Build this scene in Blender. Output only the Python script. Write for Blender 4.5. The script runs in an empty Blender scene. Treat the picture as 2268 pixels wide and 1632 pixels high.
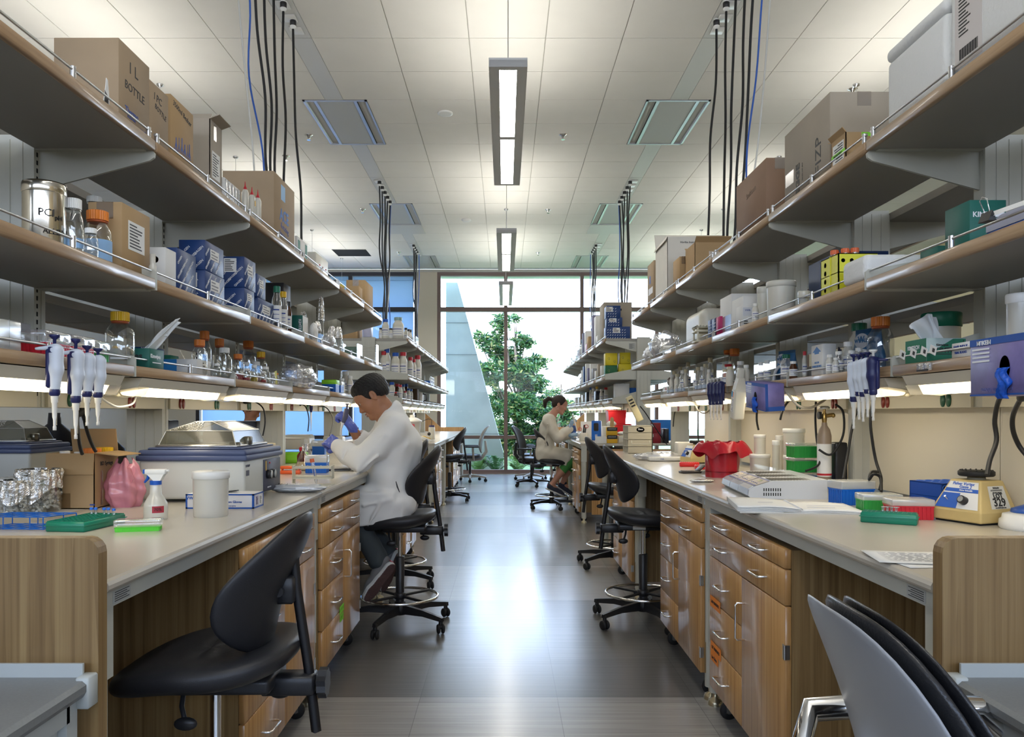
import bpy, bmesh, math, random
import numpy as np
from mathutils import Vector, Matrix
PI=math.pi
sc=bpy.context.scene; COL=sc.collection
F=1735.0; VX,VY=1118.0,917.0; CZ=1.243     # focal length (px), principal point, eye height
# ---- camera
cd=bpy.data.cameras.new('camera'); cam=bpy.data.objects.new('camera',cd); COL.objects.link(cam)
cam.location=(0,0,CZ); cam.rotation_euler=(PI/2,0,0)
cd.sensor_width=36; cd.lens=F/2268*36; cd.shift_x=(1134-VX)/2268; cd.shift_y=(VY-816)/2268
cd.clip_start=.05; cd.clip_end=300; sc.camera=cam
# ---- colour management
vs=sc.view_settings; vs.view_transform='Standard'; vs.look='None'; vs.gamma=1; vs.use_curve_mapping=False; vs.exposure=0.32
cy=sc.cycles
cy.use_denoising=True; cy.max_bounces=7; cy.diffuse_bounces=4; cy.glossy_bounces=4; cy.transmission_bounces=6
cy.transparent_max_bounces=16; cy.caustics_reflective=False; cy.caustics_refractive=False; cy.sample_clamp_indirect=6
# ---- world: bright hazy daylight sky
w=bpy.data.worlds.new('sky'); sc.world=w; w.use_nodes=True
nt=w.node_tree; bg=nt.nodes['Background']
tc=nt.nodes.new('ShaderNodeTexCoord'); sx=nt.nodes.new('ShaderNodeSeparateXYZ'); cr=nt.nodes.new('ShaderNodeValToRGB')
nt.links.new(tc.outputs['Generated'],sx.inputs[0]); nt.links.new(sx.outputs['Z'],cr.inputs[0]); nt.links.new(cr.outputs[0],bg.inputs[0])
cr.color_ramp.elements[0].position=0.0; cr.color_ramp.elements[0].color=(.78,.86,1,1)
cr.color_ramp.elements[1].position=.55; cr.color_ramp.elements[1].color=(.42,.62,1,1)
bg.inputs[1].default_value=8.5
# ---- sun, from behind the building, high
sd=bpy.data.lights.new('sun','SUN'); sd.energy=4.5; sd.angle=.01; sd.color=(1,.95,.85)
so=bpy.data.objects.new('sun',sd); COL.objects.link(so); so.rotation_euler=(math.radians(-38),math.radians(-28),math.radians(180))
so.rotation_euler=Vector((.45,.62,-.85)).to_track_quat('-Z','Y').to_euler()
# ---- sky sampling portals at the window wall and the added rear window
def portal(name,loc,sx_,sy_,rx):
    l=bpy.data.lights.new(name,'AREA'); l.shape='RECTANGLE'; l.size=sx_; l.size_y=sy_; l.cycles.is_portal=True
    o=bpy.data.objects.new(name,l); COL.objects.link(o); o.location=loc; o.rotation_euler=(rx,0,0); return o
portal('window_portal',(2.4,16.6,2.1),8,4.2,-PI/2); portal('rear_fill_portal',(0,-4.2,2.75),14,1.1,PI/2)
def area(name,loc,sx_,sy_,rot,e,col):
    l=bpy.data.lights.new(name,'AREA'); l.shape='RECTANGLE'; l.size=sx_; l.size_y=sy_; l.energy=e; l.color=col
    o=bpy.data.objects.new(name,l); COL.objects.link(o); o.location=loc; o.rotation_euler=rot; return o

# ================= helpers =================
MATS={}
def mat(name,col=(.5,.5,.5),rough=.5,metal=0,spec=.5,noise=0,nscale=30,bump=0,emit=0,trans=0,ior=1.45,alpha=1,coat=0,sss=0,sheen=0):
    if name in MATS: return MATS[name]
    m=bpy.data.materials.new(name); m.use_nodes=True; n=m.node_tree.nodes; L=m.node_tree.links
    b=n['Principled BSDF']; b.inputs['Base Color'].default_value=(*col,1); b.inputs['Roughness'].default_value=rough
    b.inputs['Metallic'].default_value=metal; b.inputs['IOR'].default_value=ior
    b.inputs['Specular IOR Level'].default_value=spec; b.inputs['Transmission Weight'].default_value=trans
    b.inputs['Alpha'].default_value=alpha; b.inputs['Coat Weight'].default_value=coat
    if sss: b.inputs['Subsurface Weight'].default_value=sss; b.inputs['Subsurface Radius'].default_value=(1,.4,.25); b.inputs['Subsurface Scale'].default_value=.02
    if sheen: b.inputs['Sheen Weight'].default_value=sheen
    if emit: b.inputs['Emission Color'].default_value=(*col,1); b.inputs['Emission Strength'].default_value=emit
    if noise or bump:
        t=n.new('ShaderNodeTexCoord'); x=n.new('ShaderNodeTexNoise'); x.inputs['Scale'].default_value=nscale; x.inputs['Detail'].default_value=4
        L.new(t.outputs['Object'],x.inputs['Vector'])
        if noise:
            r=n.new('ShaderNodeValToRGB'); r.color_ramp.elements[0].position=.3; r.color_ramp.elements[1].position=.7
            r.color_ramp.elements[0].color=(*[max(0,c*(1-noise)) for c in col],1); r.color_ramp.elements[1].color=(*[min(1,c*(1+noise)) for c in col],1)
            L.new(x.outputs['Fac'],r.inputs[0]); L.new(r.outputs[0],b.inputs['Base Color'])
        if bump:
            bp=n.new('ShaderNodeBump'); bp.inputs['Strength'].default_value=bump; bp.inputs['Distance'].default_value=.01
            L.new(x.outputs['Fac'],bp.inputs['Height']); L.new(bp.outputs[0],b.inputs['Normal'])
    MATS[name]=m; return m
def thinglass(name,tint=(.95,.98,1),refl=.12,rough=.02,body=0,bodycol=(.9,.9,.9),fk=.7):
    """clear pane / thin-walled vessel: straight-through transparency plus a fresnel gloss and optional milky body"""
    if name in MATS: return MATS[name]
    m=bpy.data.materials.new(name); m.use_nodes=True; n=m.node_tree.nodes; L=m.node_tree.links
    for q in list(n): n.remove(q)
    o=n.new('ShaderNodeOutputMaterial'); t=n.new('ShaderNodeBsdfTransparent'); t.inputs[0].default_value=(*tint,1)
    g=n.new('ShaderNodeBsdfGlossy'); g.inputs['Roughness'].default_value=rough; g.inputs[0].default_value=(1,1,1,1)
    lw=n.new('ShaderNodeLayerWeight'); lw.inputs[0].default_value=.25
    ma=n.new('ShaderNodeMath'); ma.operation='MULTIPLY_ADD'; ma.inputs[1].default_value=fk; ma.inputs[2].default_value=refl
    L.new(lw.outputs['Facing'],ma.inputs[0])
    x=n.new('ShaderNodeMixShader'); L.new(ma.outputs[0],x.inputs[0]); L.new(t.outputs[0],x.inputs[1]); L.new(g.outputs[0],x.inputs[2])
    out=x
    if body:
        d=n.new('ShaderNodeBsdfPrincipled'); d.inputs['Base Color'].default_value=(*bodycol,1); d.inputs['Roughness'].default_value=.25
        y=n.new('ShaderNodeMixShader'); y.inputs[0].default_value=body; L.new(x.outputs[0],y.inputs[1]); L.new(d.outputs[0],y.inputs[2]); out=y
    L.new(out.outputs[0],o.inputs[0]); MATS[name]=m; return m
def wood(name,c1,c2,c3,axis='Z',scale=55,rough=.35,strip=.0,coat=.3):
    """bamboo: fine grain running along one axis, in narrow glued strips"""
    m=bpy.data.materials.new(name); m.use_nodes=True; n=m.node_tree.nodes; L=m.node_tree.links; b=n['Principled BSDF']
    t=n.new('ShaderNodeTexCoord'); mp=n.new('ShaderNodeMapping'); L.new(t.outputs['Object'],mp.inputs[0])
    s=[scale]*3; s['XYZ'.index(axis)]=scale*.022; mp.inputs['Scale'].default_value=s
    x=n.new('ShaderNodeTexNoise'); x.inputs['Scale'].default_value=1; x.inputs['Detail'].default_value=5; x.inputs['Roughness'].default_value=.65
    L.new(mp.outputs[0],x.inputs['Vector'])
    mp2=n.new('ShaderNodeMapping'); L.new(t.outputs['Object'],mp2.inputs[0]); s=[95]*3; s['XYZ'.index(axis)]=.9; mp2.inputs['Scale'].default_value=s
    v=n.new('ShaderNodeTexVoronoi'); v.inputs['Scale'].default_value=1; L.new(mp2.outputs[0],v.inputs['Vector'])
    sv=n.new('ShaderNodeSeparateColor'); L.new(v.outputs['Color'],sv.inputs[0])
    mx=n.new('ShaderNodeMath'); mx.operation='MULTIPLY_ADD'; mx.inputs[1].default_value=.22; L.new(sv.outputs[0],mx.inputs[0])
    m2=n.new('ShaderNodeMath'); m2.operation='MULTIPLY'; m2.inputs[1].default_value=.82; L.new(x.outputs['Fac'],m2.inputs[0]); L.new(m2.outputs[0],mx.inputs[2])
    r=n.new('ShaderNodeValToRGB'); e=r.color_ramp.elements; e[0].position=.3; e[0].color=(*c1,1); e[1].position=.78; e[1].color=(*c3,1)
    k=e.new(.52); k.color=(*c2,1); L.new(mx.outputs[0],r.inputs[0]); L.new(r.outputs[0],b.inputs['Base Color'])
    b.inputs['Roughness'].default_value=rough; b.inputs['Coat Weight'].default_value=coat; b.inputs['Coat Roughness'].default_value=.12
    MATS[name]=m; return m

class MB:
    """collects shapes; build() links them as ONE mesh object"""
    def __init__(s): s.v=[]; s.f=[]; s.sm=[]; s.mi=[]; s.cur=0
    def add(s,vs,fs,smooth=False):
        o=len(s.v); s.v+= [tuple(p) for p in vs]; s.f+=[tuple(i+o for i in f) for f in fs]; s.sm+=[smooth]*len(fs); s.mi+=[s.cur]*len(fs); return s
    def box(s,x0,x1,y0,y1,z0,z1,M=None):
        x0,x1=min(x0,x1),max(x0,x1); y0,y1=min(y0,y1),max(y0,y1); z0,z1=min(z0,z1),max(z0,z1)
        P=[(x0,y0,z0),(x1,y0,z0),(x1,y1,z0),(x0,y1,z0),(x0,y0,z1),(x1,y0,z1),(x1,y1,z1),(x0,y1,z1)]
        if M: P=[M@Vector(p) for p in P]
        return s.add(P,[(0,3,2,1),(4,5,6,7),(0,1,5,4),(1,2,6,5),(2,3,7,6),(3,0,4,7)])
    def rbox(s,x0,x1,y0,y1,z0,z1,r=.005,seg=2,M=None):
        bm=bmesh.new(); bmesh.ops.create_cube(bm,size=1)
        for v in bm.verts: v.co=Vector(((x0+x1)/2+v.co.x*abs(x1-x0),(y0+y1)/2+v.co.y*abs(y1-y0),(z0+z1)/2+v.co.z*abs(z1-z0)))
        bmesh.ops.bevel(bm,geom=bm.edges[:],offset=r,segments=seg,profile=.5,affect='EDGES')
        vs=[v.co.copy() for v in bm.verts]
        if M: vs=[M@p for p in vs]
        s.add(vs,[[v.index for v in f.verts] for f in bm.faces],True); bm.free(); return s
    def prism(s,poly,a0,a1,axis='y',M=None,smooth=False):
        """polygon (2D) extruded along axis: y -> poly in xz, x -> yz, z -> xy"""
        def q(p,a): return {'y':(p[0],a,p[1]),'x':(a,p[0],p[1]),'z':(p[0],p[1],a)}[axis]
        n=len(poly); P=[q(p,a0) for p in poly]+[q(p,a1) for p in poly]
        if M: P=[M@Vector(p) for p in P]
        s.add(P,[tuple(range(n))[::-1],tuple(range(n,2*n))]); o=len(s.v)-2*n
        fs=[(o+i,o+(i+1)%n,o+n+(i+1)%n,o+n+i) for i in range(n)]; s.f+=fs; s.sm+=[smooth]*n; s.mi+=[s.cur]*n; return s
    def lathe(s,prof,c=(0,0,0),n=24,M=None,smooth=True,sx=1,sy=1):
        """profile [(r,z)...] about z"""
        P=[];Q=[]
        for r,z in prof:
            for i in range(n):
                a=2*PI*i/n; p=Vector((c[0]+r*sx*math.cos(a),c[1]+r*sy*math.sin(a),c[2]+z)); P.append(M@p if M else p)
        for j in range(len(prof)-1):
            for i in range(n): Q.append((j*n+i,j*n+(i+1)%n,(j+1)*n+(i+1)%n,(j+1)*n+i))
        s.add(P,Q,smooth)
        if prof[0][0]>1e-6: s.add(P[:n],[tuple(range(n))[::-1]])
        if prof[-1][0]>1e-6: s.add(P[-n:],[tuple(range(n))])
        return s
    def cyl(s,a,b,r0,r1=None,n=12,caps=True):
        r1=r0 if r1 is None else r1; return s.tube([a,b],[r0,r1],n,caps)
    def tube(s,pts,r,n=8,caps=True,closed=False):
        pts=[Vector(p) for p in pts]; m=len(pts); rr=r if isinstance(r,(list,tuple)) else [r]*m
        P=[];up=None
        for i in range(m):
            if closed: t=pts[(i+1)%m]-pts[i-1]
            else: t=pts[min(i+1,m-1)]-pts[max(i-1,0)]
            if t.length<1e-9: t=Vector((0,0,1))
            t.normalize()
            if up is None:
                up=Vector((0,0,1)) if abs(t.z)<.9 else Vector((1,0,0))
            u=up-t*up.dot(t)
            if u.length<1e-4: u=t.orthogonal()
            u.normalize(); up=u; w_=t.cross(u)
            for k in range(n):
                a=2*PI*k/n; P.append(pts[i]+(u*math.cos(a)+w_*math.sin(a))*rr[i])
        Q=[]
        for i in range(m if closed else m-1):
            j=(i+1)%m
            for k in range(n): Q.append((i*n+k,i*n+(k+1)%n,j*n+(k+1)%n,j*n+k))
        s.add(P,Q,True)
        if caps and not closed: s.add(P[:n],[tuple(range(n))[::-1]]); s.add(P[-n:],[tuple(range(n))])
        return s
    def torus(s,c,R,r,n=36,k=8,M=None):
        pts=[Vector((c[0]+R*math.cos(2*PI*i/n),c[1]+R*math.sin(2*PI*i/n),c[2])) for i in range(n)]
        if M: pts=[M@p for p in pts]
        return s.tube(pts,r,k,closed=True)
    def sphere(s,c,r,n=12,sc_=(1,1,1)):
        prof=[(max(1e-7,math.sin(PI*i/n))*1,-math.cos(PI*i/n)) for i in range(n+1)]
        P=[];Q=[];m=n*2
        for a,z in prof:
            for i in range(m): P.append((c[0]+r*sc_[0]*a*math.cos(2*PI*i/m),c[1]+r*sc_[1]*a*math.sin(2*PI*i/m),c[2]+r*sc_[2]*z))
        for j in range(n):
            for i in range(m): Q.append((j*m+i,j*m+(i+1)%m,(j+1)*m+(i+1)%m,(j+1)*m+i))
        return s.add(P,Q,True)
    def quad(s,a,b,c,d): return s.add([a,b,c,d],[(0,1,2,3)])
    def grid(s,fn,nu,nv,smooth=True,closeu=False):
        P=[fn(i/(nu if closeu else nu-1),j/(nv-1)) for j in range(nv) for i in range(nu)]; Q=[]
        for j in range(nv-1):
            for i in range(nu if closeu else nu-1): k=(i+1)%nu; Q.append((j*nu+i,j*nu+k,(j+1)*nu+k,(j+1)*nu+i))
        return s.add(P,Q,smooth)
    def build(s,name,m,parent=None,loc=None,mods=None):
        me=bpy.data.meshes.new(name); me.from_pydata([tuple(v) for v in s.v],[],s.f); me.update()
        ms=m if isinstance(m,(list,tuple)) else [m]
        for q in ms: me.materials.append(q)
        me.polygons.foreach_set('use_smooth',s.sm)
        if len(ms)>1: me.polygons.foreach_set('material_index',s.mi)
        return link(name,me,parent,loc)
def link(name,me,parent=None,loc=None):
    o=bpy.data.objects.new(name,me); COL.objects.link(o)
    if parent is not None: o.parent=parent
    if loc is not None: o.location=loc
    return o
def flipfix(me):
    bm=bmesh.new(); bm.from_mesh(me); bmesh.ops.recalc_face_normals(bm,faces=bm.faces[:]); bm.to_mesh(me); bm.free()
def tag(o,label=None,cat=None,group=None,kind=None):
    if label: o['label']=label
    if cat: o['category']=cat
    if group: o['group']=group
    if kind: o['kind']=kind
    return o
def thing(name,label,cat,loc=(0,0,0),rz=0,group=None,kind=None):
    o=bpy.data.objects.new(name,None); COL.objects.link(o); o.empty_display_size=.05; o.location=loc; o.rotation_euler=(0,0,rz)
    return tag(o,label,cat,group,kind)
def dup(root,loc=None,rz=None,label=None,group=None,rot=None):
    r=root.copy(); COL.objects.link(r)
    if loc is not None: r.location=loc
    if rz is not None: r.rotation_euler=(0,0,rz)
    if rot is not None: r.rotation_euler=rot
    if label: r['label']=label
    if group: r['group']=group
    def kids(a,b):
        for ch in list(a.children):
            c=ch.copy(); COL.objects.link(c); c.parent=b; kids(ch,c)
    kids(root,r); return r
def at(px,py,Y):
    """a point of the photograph at depth Y"""
    return Vector(((px-VX)*Y/F,Y,CZ+(VY-py)*Y/F))
def onz(px,py,z):
    Y=F*(CZ-z)/(py-VY); return Vector(((px-VX)*Y/F,Y,z))
TXT={}
def text_mesh(body,size=.02,depth=.0004,bold=0,align='CENTER'):
    k=(body,size,depth,bold,align)
    if k in TXT: return TXT[k]
    c=bpy.data.curves.new('lettering','FONT'); c.body=body; c.size=size; c.extrude=depth; c.align_x=align; c.align_y='CENTER'
    c.offset=bold*size; c.resolution_u=2; c.materials.clear()
    o=bpy.data.objects.new('tmp',c); COL.objects.link(o); bpy.context.view_layer.update()
    me=bpy.data.meshes.new_from_object(o.evaluated_get(bpy.context.evaluated_depsgraph_get())); me.name='lettering'
    bpy.data.objects.remove(o); bpy.data.curves.remove(c); TXT[k]=me; return me
def text(body,parent,origin,xdir,ydir,size,m,bold=0,name='lettering',depth=.0004,align='CENTER',label=None):
    """flat letters: xdir = reading direction, ydir = up, in the parent's space"""
    me=text_mesh(body,size,depth,bold,align)
    if m.name not in [q.name for q in me.materials if q]:
        me=me.copy(); me.materials.clear(); me.materials.append(m)
    o=link(name,me,parent); x=Vector(xdir).normalized(); y=Vector(ydir).normalized(); z=x.cross(y).normalized(); y=z.cross(x)
    M=Matrix((x,y,z)).transposed().to_4x4(); M.translation=Vector(origin)+z*.0006; o.matrix_local=M
    if label: o['label']=label
    return o

# ---- signed-distance modelling: smooth unions meshed with surface nets
class SDF:
    def __init__(s,lo,hi,h):
        s.lo=np.array(lo,float); s.h=h; s.n=[int((hi[i]-lo[i])/h)+2 for i in range(3)]
        s.ax=[(s.lo[i]+h*np.arange(s.n[i])).astype(np.float32) for i in range(3)]; s.d=np.full(s.n,.2,np.float32)
    def _sub(s,lo,hi):
        sl=[]
        for i in range(3):
            a=max(0,int((lo[i]-s.lo[i])/s.h)-1); b=min(s.n[i],int((hi[i]-s.lo[i])/s.h)+3); 
            if b<=a: return None
            sl.append(slice(a,b))
        g=[s.ax[0][sl[0]][:,None,None],s.ax[1][sl[1]][None,:,None],s.ax[2][sl[2]][None,None,:]]
        return tuple(sl),g
    def _mix(s,sl,d,k,op):
        a=s.d[sl]
        if op=='add':
            if k>0:
                h=np.clip(.5+.5*(a-d)/k,0,1); s.d[sl]=a+(d-a)*h-k*h*(1-h)
            else: s.d[sl]=np.minimum(a,d)
        else:
            if k>0:
                h=np.clip(.5-.5*(a+d)/k,0,1); s.d[sl]=a+(-d-a)*h+k*h*(1-h)
            else: s.d[sl]=np.maximum(a,-d)
    def cap(s,a,b,ra,rb=None,k=.01,op='add',flat=(1,1,1)):
        rb=ra if rb is None else rb; a=np.array(a,float); b=np.array(b,float); R=max(ra,rb)+max(k,.0)+2*s.h+.01
        q=s._sub(np.minimum(a,b)-R,np.maximum(a,b)+R)
        if q is None: return s
        sl,g=q; ab=b-a; L=float(ab@ab)+1e-12; f=flat
        px,py,pz=[g[i]-a[i] for i in range(3)]
        t=np.clip((px*ab[0]+py*ab[1]+pz*ab[2])/L,0,1)
        d=np.sqrt(((px-ab[0]*t)/f[0])**2+((py-ab[1]*t)/f[1])**2+((pz-ab[2]*t)/f[2])**2)-(ra+(rb-ra)*t)
        s._mix(sl,(d*min(f)).astype(np.float32) if f!=(1,1,1) else d.astype(np.float32),k,op); return s
    def ell(s,c,r,k=.01,op='add',R=None):
        c=np.array(c,float); m=max(r)+max(k,0)+2*s.h+.01; q=s._sub(c-m,c+m)
        if q is None: return s
        sl,g=q; p=[g[i]-c[i] for i in range(3)]
        if R is not None:
            Ri=np.array(R.to_3x3().inverted()); p=[Ri[i][0]*p[0]+Ri[i][1]*p[1]+Ri[i][2]*p[2] for i in range(3)]
        k0=np.sqrt((p[0]/r[0])**2+(p[1]/r[1])**2+(p[2]/r[2])**2); k1=np.sqrt((p[0]/r[0]**2)**2+(p[1]/r[1]**2)**2+(p[2]/r[2]**2)**2)+1e-9
        s._mix(sl,(k0*(k0-1)/k1).astype(np.float32),k,op); return s
    def bx(s,c,hs,r=.005,k=.005,op='add',R=None):
        c=np.array(c,float); m=float(np.linalg.norm(hs))+k+2*s.h+.01; q=s._sub(c-m,c+m)
        if q is None: return s
        sl,g=q; p=[g[i]-c[i] for i in range(3)]
        if R is not None:
            Ri=np.array(R.to_3x3().inverted()); p=[Ri[i][0]*p[0]+Ri[i][1]*p[1]+Ri[i][2]*p[2] for i in range(3)]
        e=[np.abs(p[i])-(hs[i]-r) for i in range(3)]
        d=np.sqrt(np.maximum(e[0],0)**2+np.maximum(e[1],0)**2+np.maximum(e[2],0)**2)+np.minimum(np.maximum(np.maximum(e[0],e[1]),e[2]),0)-r
        s._mix(sl,d.astype(np.float32),k,op); return s
    def chain(s,pts,k=.01,op='add'):
        for (a,ra),(b,rb) in zip(pts[:-1],pts[1:]): s.cap(a,b,ra,rb,k,op)
        return s
    def disp(s,fn): 
        g=[s.ax[0][:,None,None],s.ax[1][None,:,None],s.ax[2][None,None,:]]; s.d=(s.d+fn(*g)).astype(np.float32); return s
    def mesh(s,name,m,parent=None,loc=None,smooth_it=1):
        d=s.d; neg=d<0; nx,ny,nz=d.shape
        c=np.zeros((nx-1,ny-1,nz-1),np.int8); pos=np.zeros(c.shape+(3,),np.float32); cnt=np.zeros(c.shape,np.float32)
        for i in (0,1):
            for j in (0,1):
                for k in (0,1): c+=neg[i:nx-1+i,j:ny-1+j,k:nz-1+k]
        act=(c>0)&(c<8); ii=np.argwhere(act); 
        if not len(ii): raise RuntimeError('empty sdf '+name)
        acc=np.zeros((len(ii),3)); cn=np.zeros(len(ii))
        cor=[(i,j,k) for i in (0,1) for j in (0,1) for k in (0,1)]
        for a in cor:
            for ax in range(3):
                if a[ax]==0:
                    b=list(a); b[ax]=1
                    da=d[ii[:,0]+a[0],ii[:,1]+a[1],ii[:,2]+a[2]]; db=d[ii[:,0]+b[0],ii[:,1]+b[1],ii[:,2]+b[2]]
                    cr_=(da<0)!=(db<0); t=np.where(cr_,da/(da-db+1e-20),0)
                    p=np.tile(np.array(a,float),(len(ii),1)); p[:,ax]+=t
                    acc+=p*cr_[:,None]; cn+=cr_
        V=(ii+acc/cn[:,None])*s.h+s.lo; idx=np.full(act.shape,-1,np.int64); idx[act]=np.arange(len(ii))
        Q=[]
        for ax in range(3):
            sl0=[slice(None)]*3; sl1=[slice(None)]*3; sl0[ax]=slice(0,-1); sl1[ax]=slice(1,None)
            A=neg[tuple(sl0)]; B=neg[tuple(sl1)]; e=np.argwhere(A!=B); o=[x for x in range(3) if x!=ax]
            e=e[(e[:,o[0]]>0)&(e[:,o[1]]>0)&(e[:,o[0]]<d.shape[o[0]]-1)&(e[:,o[1]]<d.shape[o[1]]-1)]
            if not len(e): continue
            def cell(du,dv):
                q=e.copy(); q[:,o[0]]-=du; q[:,o[1]]-=dv; return idx[q[:,0],q[:,1],q[:,2]]
            q=np.stack([cell(1,1),cell(0,1),cell(0,0),cell(1,0)],1)
            fl=A[e[:,0],e[:,1],e[:,2]]; fl=fl if ax!=1 else ~fl
            q[~fl]=q[~fl][:,::-1]; Q.append(q)
        Q=np.concatenate(Q); me=bpy.data.meshes.new(name); me.from_pydata(V.tolist(),[],Q.tolist())
        ms=m if isinstance(m,(list,tuple)) else [m]
        for q in ms: me.materials.append(q)
        me.polygons.foreach_set('use_smooth',[True]*len(me.polygons)); me.update()
        if smooth_it:
            bm=bmesh.new(); bm.from_mesh(me)
            for _ in range(smooth_it): bmesh.ops.smooth_vert(bm,verts=bm.verts[:],factor=.5,use_axis_x=True,use_axis_y=True,use_axis_z=True)
            bm.to_mesh(me); bm.free()
        return link(name,me,parent,loc)
# ================= materials =================
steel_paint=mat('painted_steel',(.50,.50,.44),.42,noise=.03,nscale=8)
steel_shaded=mat('shaded_shelf_paint',(.30,.285,.255),.5)  # grey shelf steel darkened, underside shade put into the colour
task_lit_steel=mat('task_lit_steel',(.66,.62,.50),.45)  # same steel paint, task-lamp light put into a creamier colour
worktop_m=mat('worktop_resin',(.50,.46,.39),.22,noise=.03,nscale=3)
bamboo=wood('bamboo_front',(.36,.175,.055),(.50,.275,.10),(.62,.38,.165),'Z')
bamboo_dark=wood('bamboo_panel',(.16,.092,.034),(.25,.155,.062),(.34,.23,.10),'Z',rough=.45,coat=.1)
bamboo_edge=wood('bamboo_edge',(.25,.15,.08),(.36,.235,.13),(.46,.32,.19),'Y',rough=.4)
chrome=mat('chrome',(.8,.8,.8),.12,1); steel=mat('brushed_steel',(.62,.62,.62),.3,1); alu=mat('aluminium',(.55,.56,.58),.35,.6)
black_pl=mat('black_plastic',(.018,.018,.02),.38,bump=.05,nscale=400); rubber=mat('black_rubber',(.012,.012,.013),.6)
white_pl=mat('white_plastic',(.78,.78,.75),.35); cordm=mat('black_cable',(.01,.01,.011),.5); whitecord=mat('white_cable',(.7,.7,.66),.5)
bluecord=mat('blue_cable',(.02,.11,.5),.4); ink=mat('black_print',(.02,.02,.02),.6); inkblue=mat('blue_print',(.03,.07,.3),.6)
paper=mat('white_paper',(.78,.78,.76),.7); glassclear=thinglass('clear_glass',refl=.07)
lampm=mat('lamp_lens',(1,.97,.9),.4,emit=20); uplm=mat('uplight_lens',(1,.97,.9),.4,emit=7.5); taskm=mat('task_lamp_tube',(1,.88,.66),.4,emit=6)
wallm=mat('cream_wall',(.68,.62,.50),.7)

# ================= room shell =================
def struct(name,mb,m,loc=None,parent=None):
    o=mb.build(name,m,parent,loc)
    if parent is None: o['kind']='structure'
    return o
XL,XR,YB,YW,HC=-7.6,7.6,-4.0,16.2,4.228
# floor: vinyl planks in light and dark bands with cross-room streaks
def floor_mat():
    m=bpy.data.materials.new('vinyl_floor'); m.use_nodes=True; n=m.node_tree.nodes; L=m.node_tree.links; b=n['Principled BSDF']
    t=n.new('ShaderNodeTexCoord'); s=n.new('ShaderNodeSeparateXYZ'); L.new(t.outputs['Object'],s.inputs[0])
    d=n.new('ShaderNodeMath'); d.operation='DIVIDE'; d.inputs[1].default_value=20; L.new(s.outputs['Y'],d.inputs[0])
    r=n.new('ShaderNodeValToRGB'); r.color_ramp.interpolation='CONSTANT'; e=r.color_ramp.elements
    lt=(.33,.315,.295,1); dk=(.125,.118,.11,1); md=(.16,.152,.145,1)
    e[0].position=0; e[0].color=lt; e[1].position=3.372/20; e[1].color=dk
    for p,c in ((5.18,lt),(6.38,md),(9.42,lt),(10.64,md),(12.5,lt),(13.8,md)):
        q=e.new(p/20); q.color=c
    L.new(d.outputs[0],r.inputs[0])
    mp=n.new('ShaderNodeMapping'); mp.inputs['Scale'].default_value=(1.6,75,1); L.new(t.outputs['Object'],mp.inputs[0])
    x=n.new('ShaderNodeTexNoise'); x.inputs['Scale'].default_value=1; x.inputs['Detail'].default_value=4; L.new(mp.outputs[0],x.inputs['Vector'])
    br=n.new('ShaderNodeTexBrick'); br.offset=0; br.inputs['Scale'].default_value=1; br.inputs['Brick Width'].default_value=.6; br.inputs['Row Height'].default_value=.602
    br.inputs['Mortar Size'].default_value=.0016; br.inputs['Color1'].default_value=(.86,.86,.86,1); br.inputs['Color2'].default_value=(1.12,1.12,1.12,1); br.inputs['Mortar'].default_value=(.55,.55,.55,1)
    mb_=n.new('ShaderNodeMapping'); mb_.inputs['Location'].default_value=(-.23+6,-3.372+6.02,0); L.new(t.outputs['Object'],mb_.inputs[0]); L.new(mb_.outputs[0],br.inputs['Vector'])
    rr=n.new('ShaderNodeValToRGB'); rr.color_ramp.elements[0].position=.25; rr.color_ramp.elements[0].color=(.72,.72,.72,1); rr.color_ramp.elements[1].position=.75; rr.color_ramp.elements[1].color=(1.25,1.25,1.25,1); L.new(x.outputs['Fac'],rr.inputs[0])
    m1=n.new('ShaderNodeMix'); m1.data_type='RGBA'; m1.blend_type='MULTIPLY'; m1.inputs[0].default_value=1; L.new(r.outputs[0],m1.inputs[6]); L.new(rr.outputs[0],m1.inputs[7])
    m2=n.new('ShaderNodeMix'); m2.data_type='RGBA'; m2.blend_type='MULTIPLY'; m2.inputs[0].default_value=1; L.new(m1.outputs[2],m2.inputs[6]); L.new(br.outputs['Color'],m2.inputs[7])
    L.new(m2.outputs[2],b.inputs['Base Color']); b.inputs['Roughness'].default_value=.42; b.inputs['Specular IOR Level'].default_value=.55
    b.inputs['Coat Weight'].default_value=.8; b.inputs['Coat Roughness'].default_value=.21; b.inputs['Coat IOR'].default_value=1.55
    bp=n.new('ShaderNodeBump'); bp.inputs['Strength'].default_value=.04; bp.inputs['Distance'].default_value=.01; L.new(x.outputs['Fac'],bp.inputs['Height']); L.new(bp.outputs[0],b.inputs['Normal'])
    return m
struct('floor',MB().box(XL,XR,YB,YW,-.1,0),floor_mat())
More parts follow.
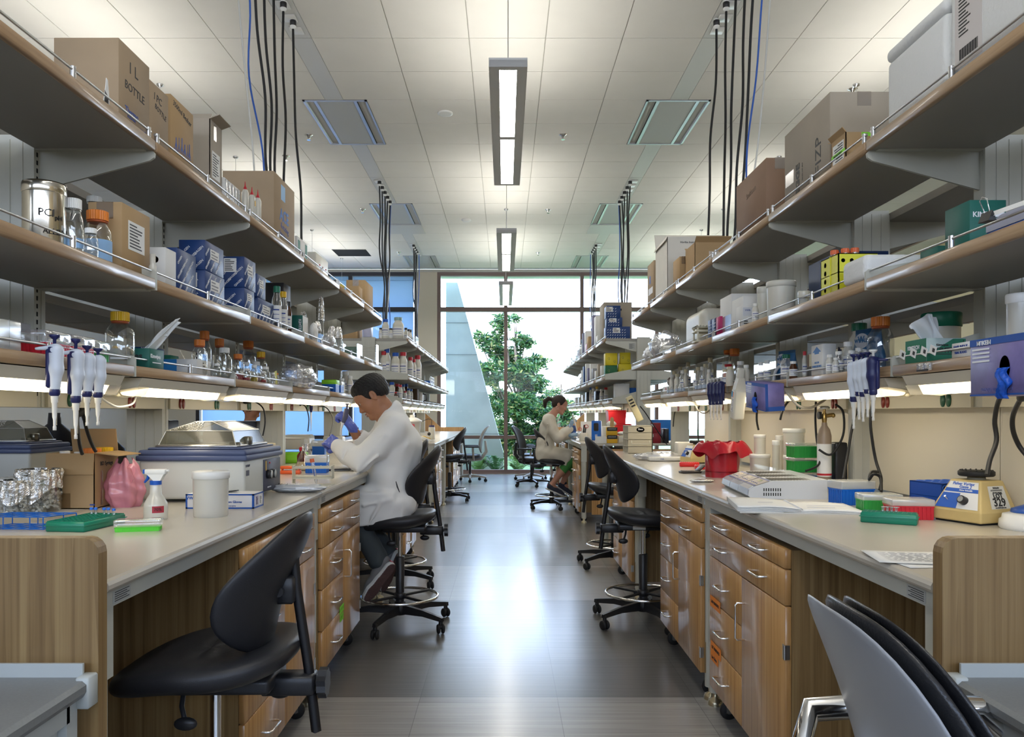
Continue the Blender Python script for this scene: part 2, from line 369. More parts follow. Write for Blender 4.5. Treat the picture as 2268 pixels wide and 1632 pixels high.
# ceiling: lay-in tiles with fine reveals, interrupted by the service strips and diffusers
xs=[-.896,-.285,.325,.936]; strip=[(-1.705,-1.535),(1.57,1.74)]
ylines=[.12+.61*k for k in range(-7,27)]
xcols=[(-1.535,-.896),(-.896,-.285),(-.285,.325),(.325,.936),(.936,1.57)]
x=-1.705
while x>XL: xcols.append((max(XL,x-.582),x)); x-=.582
x=1.74
while x<XR: xcols.append((x,min(XR,x+.59))); x+=.59
DIF=[(7.45,8.67),(11.11,12.33),(14.77,15.99)]
dx={-1:(-1.925,-1.315),1:(1.35,1.96)}
tm=MB(); g=.0035
for xa,xb in xcols:
    for k in range(len(ylines)-1):
        ya,yb=ylines[k],min(ylines[k+1],YW)
        if ya>=YW: continue
        segs=[(xa,xb)]
        for s in (-1,1):
            for d0,d1 in DIF:
                if ya<d1-.05 and yb>d0+.05:
                    ns=[]
                    for a,b in segs:
                        l,h=dx[s]
                        if b<=l or a>=h: ns.append((a,b)); continue
                        if a<l: ns.append((a,l))
                        if b>h: ns.append((h,b))
                    segs=ns
        for a,b in segs:
            if b-a>.02: tm.box(a+g,b-g,ya+g,yb-g,HC,HC+.02)
struct('ceiling',tm,mat('ceiling_tile',(.80,.78,.73),.85,noise=.015,nscale=4))
struct('trim_1',MB().box(XL,XR,YB,YW,HC+.012,HC+.1).box(XL,XR,YW-.04,YW,HC-.05,HC),mat('ceiling_grid_paint',(.55,.54,.50),.7))
bpy.data.objects['trim_1']['label']='pale metal grid behind the ceiling tiles with wall angle at the window'
struct('wall_left',MB().box(XL-.1,XL,YB,YW,0,HC),wallm); struct('wall_right',MB().box(XR,XR+.1,YB,YW,0,HC),mat('tan_wall',(.62,.48,.27),.7))
struct('wall_rear',MB().box(XL,XR,YB-.1,YB,0,2.2).box(XL,XR,YB-.1,YB,3.3,HC).box(XL,-7,YB-.1,YB,2.2,3.3).box(7,XR,YB-.1,YB,2.2,3.3),wallm)
f=MB(); [f.box(a-.04,a+.04,YB-.12,YB-.02,2.2,3.3) for a in (-7,-4.67,-2.33,0,2.33,4.67,7)]; f.box(-7,7,YB-.12,YB-.02,2.2,2.28).box(-7,7,YB-.12,YB-.02,3.22,3.3)  # unseen rear window, added and sized for fill on camera-facing fronts
struct('rear_fill_window',f,mat('bronze_window_frame',(.20,.135,.115),.4))
struct('wall_window',MB().box(-1.80,-1.40,YW,YW+.35,0,HC).box(XL,-6.4,YW,YW+.35,0,HC).box(6.3,XR,YW,YW+.35,0,HC),wallm)
framem=mat('bronze_window_frame',(.20,.135,.115),.4); darkfr=mat('dark_window_frame',(.035,.033,.04),.5)
def window(name,x0,x1,mull,fm):
    f=MB()
    for a in [x0+.035]+mull+[x1-.035]: f.box(a-.037,a+.037,YW+.02,YW+.16,0,HC)
    for z0,z1 in ((0,.09),(.73,.80),(3.37,3.46),(HC-.12,HC)): f.box(x0,x1,YW+.03,YW+.15,z0,z1)
    o=struct(name,f,fm); p=[x0+.035]+mull+[x1-.035]; g_=MB()
    for a,b in zip(p[:-1],p[1:]): g_.box(a+.03,b-.03,YW+.085,YW+.093,.06,HC-.1)
    g_.build('pane',thinglass('window_glass',(.97,.99,1),.004,.0,fk=.10),o); return o
window('window_1',-1.40,6.3,[.02,1.60,3.15,4.7],framem); window('window_2',-6.4,-1.80,[-3.2,-4.8],darkfr)
sh=mat('roller_shade_fabric',(.55,.68,.88),.9)
nt_=sh.node_tree; bs=nt_.nodes['Principled BSDF']; tr=nt_.nodes.new('ShaderNodeBsdfTranslucent'); tr.inputs[0].default_value=(.42,.52,.66,1); mxs=nt_.nodes.new('ShaderNodeMixShader'); mxs.inputs[0].default_value=.75
nt_.links.new(bs.outputs[0],mxs.inputs[1]); nt_.links.new(tr.outputs[0],mxs.inputs[2]); nt_.links.new(mxs.outputs[0],nt_.nodes['Material Output'].inputs[0])
for i,(a,b) in enumerate(((-3.15,-1.90),(-4.75,-3.26),(-6.3,-4.86))):
    o=tag(MB().box(a,b,YW+.11,YW+.113,.1,4.02).box(a,b,YW+.09,YW+.15,4.02,4.1).build('roller_shade',sh),['pale blue roller shade over the window pane nearest the cream pilaster','pale blue roller shade over the middle pane of the left window','pale blue roller shade over the leftmost window pane'][i],'window shade','shades on the left window')
# ================= outdoors =================
grass=mat('ground_cover',(.10,.17,.05),.9,noise=.5,nscale=6)
struct('ground',MB().box(-30,30,YW+.35,70,-.25,-.12),grass)
conc=mat('board_concrete',(.42,.46,.46),.75,noise=.12,nscale=1.6)
P=[at(987.7,625.6,18.2),at(1013,625.6,18.2),at(1105.9,967.6,18.2),at(1115,1002.6,18.2)]
poly=[(-1.37,-.2),(P[0].x,P[0].z),(P[1].x,P[1].z),(P[2].x,P[2].z),(P[3].x,P[3].z),(P[3].x,-.2)]
fin=MB().prism(poly,18.2,18.55,'y'); o=struct('wall_outer_fin',fin,conc); o['label']='sloping grey concrete fin wall outside the window'
struct('trim_2',MB().box(-1.38,P[3].x-.02,18.19,18.2,2.62,2.63).box(-1.38,P[3].x-.02,18.19,18.2,.78,.79).box(-1.38,-.55,18.19,18.2,3.36,3.37),mat('form_joint',(.2,.22,.22),.8))
bpy.data.objects['trim_2']['label']='dark form joints in the concrete fin'
struct('trim_3',MB().box(-8,8,YW+.36,17.6,4.28,5.9).box(-1.75,-1.44,YW+.36,17.4,-.1,4.28),mat('soffit_plaster',(.55,.62,.55),.8)); bpy.data.objects['trim_3']['label']='pale green roof soffit and flank outside the window, raised unseen to shade the fin'  # roof block raised out of view to keep sun off the fin top
leafm=[mat('leaf_green',(.035,.10,.03),.45,noise=.5,nscale=9),mat('leaf_light',(.10,.18,.05),.45),mat('leaf_dark',(.015,.05,.03),.5),mat('leaf_yellow',(.30,.28,.10),.5)]
for m_ in leafm:
    n_=m_.node_tree; b_=n_.nodes['Principled BSDF']; t_=n_.nodes.new('ShaderNodeBsdfTranslucent'); t_.inputs[0].default_value=(*[min(1,c*1.6) for c in b_.inputs['Base Color'].default_value[:3]],1)
    x_=n_.nodes.new('ShaderNodeMixShader'); x_.inputs[0].default_value=.35; n_.links.new(b_.outputs[0],x_.inputs[1]); n_.links.new(t_.outputs[0],x_.inputs[2]); n_.links.new(x_.outputs[0],n_.nodes['Material Output'].inputs[0])
def leaves(name,blobs,n,size,parent,seed,thin=.28,up=.2):
    rnd=np.random.RandomState(seed); wts=np.array([b[1][0]*b[1][1]*b[1][2] for b in blobs]); wts=wts/wts.sum()
    ch=rnd.choice(len(blobs),n,p=wts); C=np.array([b[0] for b in blobs])[ch]; R=np.array([b[1] for b in blobs])[ch]
    u=rnd.normal(size=(n,3)); u/=np.linalg.norm(u,axis=1)[:,None]; c=C+u*R*(rnd.uniform(.2,1,size=(n,1))**.5)*(1+.45*np.sin(u[:,0:1]*5+u[:,2:3]*7+ch[:,None])*rnd.uniform(0,1,size=(n,1)))
    cl=rnd.randint(0,n//14,size=n); off=rnd.normal(size=(n//14,3))*.0
    d=rnd.normal(size=(n,3)); d[:,2]=d[:,2]*.6+up; d/=np.linalg.norm(d,axis=1)[:,None]; e=np.cross(d,rnd.normal(size=(n,3))); e/=np.linalg.norm(e,axis=1)[:,None]
    s=size*rnd.uniform(.6,1.3,size=(n,1)); V=np.stack([c-d*s,c+e*s*thin,c+d*s,c-e*s*thin],1).reshape(-1,3)
    me=bpy.data.meshes.new(name); me.from_pydata(V.tolist(),[],(np.arange(n*4).reshape(-1,4)).tolist())
    for q in leafm: me.materials.append(q)
    me.polygons.foreach_set('material_index',rnd.choice(4,n,p=[.42,.3,.2,.08])); me.update(); return link(name,me,parent)
barkm=mat('bark',(.16,.12,.09),.9,noise=.3,nscale=12)
def tree(label,x,y,h,blobs,n,seed,size=.10,group=None,lean=.0):
    t=thing('garden_tree',label,'tree',(x,y,-.12),0,group); rnd=random.Random(seed); m=MB()
    top=Vector((lean,0,h*.8)); trunk=[Vector((lean*(k/6)**2+.06*math.sin(k*1.3+seed),.05*math.sin(k+seed),h*.8*k/6)) for k in range(7)]
    m.tube(trunk,[.10-.012*k for k in range(7)],8)
    for c,r in blobs:
        k=rnd.randint(2,5); a=trunk[k]; b=Vector(c); mid=(a+b)/2+Vector((0,0,-.12)); m.tube([a,mid,b],[.035,.025,.008],6)
        for _ in range(3):
            q=b+Vector([rnd.uniform(-1,1)*r[i]*.7 for i in range(3)]); m.tube([mid,(mid+q)/2+Vector((0,0,.05)),q],[.014,.01,.004],5)
    m.build('trunk',barkm,t); leaves('foliage',blobs,n,size,t,seed); return t
def blobs(spec,x0,y0,Y): # pixel ellipses of the crown -> clumps at the tree's own distance
    out=[]; rnd=random.Random(5)
    for px,py,rx,ry in spec:
        p=at(px,py,Y); out.append(((p.x-x0,p.y-y0+rnd.uniform(-.6,.6),p.z+.12),(rx*Y/F,rx*Y/F*.9,ry*Y/F)))
    return out
tree('leafy green tree outside, rising behind the concrete fin','' or .35,23.0,4.2,blobs([(1110,715,22,25),(1090,760,30,28),(1060,745,16,16),(1140,700,16,12),(1160,755,26,20),(1125,790,38,26),(1085,830,34,30),(1150,830,40,30),(1190,800,28,18),(1180,850,36,26),(1105,890,26,34),(1150,900,45,32),(1195,905,32,30),(1110,960,20,40),(1150,965,46,34),(1200,960,30,28)],.35,23.0,23.0),21000,3,.085)
tree('hazier grey-green tree outside to the right of the first',1.9,27.0,3.0,blobs([(1225,880,24,22),(1255,905,28,20),(1235,930,34,26),(1275,900,22,16),(1210,940,26,28),(1260,960,40,30)],1.9,27.0,27.0),5000,7,.10)
tree('low dark tree outside close behind the central mullion',-.15,25.0,1.8,blobs([(1085,930,20,40),(1120,1000,36,24),(1165,1005,40,24),(1215,1000,40,24)],-.15,25.0,25.0),6000,9,.09)
for i,(px,w_,lb) in enumerate(((1010,26,'fern clump outside at the foot of the concrete fin, leftmost'),(1058,28,'fern clump outside under the concrete fin beside the second'),(1098,24,'fern clump outside just left of the central mullion'),(1148,26,'fern clump outside just right of the central mullion'),(1190,24,'fern clump outside behind the dark mesh chair'))):
    c=at(px,1015,17.4); t=thing('fern',lb,'fern',(c.x,17.4+.15*(i%2),-.12),0,'ferns below the window'); R=w_*17.4/F
    f=MB(); rnd=random.Random(i)
    for k in range(26):
        a=rnd.uniform(0,2*PI); L_=rnd.uniform(.3,.62); dx_,dy_=math.cos(a)*R,math.sin(a)*R*.8
        pts=[Vector((dx_*q*1.1,dy_*q,L_*1.3*q*(1-.45*q))) for q in (0,.3,.6,.85,1)]
        for p,q in zip(pts[:-1],pts[1:]):
            d=(q-p).normalized(); sde=d.cross(Vector((0,0,1))); sde=sde.normalized() if sde.length>1e-3 else Vector((1,0,0))
            for s in (-1,1):
                for u in (.2,.5,.8):
                    b=p.lerp(q,u); f.add([b-d*.012,b+sde*s*.075+d*.03,b+d*.02],[(0,1,2)])
    f.build('frond',leafm[1 if i%2 else 0],t)

# ================= ceiling services =================
strip_m=mat('service_strip_paint',(.66,.66,.63),.5)
for s in (-1,1):
    a,b=strip[0] if s<0 else strip[1]; side='left' if s<0 else 'right'
    for i,(y0,y1) in enumerate(((-4,1.3),(1.3,6.22),(6.22,7.45),(8.67,9.88),(9.88,11.11),(12.93,13.6),(13.6,14.77))):
        power=i in (1,4,6)
        if i==1: y0=4.6
        if i==0: y1=4.6
        t=thing('power_strip' if power else 'blank_strip',('ceiling power strip with sockets' if power else 'plain metal ceiling strip')+f' on the {side}, '+['nearest the camera','above the nearest cords','between the nearest cords and the first diffuser','beyond the first diffuser','above the middle cords','beyond the second diffuser','above the farthest cords'][i],'ceiling strip',(0,0,0),0,'ceiling service strips')
        t.location=((a+b)/2,y0,HC); m=MB().box(-(b-a)/2,(b-a)/2,.004,y1-y0-.004,0,.015); m.build('cover',strip_m,t)
        if power:
            yy=.1
            while yy<y1-y0-.1: MB().rbox(-.05,.05,yy,yy+.12,-.008,0,.004,1).build('socket_plate',white_pl,t); yy+=.19
    for i,(y0,y1) in enumerate(DIF):
        l,h=dx[s]; t=thing('air_diffuser',f'{["near","middle","far"][i]} silver framed ceiling air diffuser on the {side}','ceiling diffuser',((l+h)/2,y0,HC),0,'ceiling air diffusers'); hw=(h-l)/2; Ld=y1-y0
        fr=MB()
        for q in (-1,1): fr.box(q*hw,q*(hw-.02),0,Ld,-.006,.05); fr.box(q*.205,q*.175,.02,Ld-.02,-.004,.03)
        fr.box(-hw,hw,0,.02,-.006,.05).box(-hw,hw,Ld-.02,Ld,-.006,.05); fr.build('frame',alu,t)
        MB().box(-.175,.175,.02,Ld-.02,.002,.02).build('perforated_panel',mat('perforated_panel',(.55,.56,.54),.6),t)
        d=MB(); d.box(-hw+.02,-.205,.02,Ld-.02,.10,.11).box(.205,hw-.02,.02,Ld-.02,.10,.11)
        for q in (-1,1): d.box(q*.205,q*.21,.02,Ld-.02,.0,.1)
        d.build('air_slot',mat('dark_slot',(.03,.03,.03),.7),t)
        cu=MB()
        for q in (-1,1): cu.prism([(q*(hw-.02),0),(q*(hw-.02),.1),(q*(hw-.05),.1),(q*(hw-.035),.03)],.02,Ld-.02,'y')
        cu.build('deflector',alu,t)
    t=tag(MB().box(-.305,.305,.0,.60,-.012,0).build('ceiling_panel',strip_m,None,((dx[s][0]+dx[s][1])/2,12.33,HC)),f'flat square ceiling panel beside the second {side} diffuser','ceiling panel','flat ceiling panels')
tag(MB().box(-3.13,-2.52,14.2,14.8,HC-.003,HC-.001).box(-3.14,-3.12,14.2,14.8,HC-.004,HC).build('ceiling_opening',mat('opening_black',(.006,.006,.006),.9)),'black open ceiling tile bay near the left window','ceiling opening')
for i,(px,py,lb) in enumerate(((684,299,'chrome sprinkler head left of the near left diffuser'),(1247,298,'chrome sprinkler head right of the nearest pendant light'),(803,463,'chrome sprinkler head beside the middle left cords'),(1214,464,'chrome sprinkler head left of the middle right diffuser'),(883,558,'chrome sprinkler head left of the far left diffuser'),(1192,559,'chrome sprinkler head nearest the window'),(633,345,'chrome sprinkler head over the boxes on the left shelves'),(1888,197,'chrome sprinkler head above the tall shipping box on the right'))):
    p=onz(px,py,HC) if py<VY else None
    t=thing('sprinkler_head',lb,'sprinkler',p,0,'ceiling sprinklers'); MB().lathe([(.045,0),(.045,-.004),(.02,-.012),(.012,-.04),(.006,-.045),(.02,-.052),(.02,-.055)],n=16).build('escutcheon',chrome,t)
for px,py,lb in ((986,250,'flat white round cover on the ceiling tile'),(1033,486,'white ceiling motion sensor'),(480,275,'white ceiling smoke detector above the left boxes')):
    p=onz(px,py,HC); t=thing('ceiling_sensor',lb,'ceiling sensor',p,0,'round ceiling sensors'); MB().lathe([(.075,0),(.075,-.012),(.055,-.03 if px!=986 else -.014),(0,-.034 if px!=986 else -.015)],n=24).build('housing',white_pl,t)
# pendants
def pendant():
    t=thing('pendant_light','x','pendant light',(0,0,0)); W,H,L_=.1165,.056,2.44; m=MB(); lx=.053
    m.box(-W,-lx,0,L_,0,H-.012).box(lx,W,0,L_,0,H-.012).box(-lx,lx,0,.045,0,H-.012).box(-lx,lx,L_-.045,L_,0,H-.012).box(-lx,lx,1.19,1.25,0,H-.012)
    m.box(-W,W,0,.004,0,H).box(-W,W,L_-.004,L_,0,H).box(-W,-W+.003,0,L_,0,H).box(W-.003,W,0,L_,0,H); m.build('housing',mat('pendant_aluminium',(.68,.68,.68),.5),t)
    for a,b in ((.045,1.19),(1.25,L_-.045)): MB().box(-lx,lx,a,b,.002,.006).build('diffuser',lampm,t)
    MB().box(-W+.01,W-.01,.02,L_-.02,H-.012,H-.008).build('uplight_lens',uplm,t)
    for yy in (.06,L_-.06): MB().cyl((0,yy,H),(0,yy,HC-3.33),.003,n=6).lathe([(.03,HC-3.33),(.03,HC-3.345),(.004,HC-3.36)],(0,yy,0),12).build('suspension_cable',steel,t)
    return t
pn=pendant(); first=1
for xx,row in ((.02,'central aisle'),(-3.12,'aisle left of the left benches, unseen, added for light'),(3.18,'aisle right of the right benches, unseen, added for light')):  # the two side-aisle rows are unseen, added for their light
    for yy,nm in ((4.71,'nearest'),(9.02,'second'),(12.62,'farthest'),(-.6,'behind the camera')):
        if xx>.5 or xx<-.5:
            if nm=='behind the camera': continue
        lb=f'linear aluminium pendant light, {nm} over the {row}'
        if first: pn.location=(xx,yy,3.33); pn['label']=lb; pn['group']='linear pendant lights'; first=0
        else: dup(pn,(xx,yy,3.33),label=lb)
# ================= shelving and benches =================
BAY=.9144; Y0=1.56; Y1=8.90
XF={-1:1.10,1:1.138}; XB={-1:1.47,1:1.50}; XLOW={-1:1.166,1:1.22}; ZS={'top':2.104,'middle':1.668,'lower':1.395}
ordn=['first','second','third','fourth','fifth','sixth','seventh']
plate=mat('rating_plate',(.42,.43,.41),.4)
slotm=mat('slot_black',(.01,.01,.01),.8)
def frame_thing(s,y0,n,isl,panel):
    side='left' if s<0 else 'right'
    t=thing('shelving_frame',f'grey steel post frame carrying the shelves of the {isl} {side} bench','shelving frame',(s*(XB[s]+.075),y0,0),0)
    for k in range(n+1):
        y=k*BAY; zb=1.265 if k%2 else 0; p=MB().box(-.072,.072,y-.03,y+.03,zb,2.115).box(-.078,-.072,y-.022,y-.006,zb,2.115).box(.072,.078,y+.006,y+.022,zb,2.115)
        for q in (-1,1): p.box(q*.072,q*.076,y-.03,y+.03,zb,2.10); 
        for q in (-.04,0,.04): p.box(q-.002,q+.002,y-.033,y-.03,zb,2.1)
        o=p.build('post',steel_paint,t)
        sl=MB(); z=1.30
        while z<2.08:
            for q in (-1,1): sl.box(q*.0765,q*.0755,y-.018,y-.010,z,z+.014)
            z+=.025
        sl.build('slot_row',slotm,o)
    for k in range(n):
        a,b=k*BAY+.03,(k+1)*BAY-.03
        c=MB().box(-.085,.085,a,b,1.265,1.385).build('utility_channel',task_lit_steel,t)
        for q in (-1,1):
            for j,(off,colr) in enumerate(((.14,'green'),(.56,'red')) if k%2 else ((.12,'red'),(.55,'green'))):
                o=MB()
                for dy in (-.017,.017):
                    o.lathe([(.0,0),(.0135,0),(.0135,.004),(0,.004)],n=14,M=Matrix.Translation((q*.085,a+off+dy,1.290))@Matrix.Rotation(q*PI/2,4,'Y')@Matrix.Scale(1.7,4,(1,0,0)))
                o.build('power_socket',mat('socket_'+colr,(.25,.03,.02) if colr=='red' else (.03,.13,.08),.35),c)
    for k in panel:
        a,b=k*BAY+(-.001 if k%2 else .03),(k+1)*BAY-(.03 if k%2 else -.001)
        MB().box(-.01,.01,a,b,.93,1.265).build('back_panel',mat('back_panel_laminate',(.72,.66,.53),.4),t)
    return t
def shelf_proto(s,lev):
    """one 3 ft shelf: board, bamboo nosing, guard rail and two side brackets; local x=0 at the posts, +x towards the aisle end handled by sign"""
    d=(XB[s]-(XLOW[s] if lev=='lower' else XF[s])); q=-s  # aisle direction: for the left bench (s=-1) the aisle is +x
    t=thing('wall_shelf','x','shelf',(0,0,0)); th=.030; L_=BAY
    MB().box(0,q*(d-.018),.006,L_-.006,-th,0).build('shelf_board',steel_shaded,t)
    MB().rbox(q*(d-.018),q*d,.006,L_-.006,-th-.002,.001,.003,1).build('front_edge',bamboo_edge,t)
    r=MB(); zr=.026; xr=q*(d-.012)
    r.cyl((xr,.012,zr),(xr,L_-.012,zr),.0035,n=8); r.build('guard_rail',steel,t)
    p=MB()
    for yy in ((.03,.5*L_,L_-.03) if lev=='top' else (.5*L_,)): p.cyl((xr,yy,0),(xr,yy,zr+.008),.0075,n=10)
    p.build('rail_post',steel,t)
    for yy in (.0015,L_-.0045):
        b=MB()
        if lev=='top': poly=[(0,-th),(q*(d-.012),-th),(q*(d-.004),-th-.008),(q*(d-.006),-th-.022),(q*(d-.02),-th-.032),(0,-th-.125)]
        else:
            h1=.115 if lev=='middle' else .125; poly=[(0,-th-.004),(q*d,-th-.004),(q*d,.024),(q*(d-.008),.032),(q*(d-.03),.034),(0,h1-.02)]
        b.prism(poly,yy,yy+.003,'y'); b.box(0,q*(d-.03),yy-.02 if yy>.1 else yy,yy+.003 if yy>.1 else yy+.024,-th-.004,-th)
        b.build('bracket',steel_paint,t)
    if s>0 and lev=='top':
        MB().box(-.09,-.022,.0008,.0014,-.125,-.055).build('rating_plate',plate,t); c=MB()
        for k in range(9): c.box(-.086,-.03-.012*(k%3),.0003,.0008,-.062-.0065*k,-.0645-.0065*k)
        c.build('plate_print',ink,t)
    return t
PROT={}
def shelves(s,y0,n,isl):
    side='left' if s<0 else 'right'
    for lev in ('top','middle','lower'):
        for k in range(n):
            lb=f'{lev} shelf, {ordn[k]} bay from the camera on the {isl} {side} bench'
            loc=(s*XB[s],y0+k*BAY,ZS[lev]); grp=f'{lev} shelves of the {isl} {side} bench'
            key=(s,lev)
            if key not in PROT:
                t=shelf_proto(s,lev); PROT[key]=t; t.location=loc; t['label']=lb; t['group']=grp
            else: dup(PROT[key],loc,label=lb,group=grp)
def rear_shelves(s,y0,n,isl):
    """the shelves on the far side of the spine, glimpsed between the posts"""
    side='left' if s<0 else 'right'; q=s
    for lev in ('top','middle','lower'):
        d=.36 if lev!='lower' else .30; t=thing('rear_shelf',f'{lev} shelf run on the hidden side of the {isl} {side} bench','shelf',(s*(XB[s]+.15),y0,ZS[lev]),0,'shelf runs on the hidden sides of the benches')
        MB().box(0,q*(d-.018),0,n*BAY,-.03,0).build('shelf_board',steel_shaded,t); MB().box(q*(d-.018),q*d,0,n*BAY,-.032,.001).build('front_edge',bamboo_edge,t)
        for k in range(n+1):
            poly=[(0,-.03),(q*d,-.03),(q*d,-.06),(0,-.15)] if lev=='top' else [(0,-.034),(q*d,-.034),(q*d,.03),(0,.1)]
            MB().prism(poly,k*BAY-.002,k*BAY+.002,'y').build('bracket',steel_paint,t)
        MB().cyl((q*(d-.012),0,.03),(q*(d-.012),n*BAY,.03),.0035,n=6).build('guard_rail',steel,t)
isl_y={'near':(Y0,6),'far':(Y1,7)}
for s in (-1,1):
    for isl,(y0,n) in isl_y.items():
        pan=[] if s<0 else ([0,1,2,4,3] if isl=='near' else [])
        frame_thing(s,y0,n,isl,pan); shelves(s,y0,n,isl); rear_shelves(s,y0,n,isl)
# task lights under the lower shelves
def task_light(s):
    q=-s; t=thing('task_light','x','task light',(0,0,0)); L_=.80
    MB().prism([(0,0),(q*.02,-.045),(q*.115,-.030),(q*.13,-.0)],0,L_,'y').build('housing',mat('task_light_housing',(.60,.57,.48),.4),t)
    MB().prism([(q*.022,-.046),(q*.112,-.0315),(q*.10,-.048),(q*.05,-.057),(q*.03,-.054)],.075,L_-.075,'y').build('lamp_lens',taskm,t)
    MB().prism([(q*.015,-.040),(q*.12,-.029),(q*.105,-.058),(q*.05,-.062),(q*.025,-.056)],L_-.074,L_,'y').prism([(q*.015,-.040),(q*.12,-.029),(q*.105,-.058),(q*.05,-.062),(q*.025,-.056)],0,.074,'y').build('end_cap',thinglass('lens_plastic',(.95,.93,.85),.15,.1,.35,(.8,.75,.6)),t)
    return t
for s in (-1,1):
    pt=None; side='left' if s<0 else 'right'
    for isl,(y0,n) in isl_y.items():
        for k in range(n):
            x=s*(XLOW[s]+.135); loc=(x,y0+k*BAY+.055,1.36)
            lb=f'lit under-shelf task light, {ordn[k]} bay from the camera on the {isl} {side} bench'
            if pt is None: pt=task_light(s); pt.location=loc; pt['label']=lb; pt['group']='task lights under the lower shelves'
            else: dup(pt,loc,label=lb)
# bench tables
XC={-1:.79,1:.85}; foot_m=mat('levelling_foot_brass',(.45,.40,.28),.3,.9)
def bench(s,y0,y1,label,rear=False,endpanel=False):
    q=-s; xc=s*XC[s]; t=thing('bench_table',label,'lab bench',(xc,y0,0),0,'bench tables')
    dpt=XB[s]-XC[s]; L_=y1-y0; a,b=.003,L_-.003
    # worktop with rounded nosing; local x: 0 at the aisle edge, -q towards the spine
    prof=[(-q*dpt,.910),(-q*.012,.910),(-q*.004,.907),(0,.900),(0,.892),(-q*.004,.886),(-q*.012,.882),(-q*dpt,.882)]
    MB().prism(prof,a,b,'y').build('worktop',worktop_m,t)
    MB().box(-q*.016,-q*.03,.02,L_-.02,.848,.882).box(-q*dpt,-q*(dpt-.02),.02,L_-.02,.84,.882).build('apron',steel_paint,t)
    for yy in (.035,L_-.035):
        for xx in (-q*.052,-q*(dpt-.06)):
            l=MB().cyl((xx,yy,.055),(xx,yy,.25),.027,n=20).cyl((xx,yy,.25),(xx,yy,.882),.030,n=20); l.box(xx-.03,xx+.03,yy-.03,yy+.03,.70,.882); o=l.build('leg',steel_paint,t)
            MB().lathe([(.012,.055),(.012,.03),(.028,.022),(.032,.008),(.032,0)],(xx,yy,0),20).build('levelling_foot',foot_m,o)
    MB().box(-q*.0155,-q*.0145,.05,.125,.852,.878).build('rating_plate',plate,t)
    tx=MB()
    for k in range(5): tx.box(-q*.0146,-q*.014,.056,.118-.01*(k%2),.874-k*.0045,.8755-k*.0045)
    tx.build('plate_print',ink,t)
    return t
for s in (-1,1):
    sd='left' if s<0 else 'right'
    for k in range(3): bench(s,Y0+2*k*BAY,Y0+2*(k+1)*BAY,f'{["nearest","middle","farthest"][k]} greige-topped table of the near {sd} bench')
    for k in range(3):
        y0=Y1+2*k*BAY; y1=Y1+2*(k+1)*BAY if k<2 else Y1+7*BAY
        bench(s,y0,y1,f'{["nearest","middle","farthest"][k]} greige-topped table of the far {sd} bench beyond the cross aisle')
    # benches on the hidden side of the spine, glimpsed through it
    for isl,(y0,n) in isl_y.items():
        q=s; xs_=s*(XB[s]+.15); t=thing('rear_bench',f'bench on the hidden side of the {isl} {sd} shelving','lab bench',(xs_,y0,0),0,'hidden side benches')
        MB().rbox(-q*.148,q*.70,0,n*BAY,.882,.9095,.006,1).build('worktop',worktop_m,t); MB().box(q*.66,q*.68,.02,n*BAY-.02,.84,.882).build('apron',steel_paint,t)
        for k in range(0,n+1,2): MB().cyl((q*.64,k*BAY+(.04 if k==0 else -.04),.0),(q*.64,k*BAY+(.04 if k==0 else -.04),.882),.028,n=14).build('leg',steel_paint,t)
# wood end panels at the camera end of the near benches, with the rounded top corner
for s in (-1,1):
    q=-s; xe=s*(XC[s]-.004); w_=1.5; zt=1.003; r=.03
    pts=[(xe+s*0,.0)]+[(xe,zt-r)]+[(xe+s*r*(1-math.cos(a)),zt-r+r*math.sin(a)) for a in (PI/8,PI/4,3*PI/8)]+[(xe+s*r,zt),(xe+s*w_,zt),(xe+s*w_,0)]
    tag(MB().prism(pts,Y0-.045,Y0-.012,'y').build('bamboo_bench_screen',bamboo_dark),f'bamboo end screen with a rounded corner closing the near {"left" if s<0 else "right"} bench','bench screen')
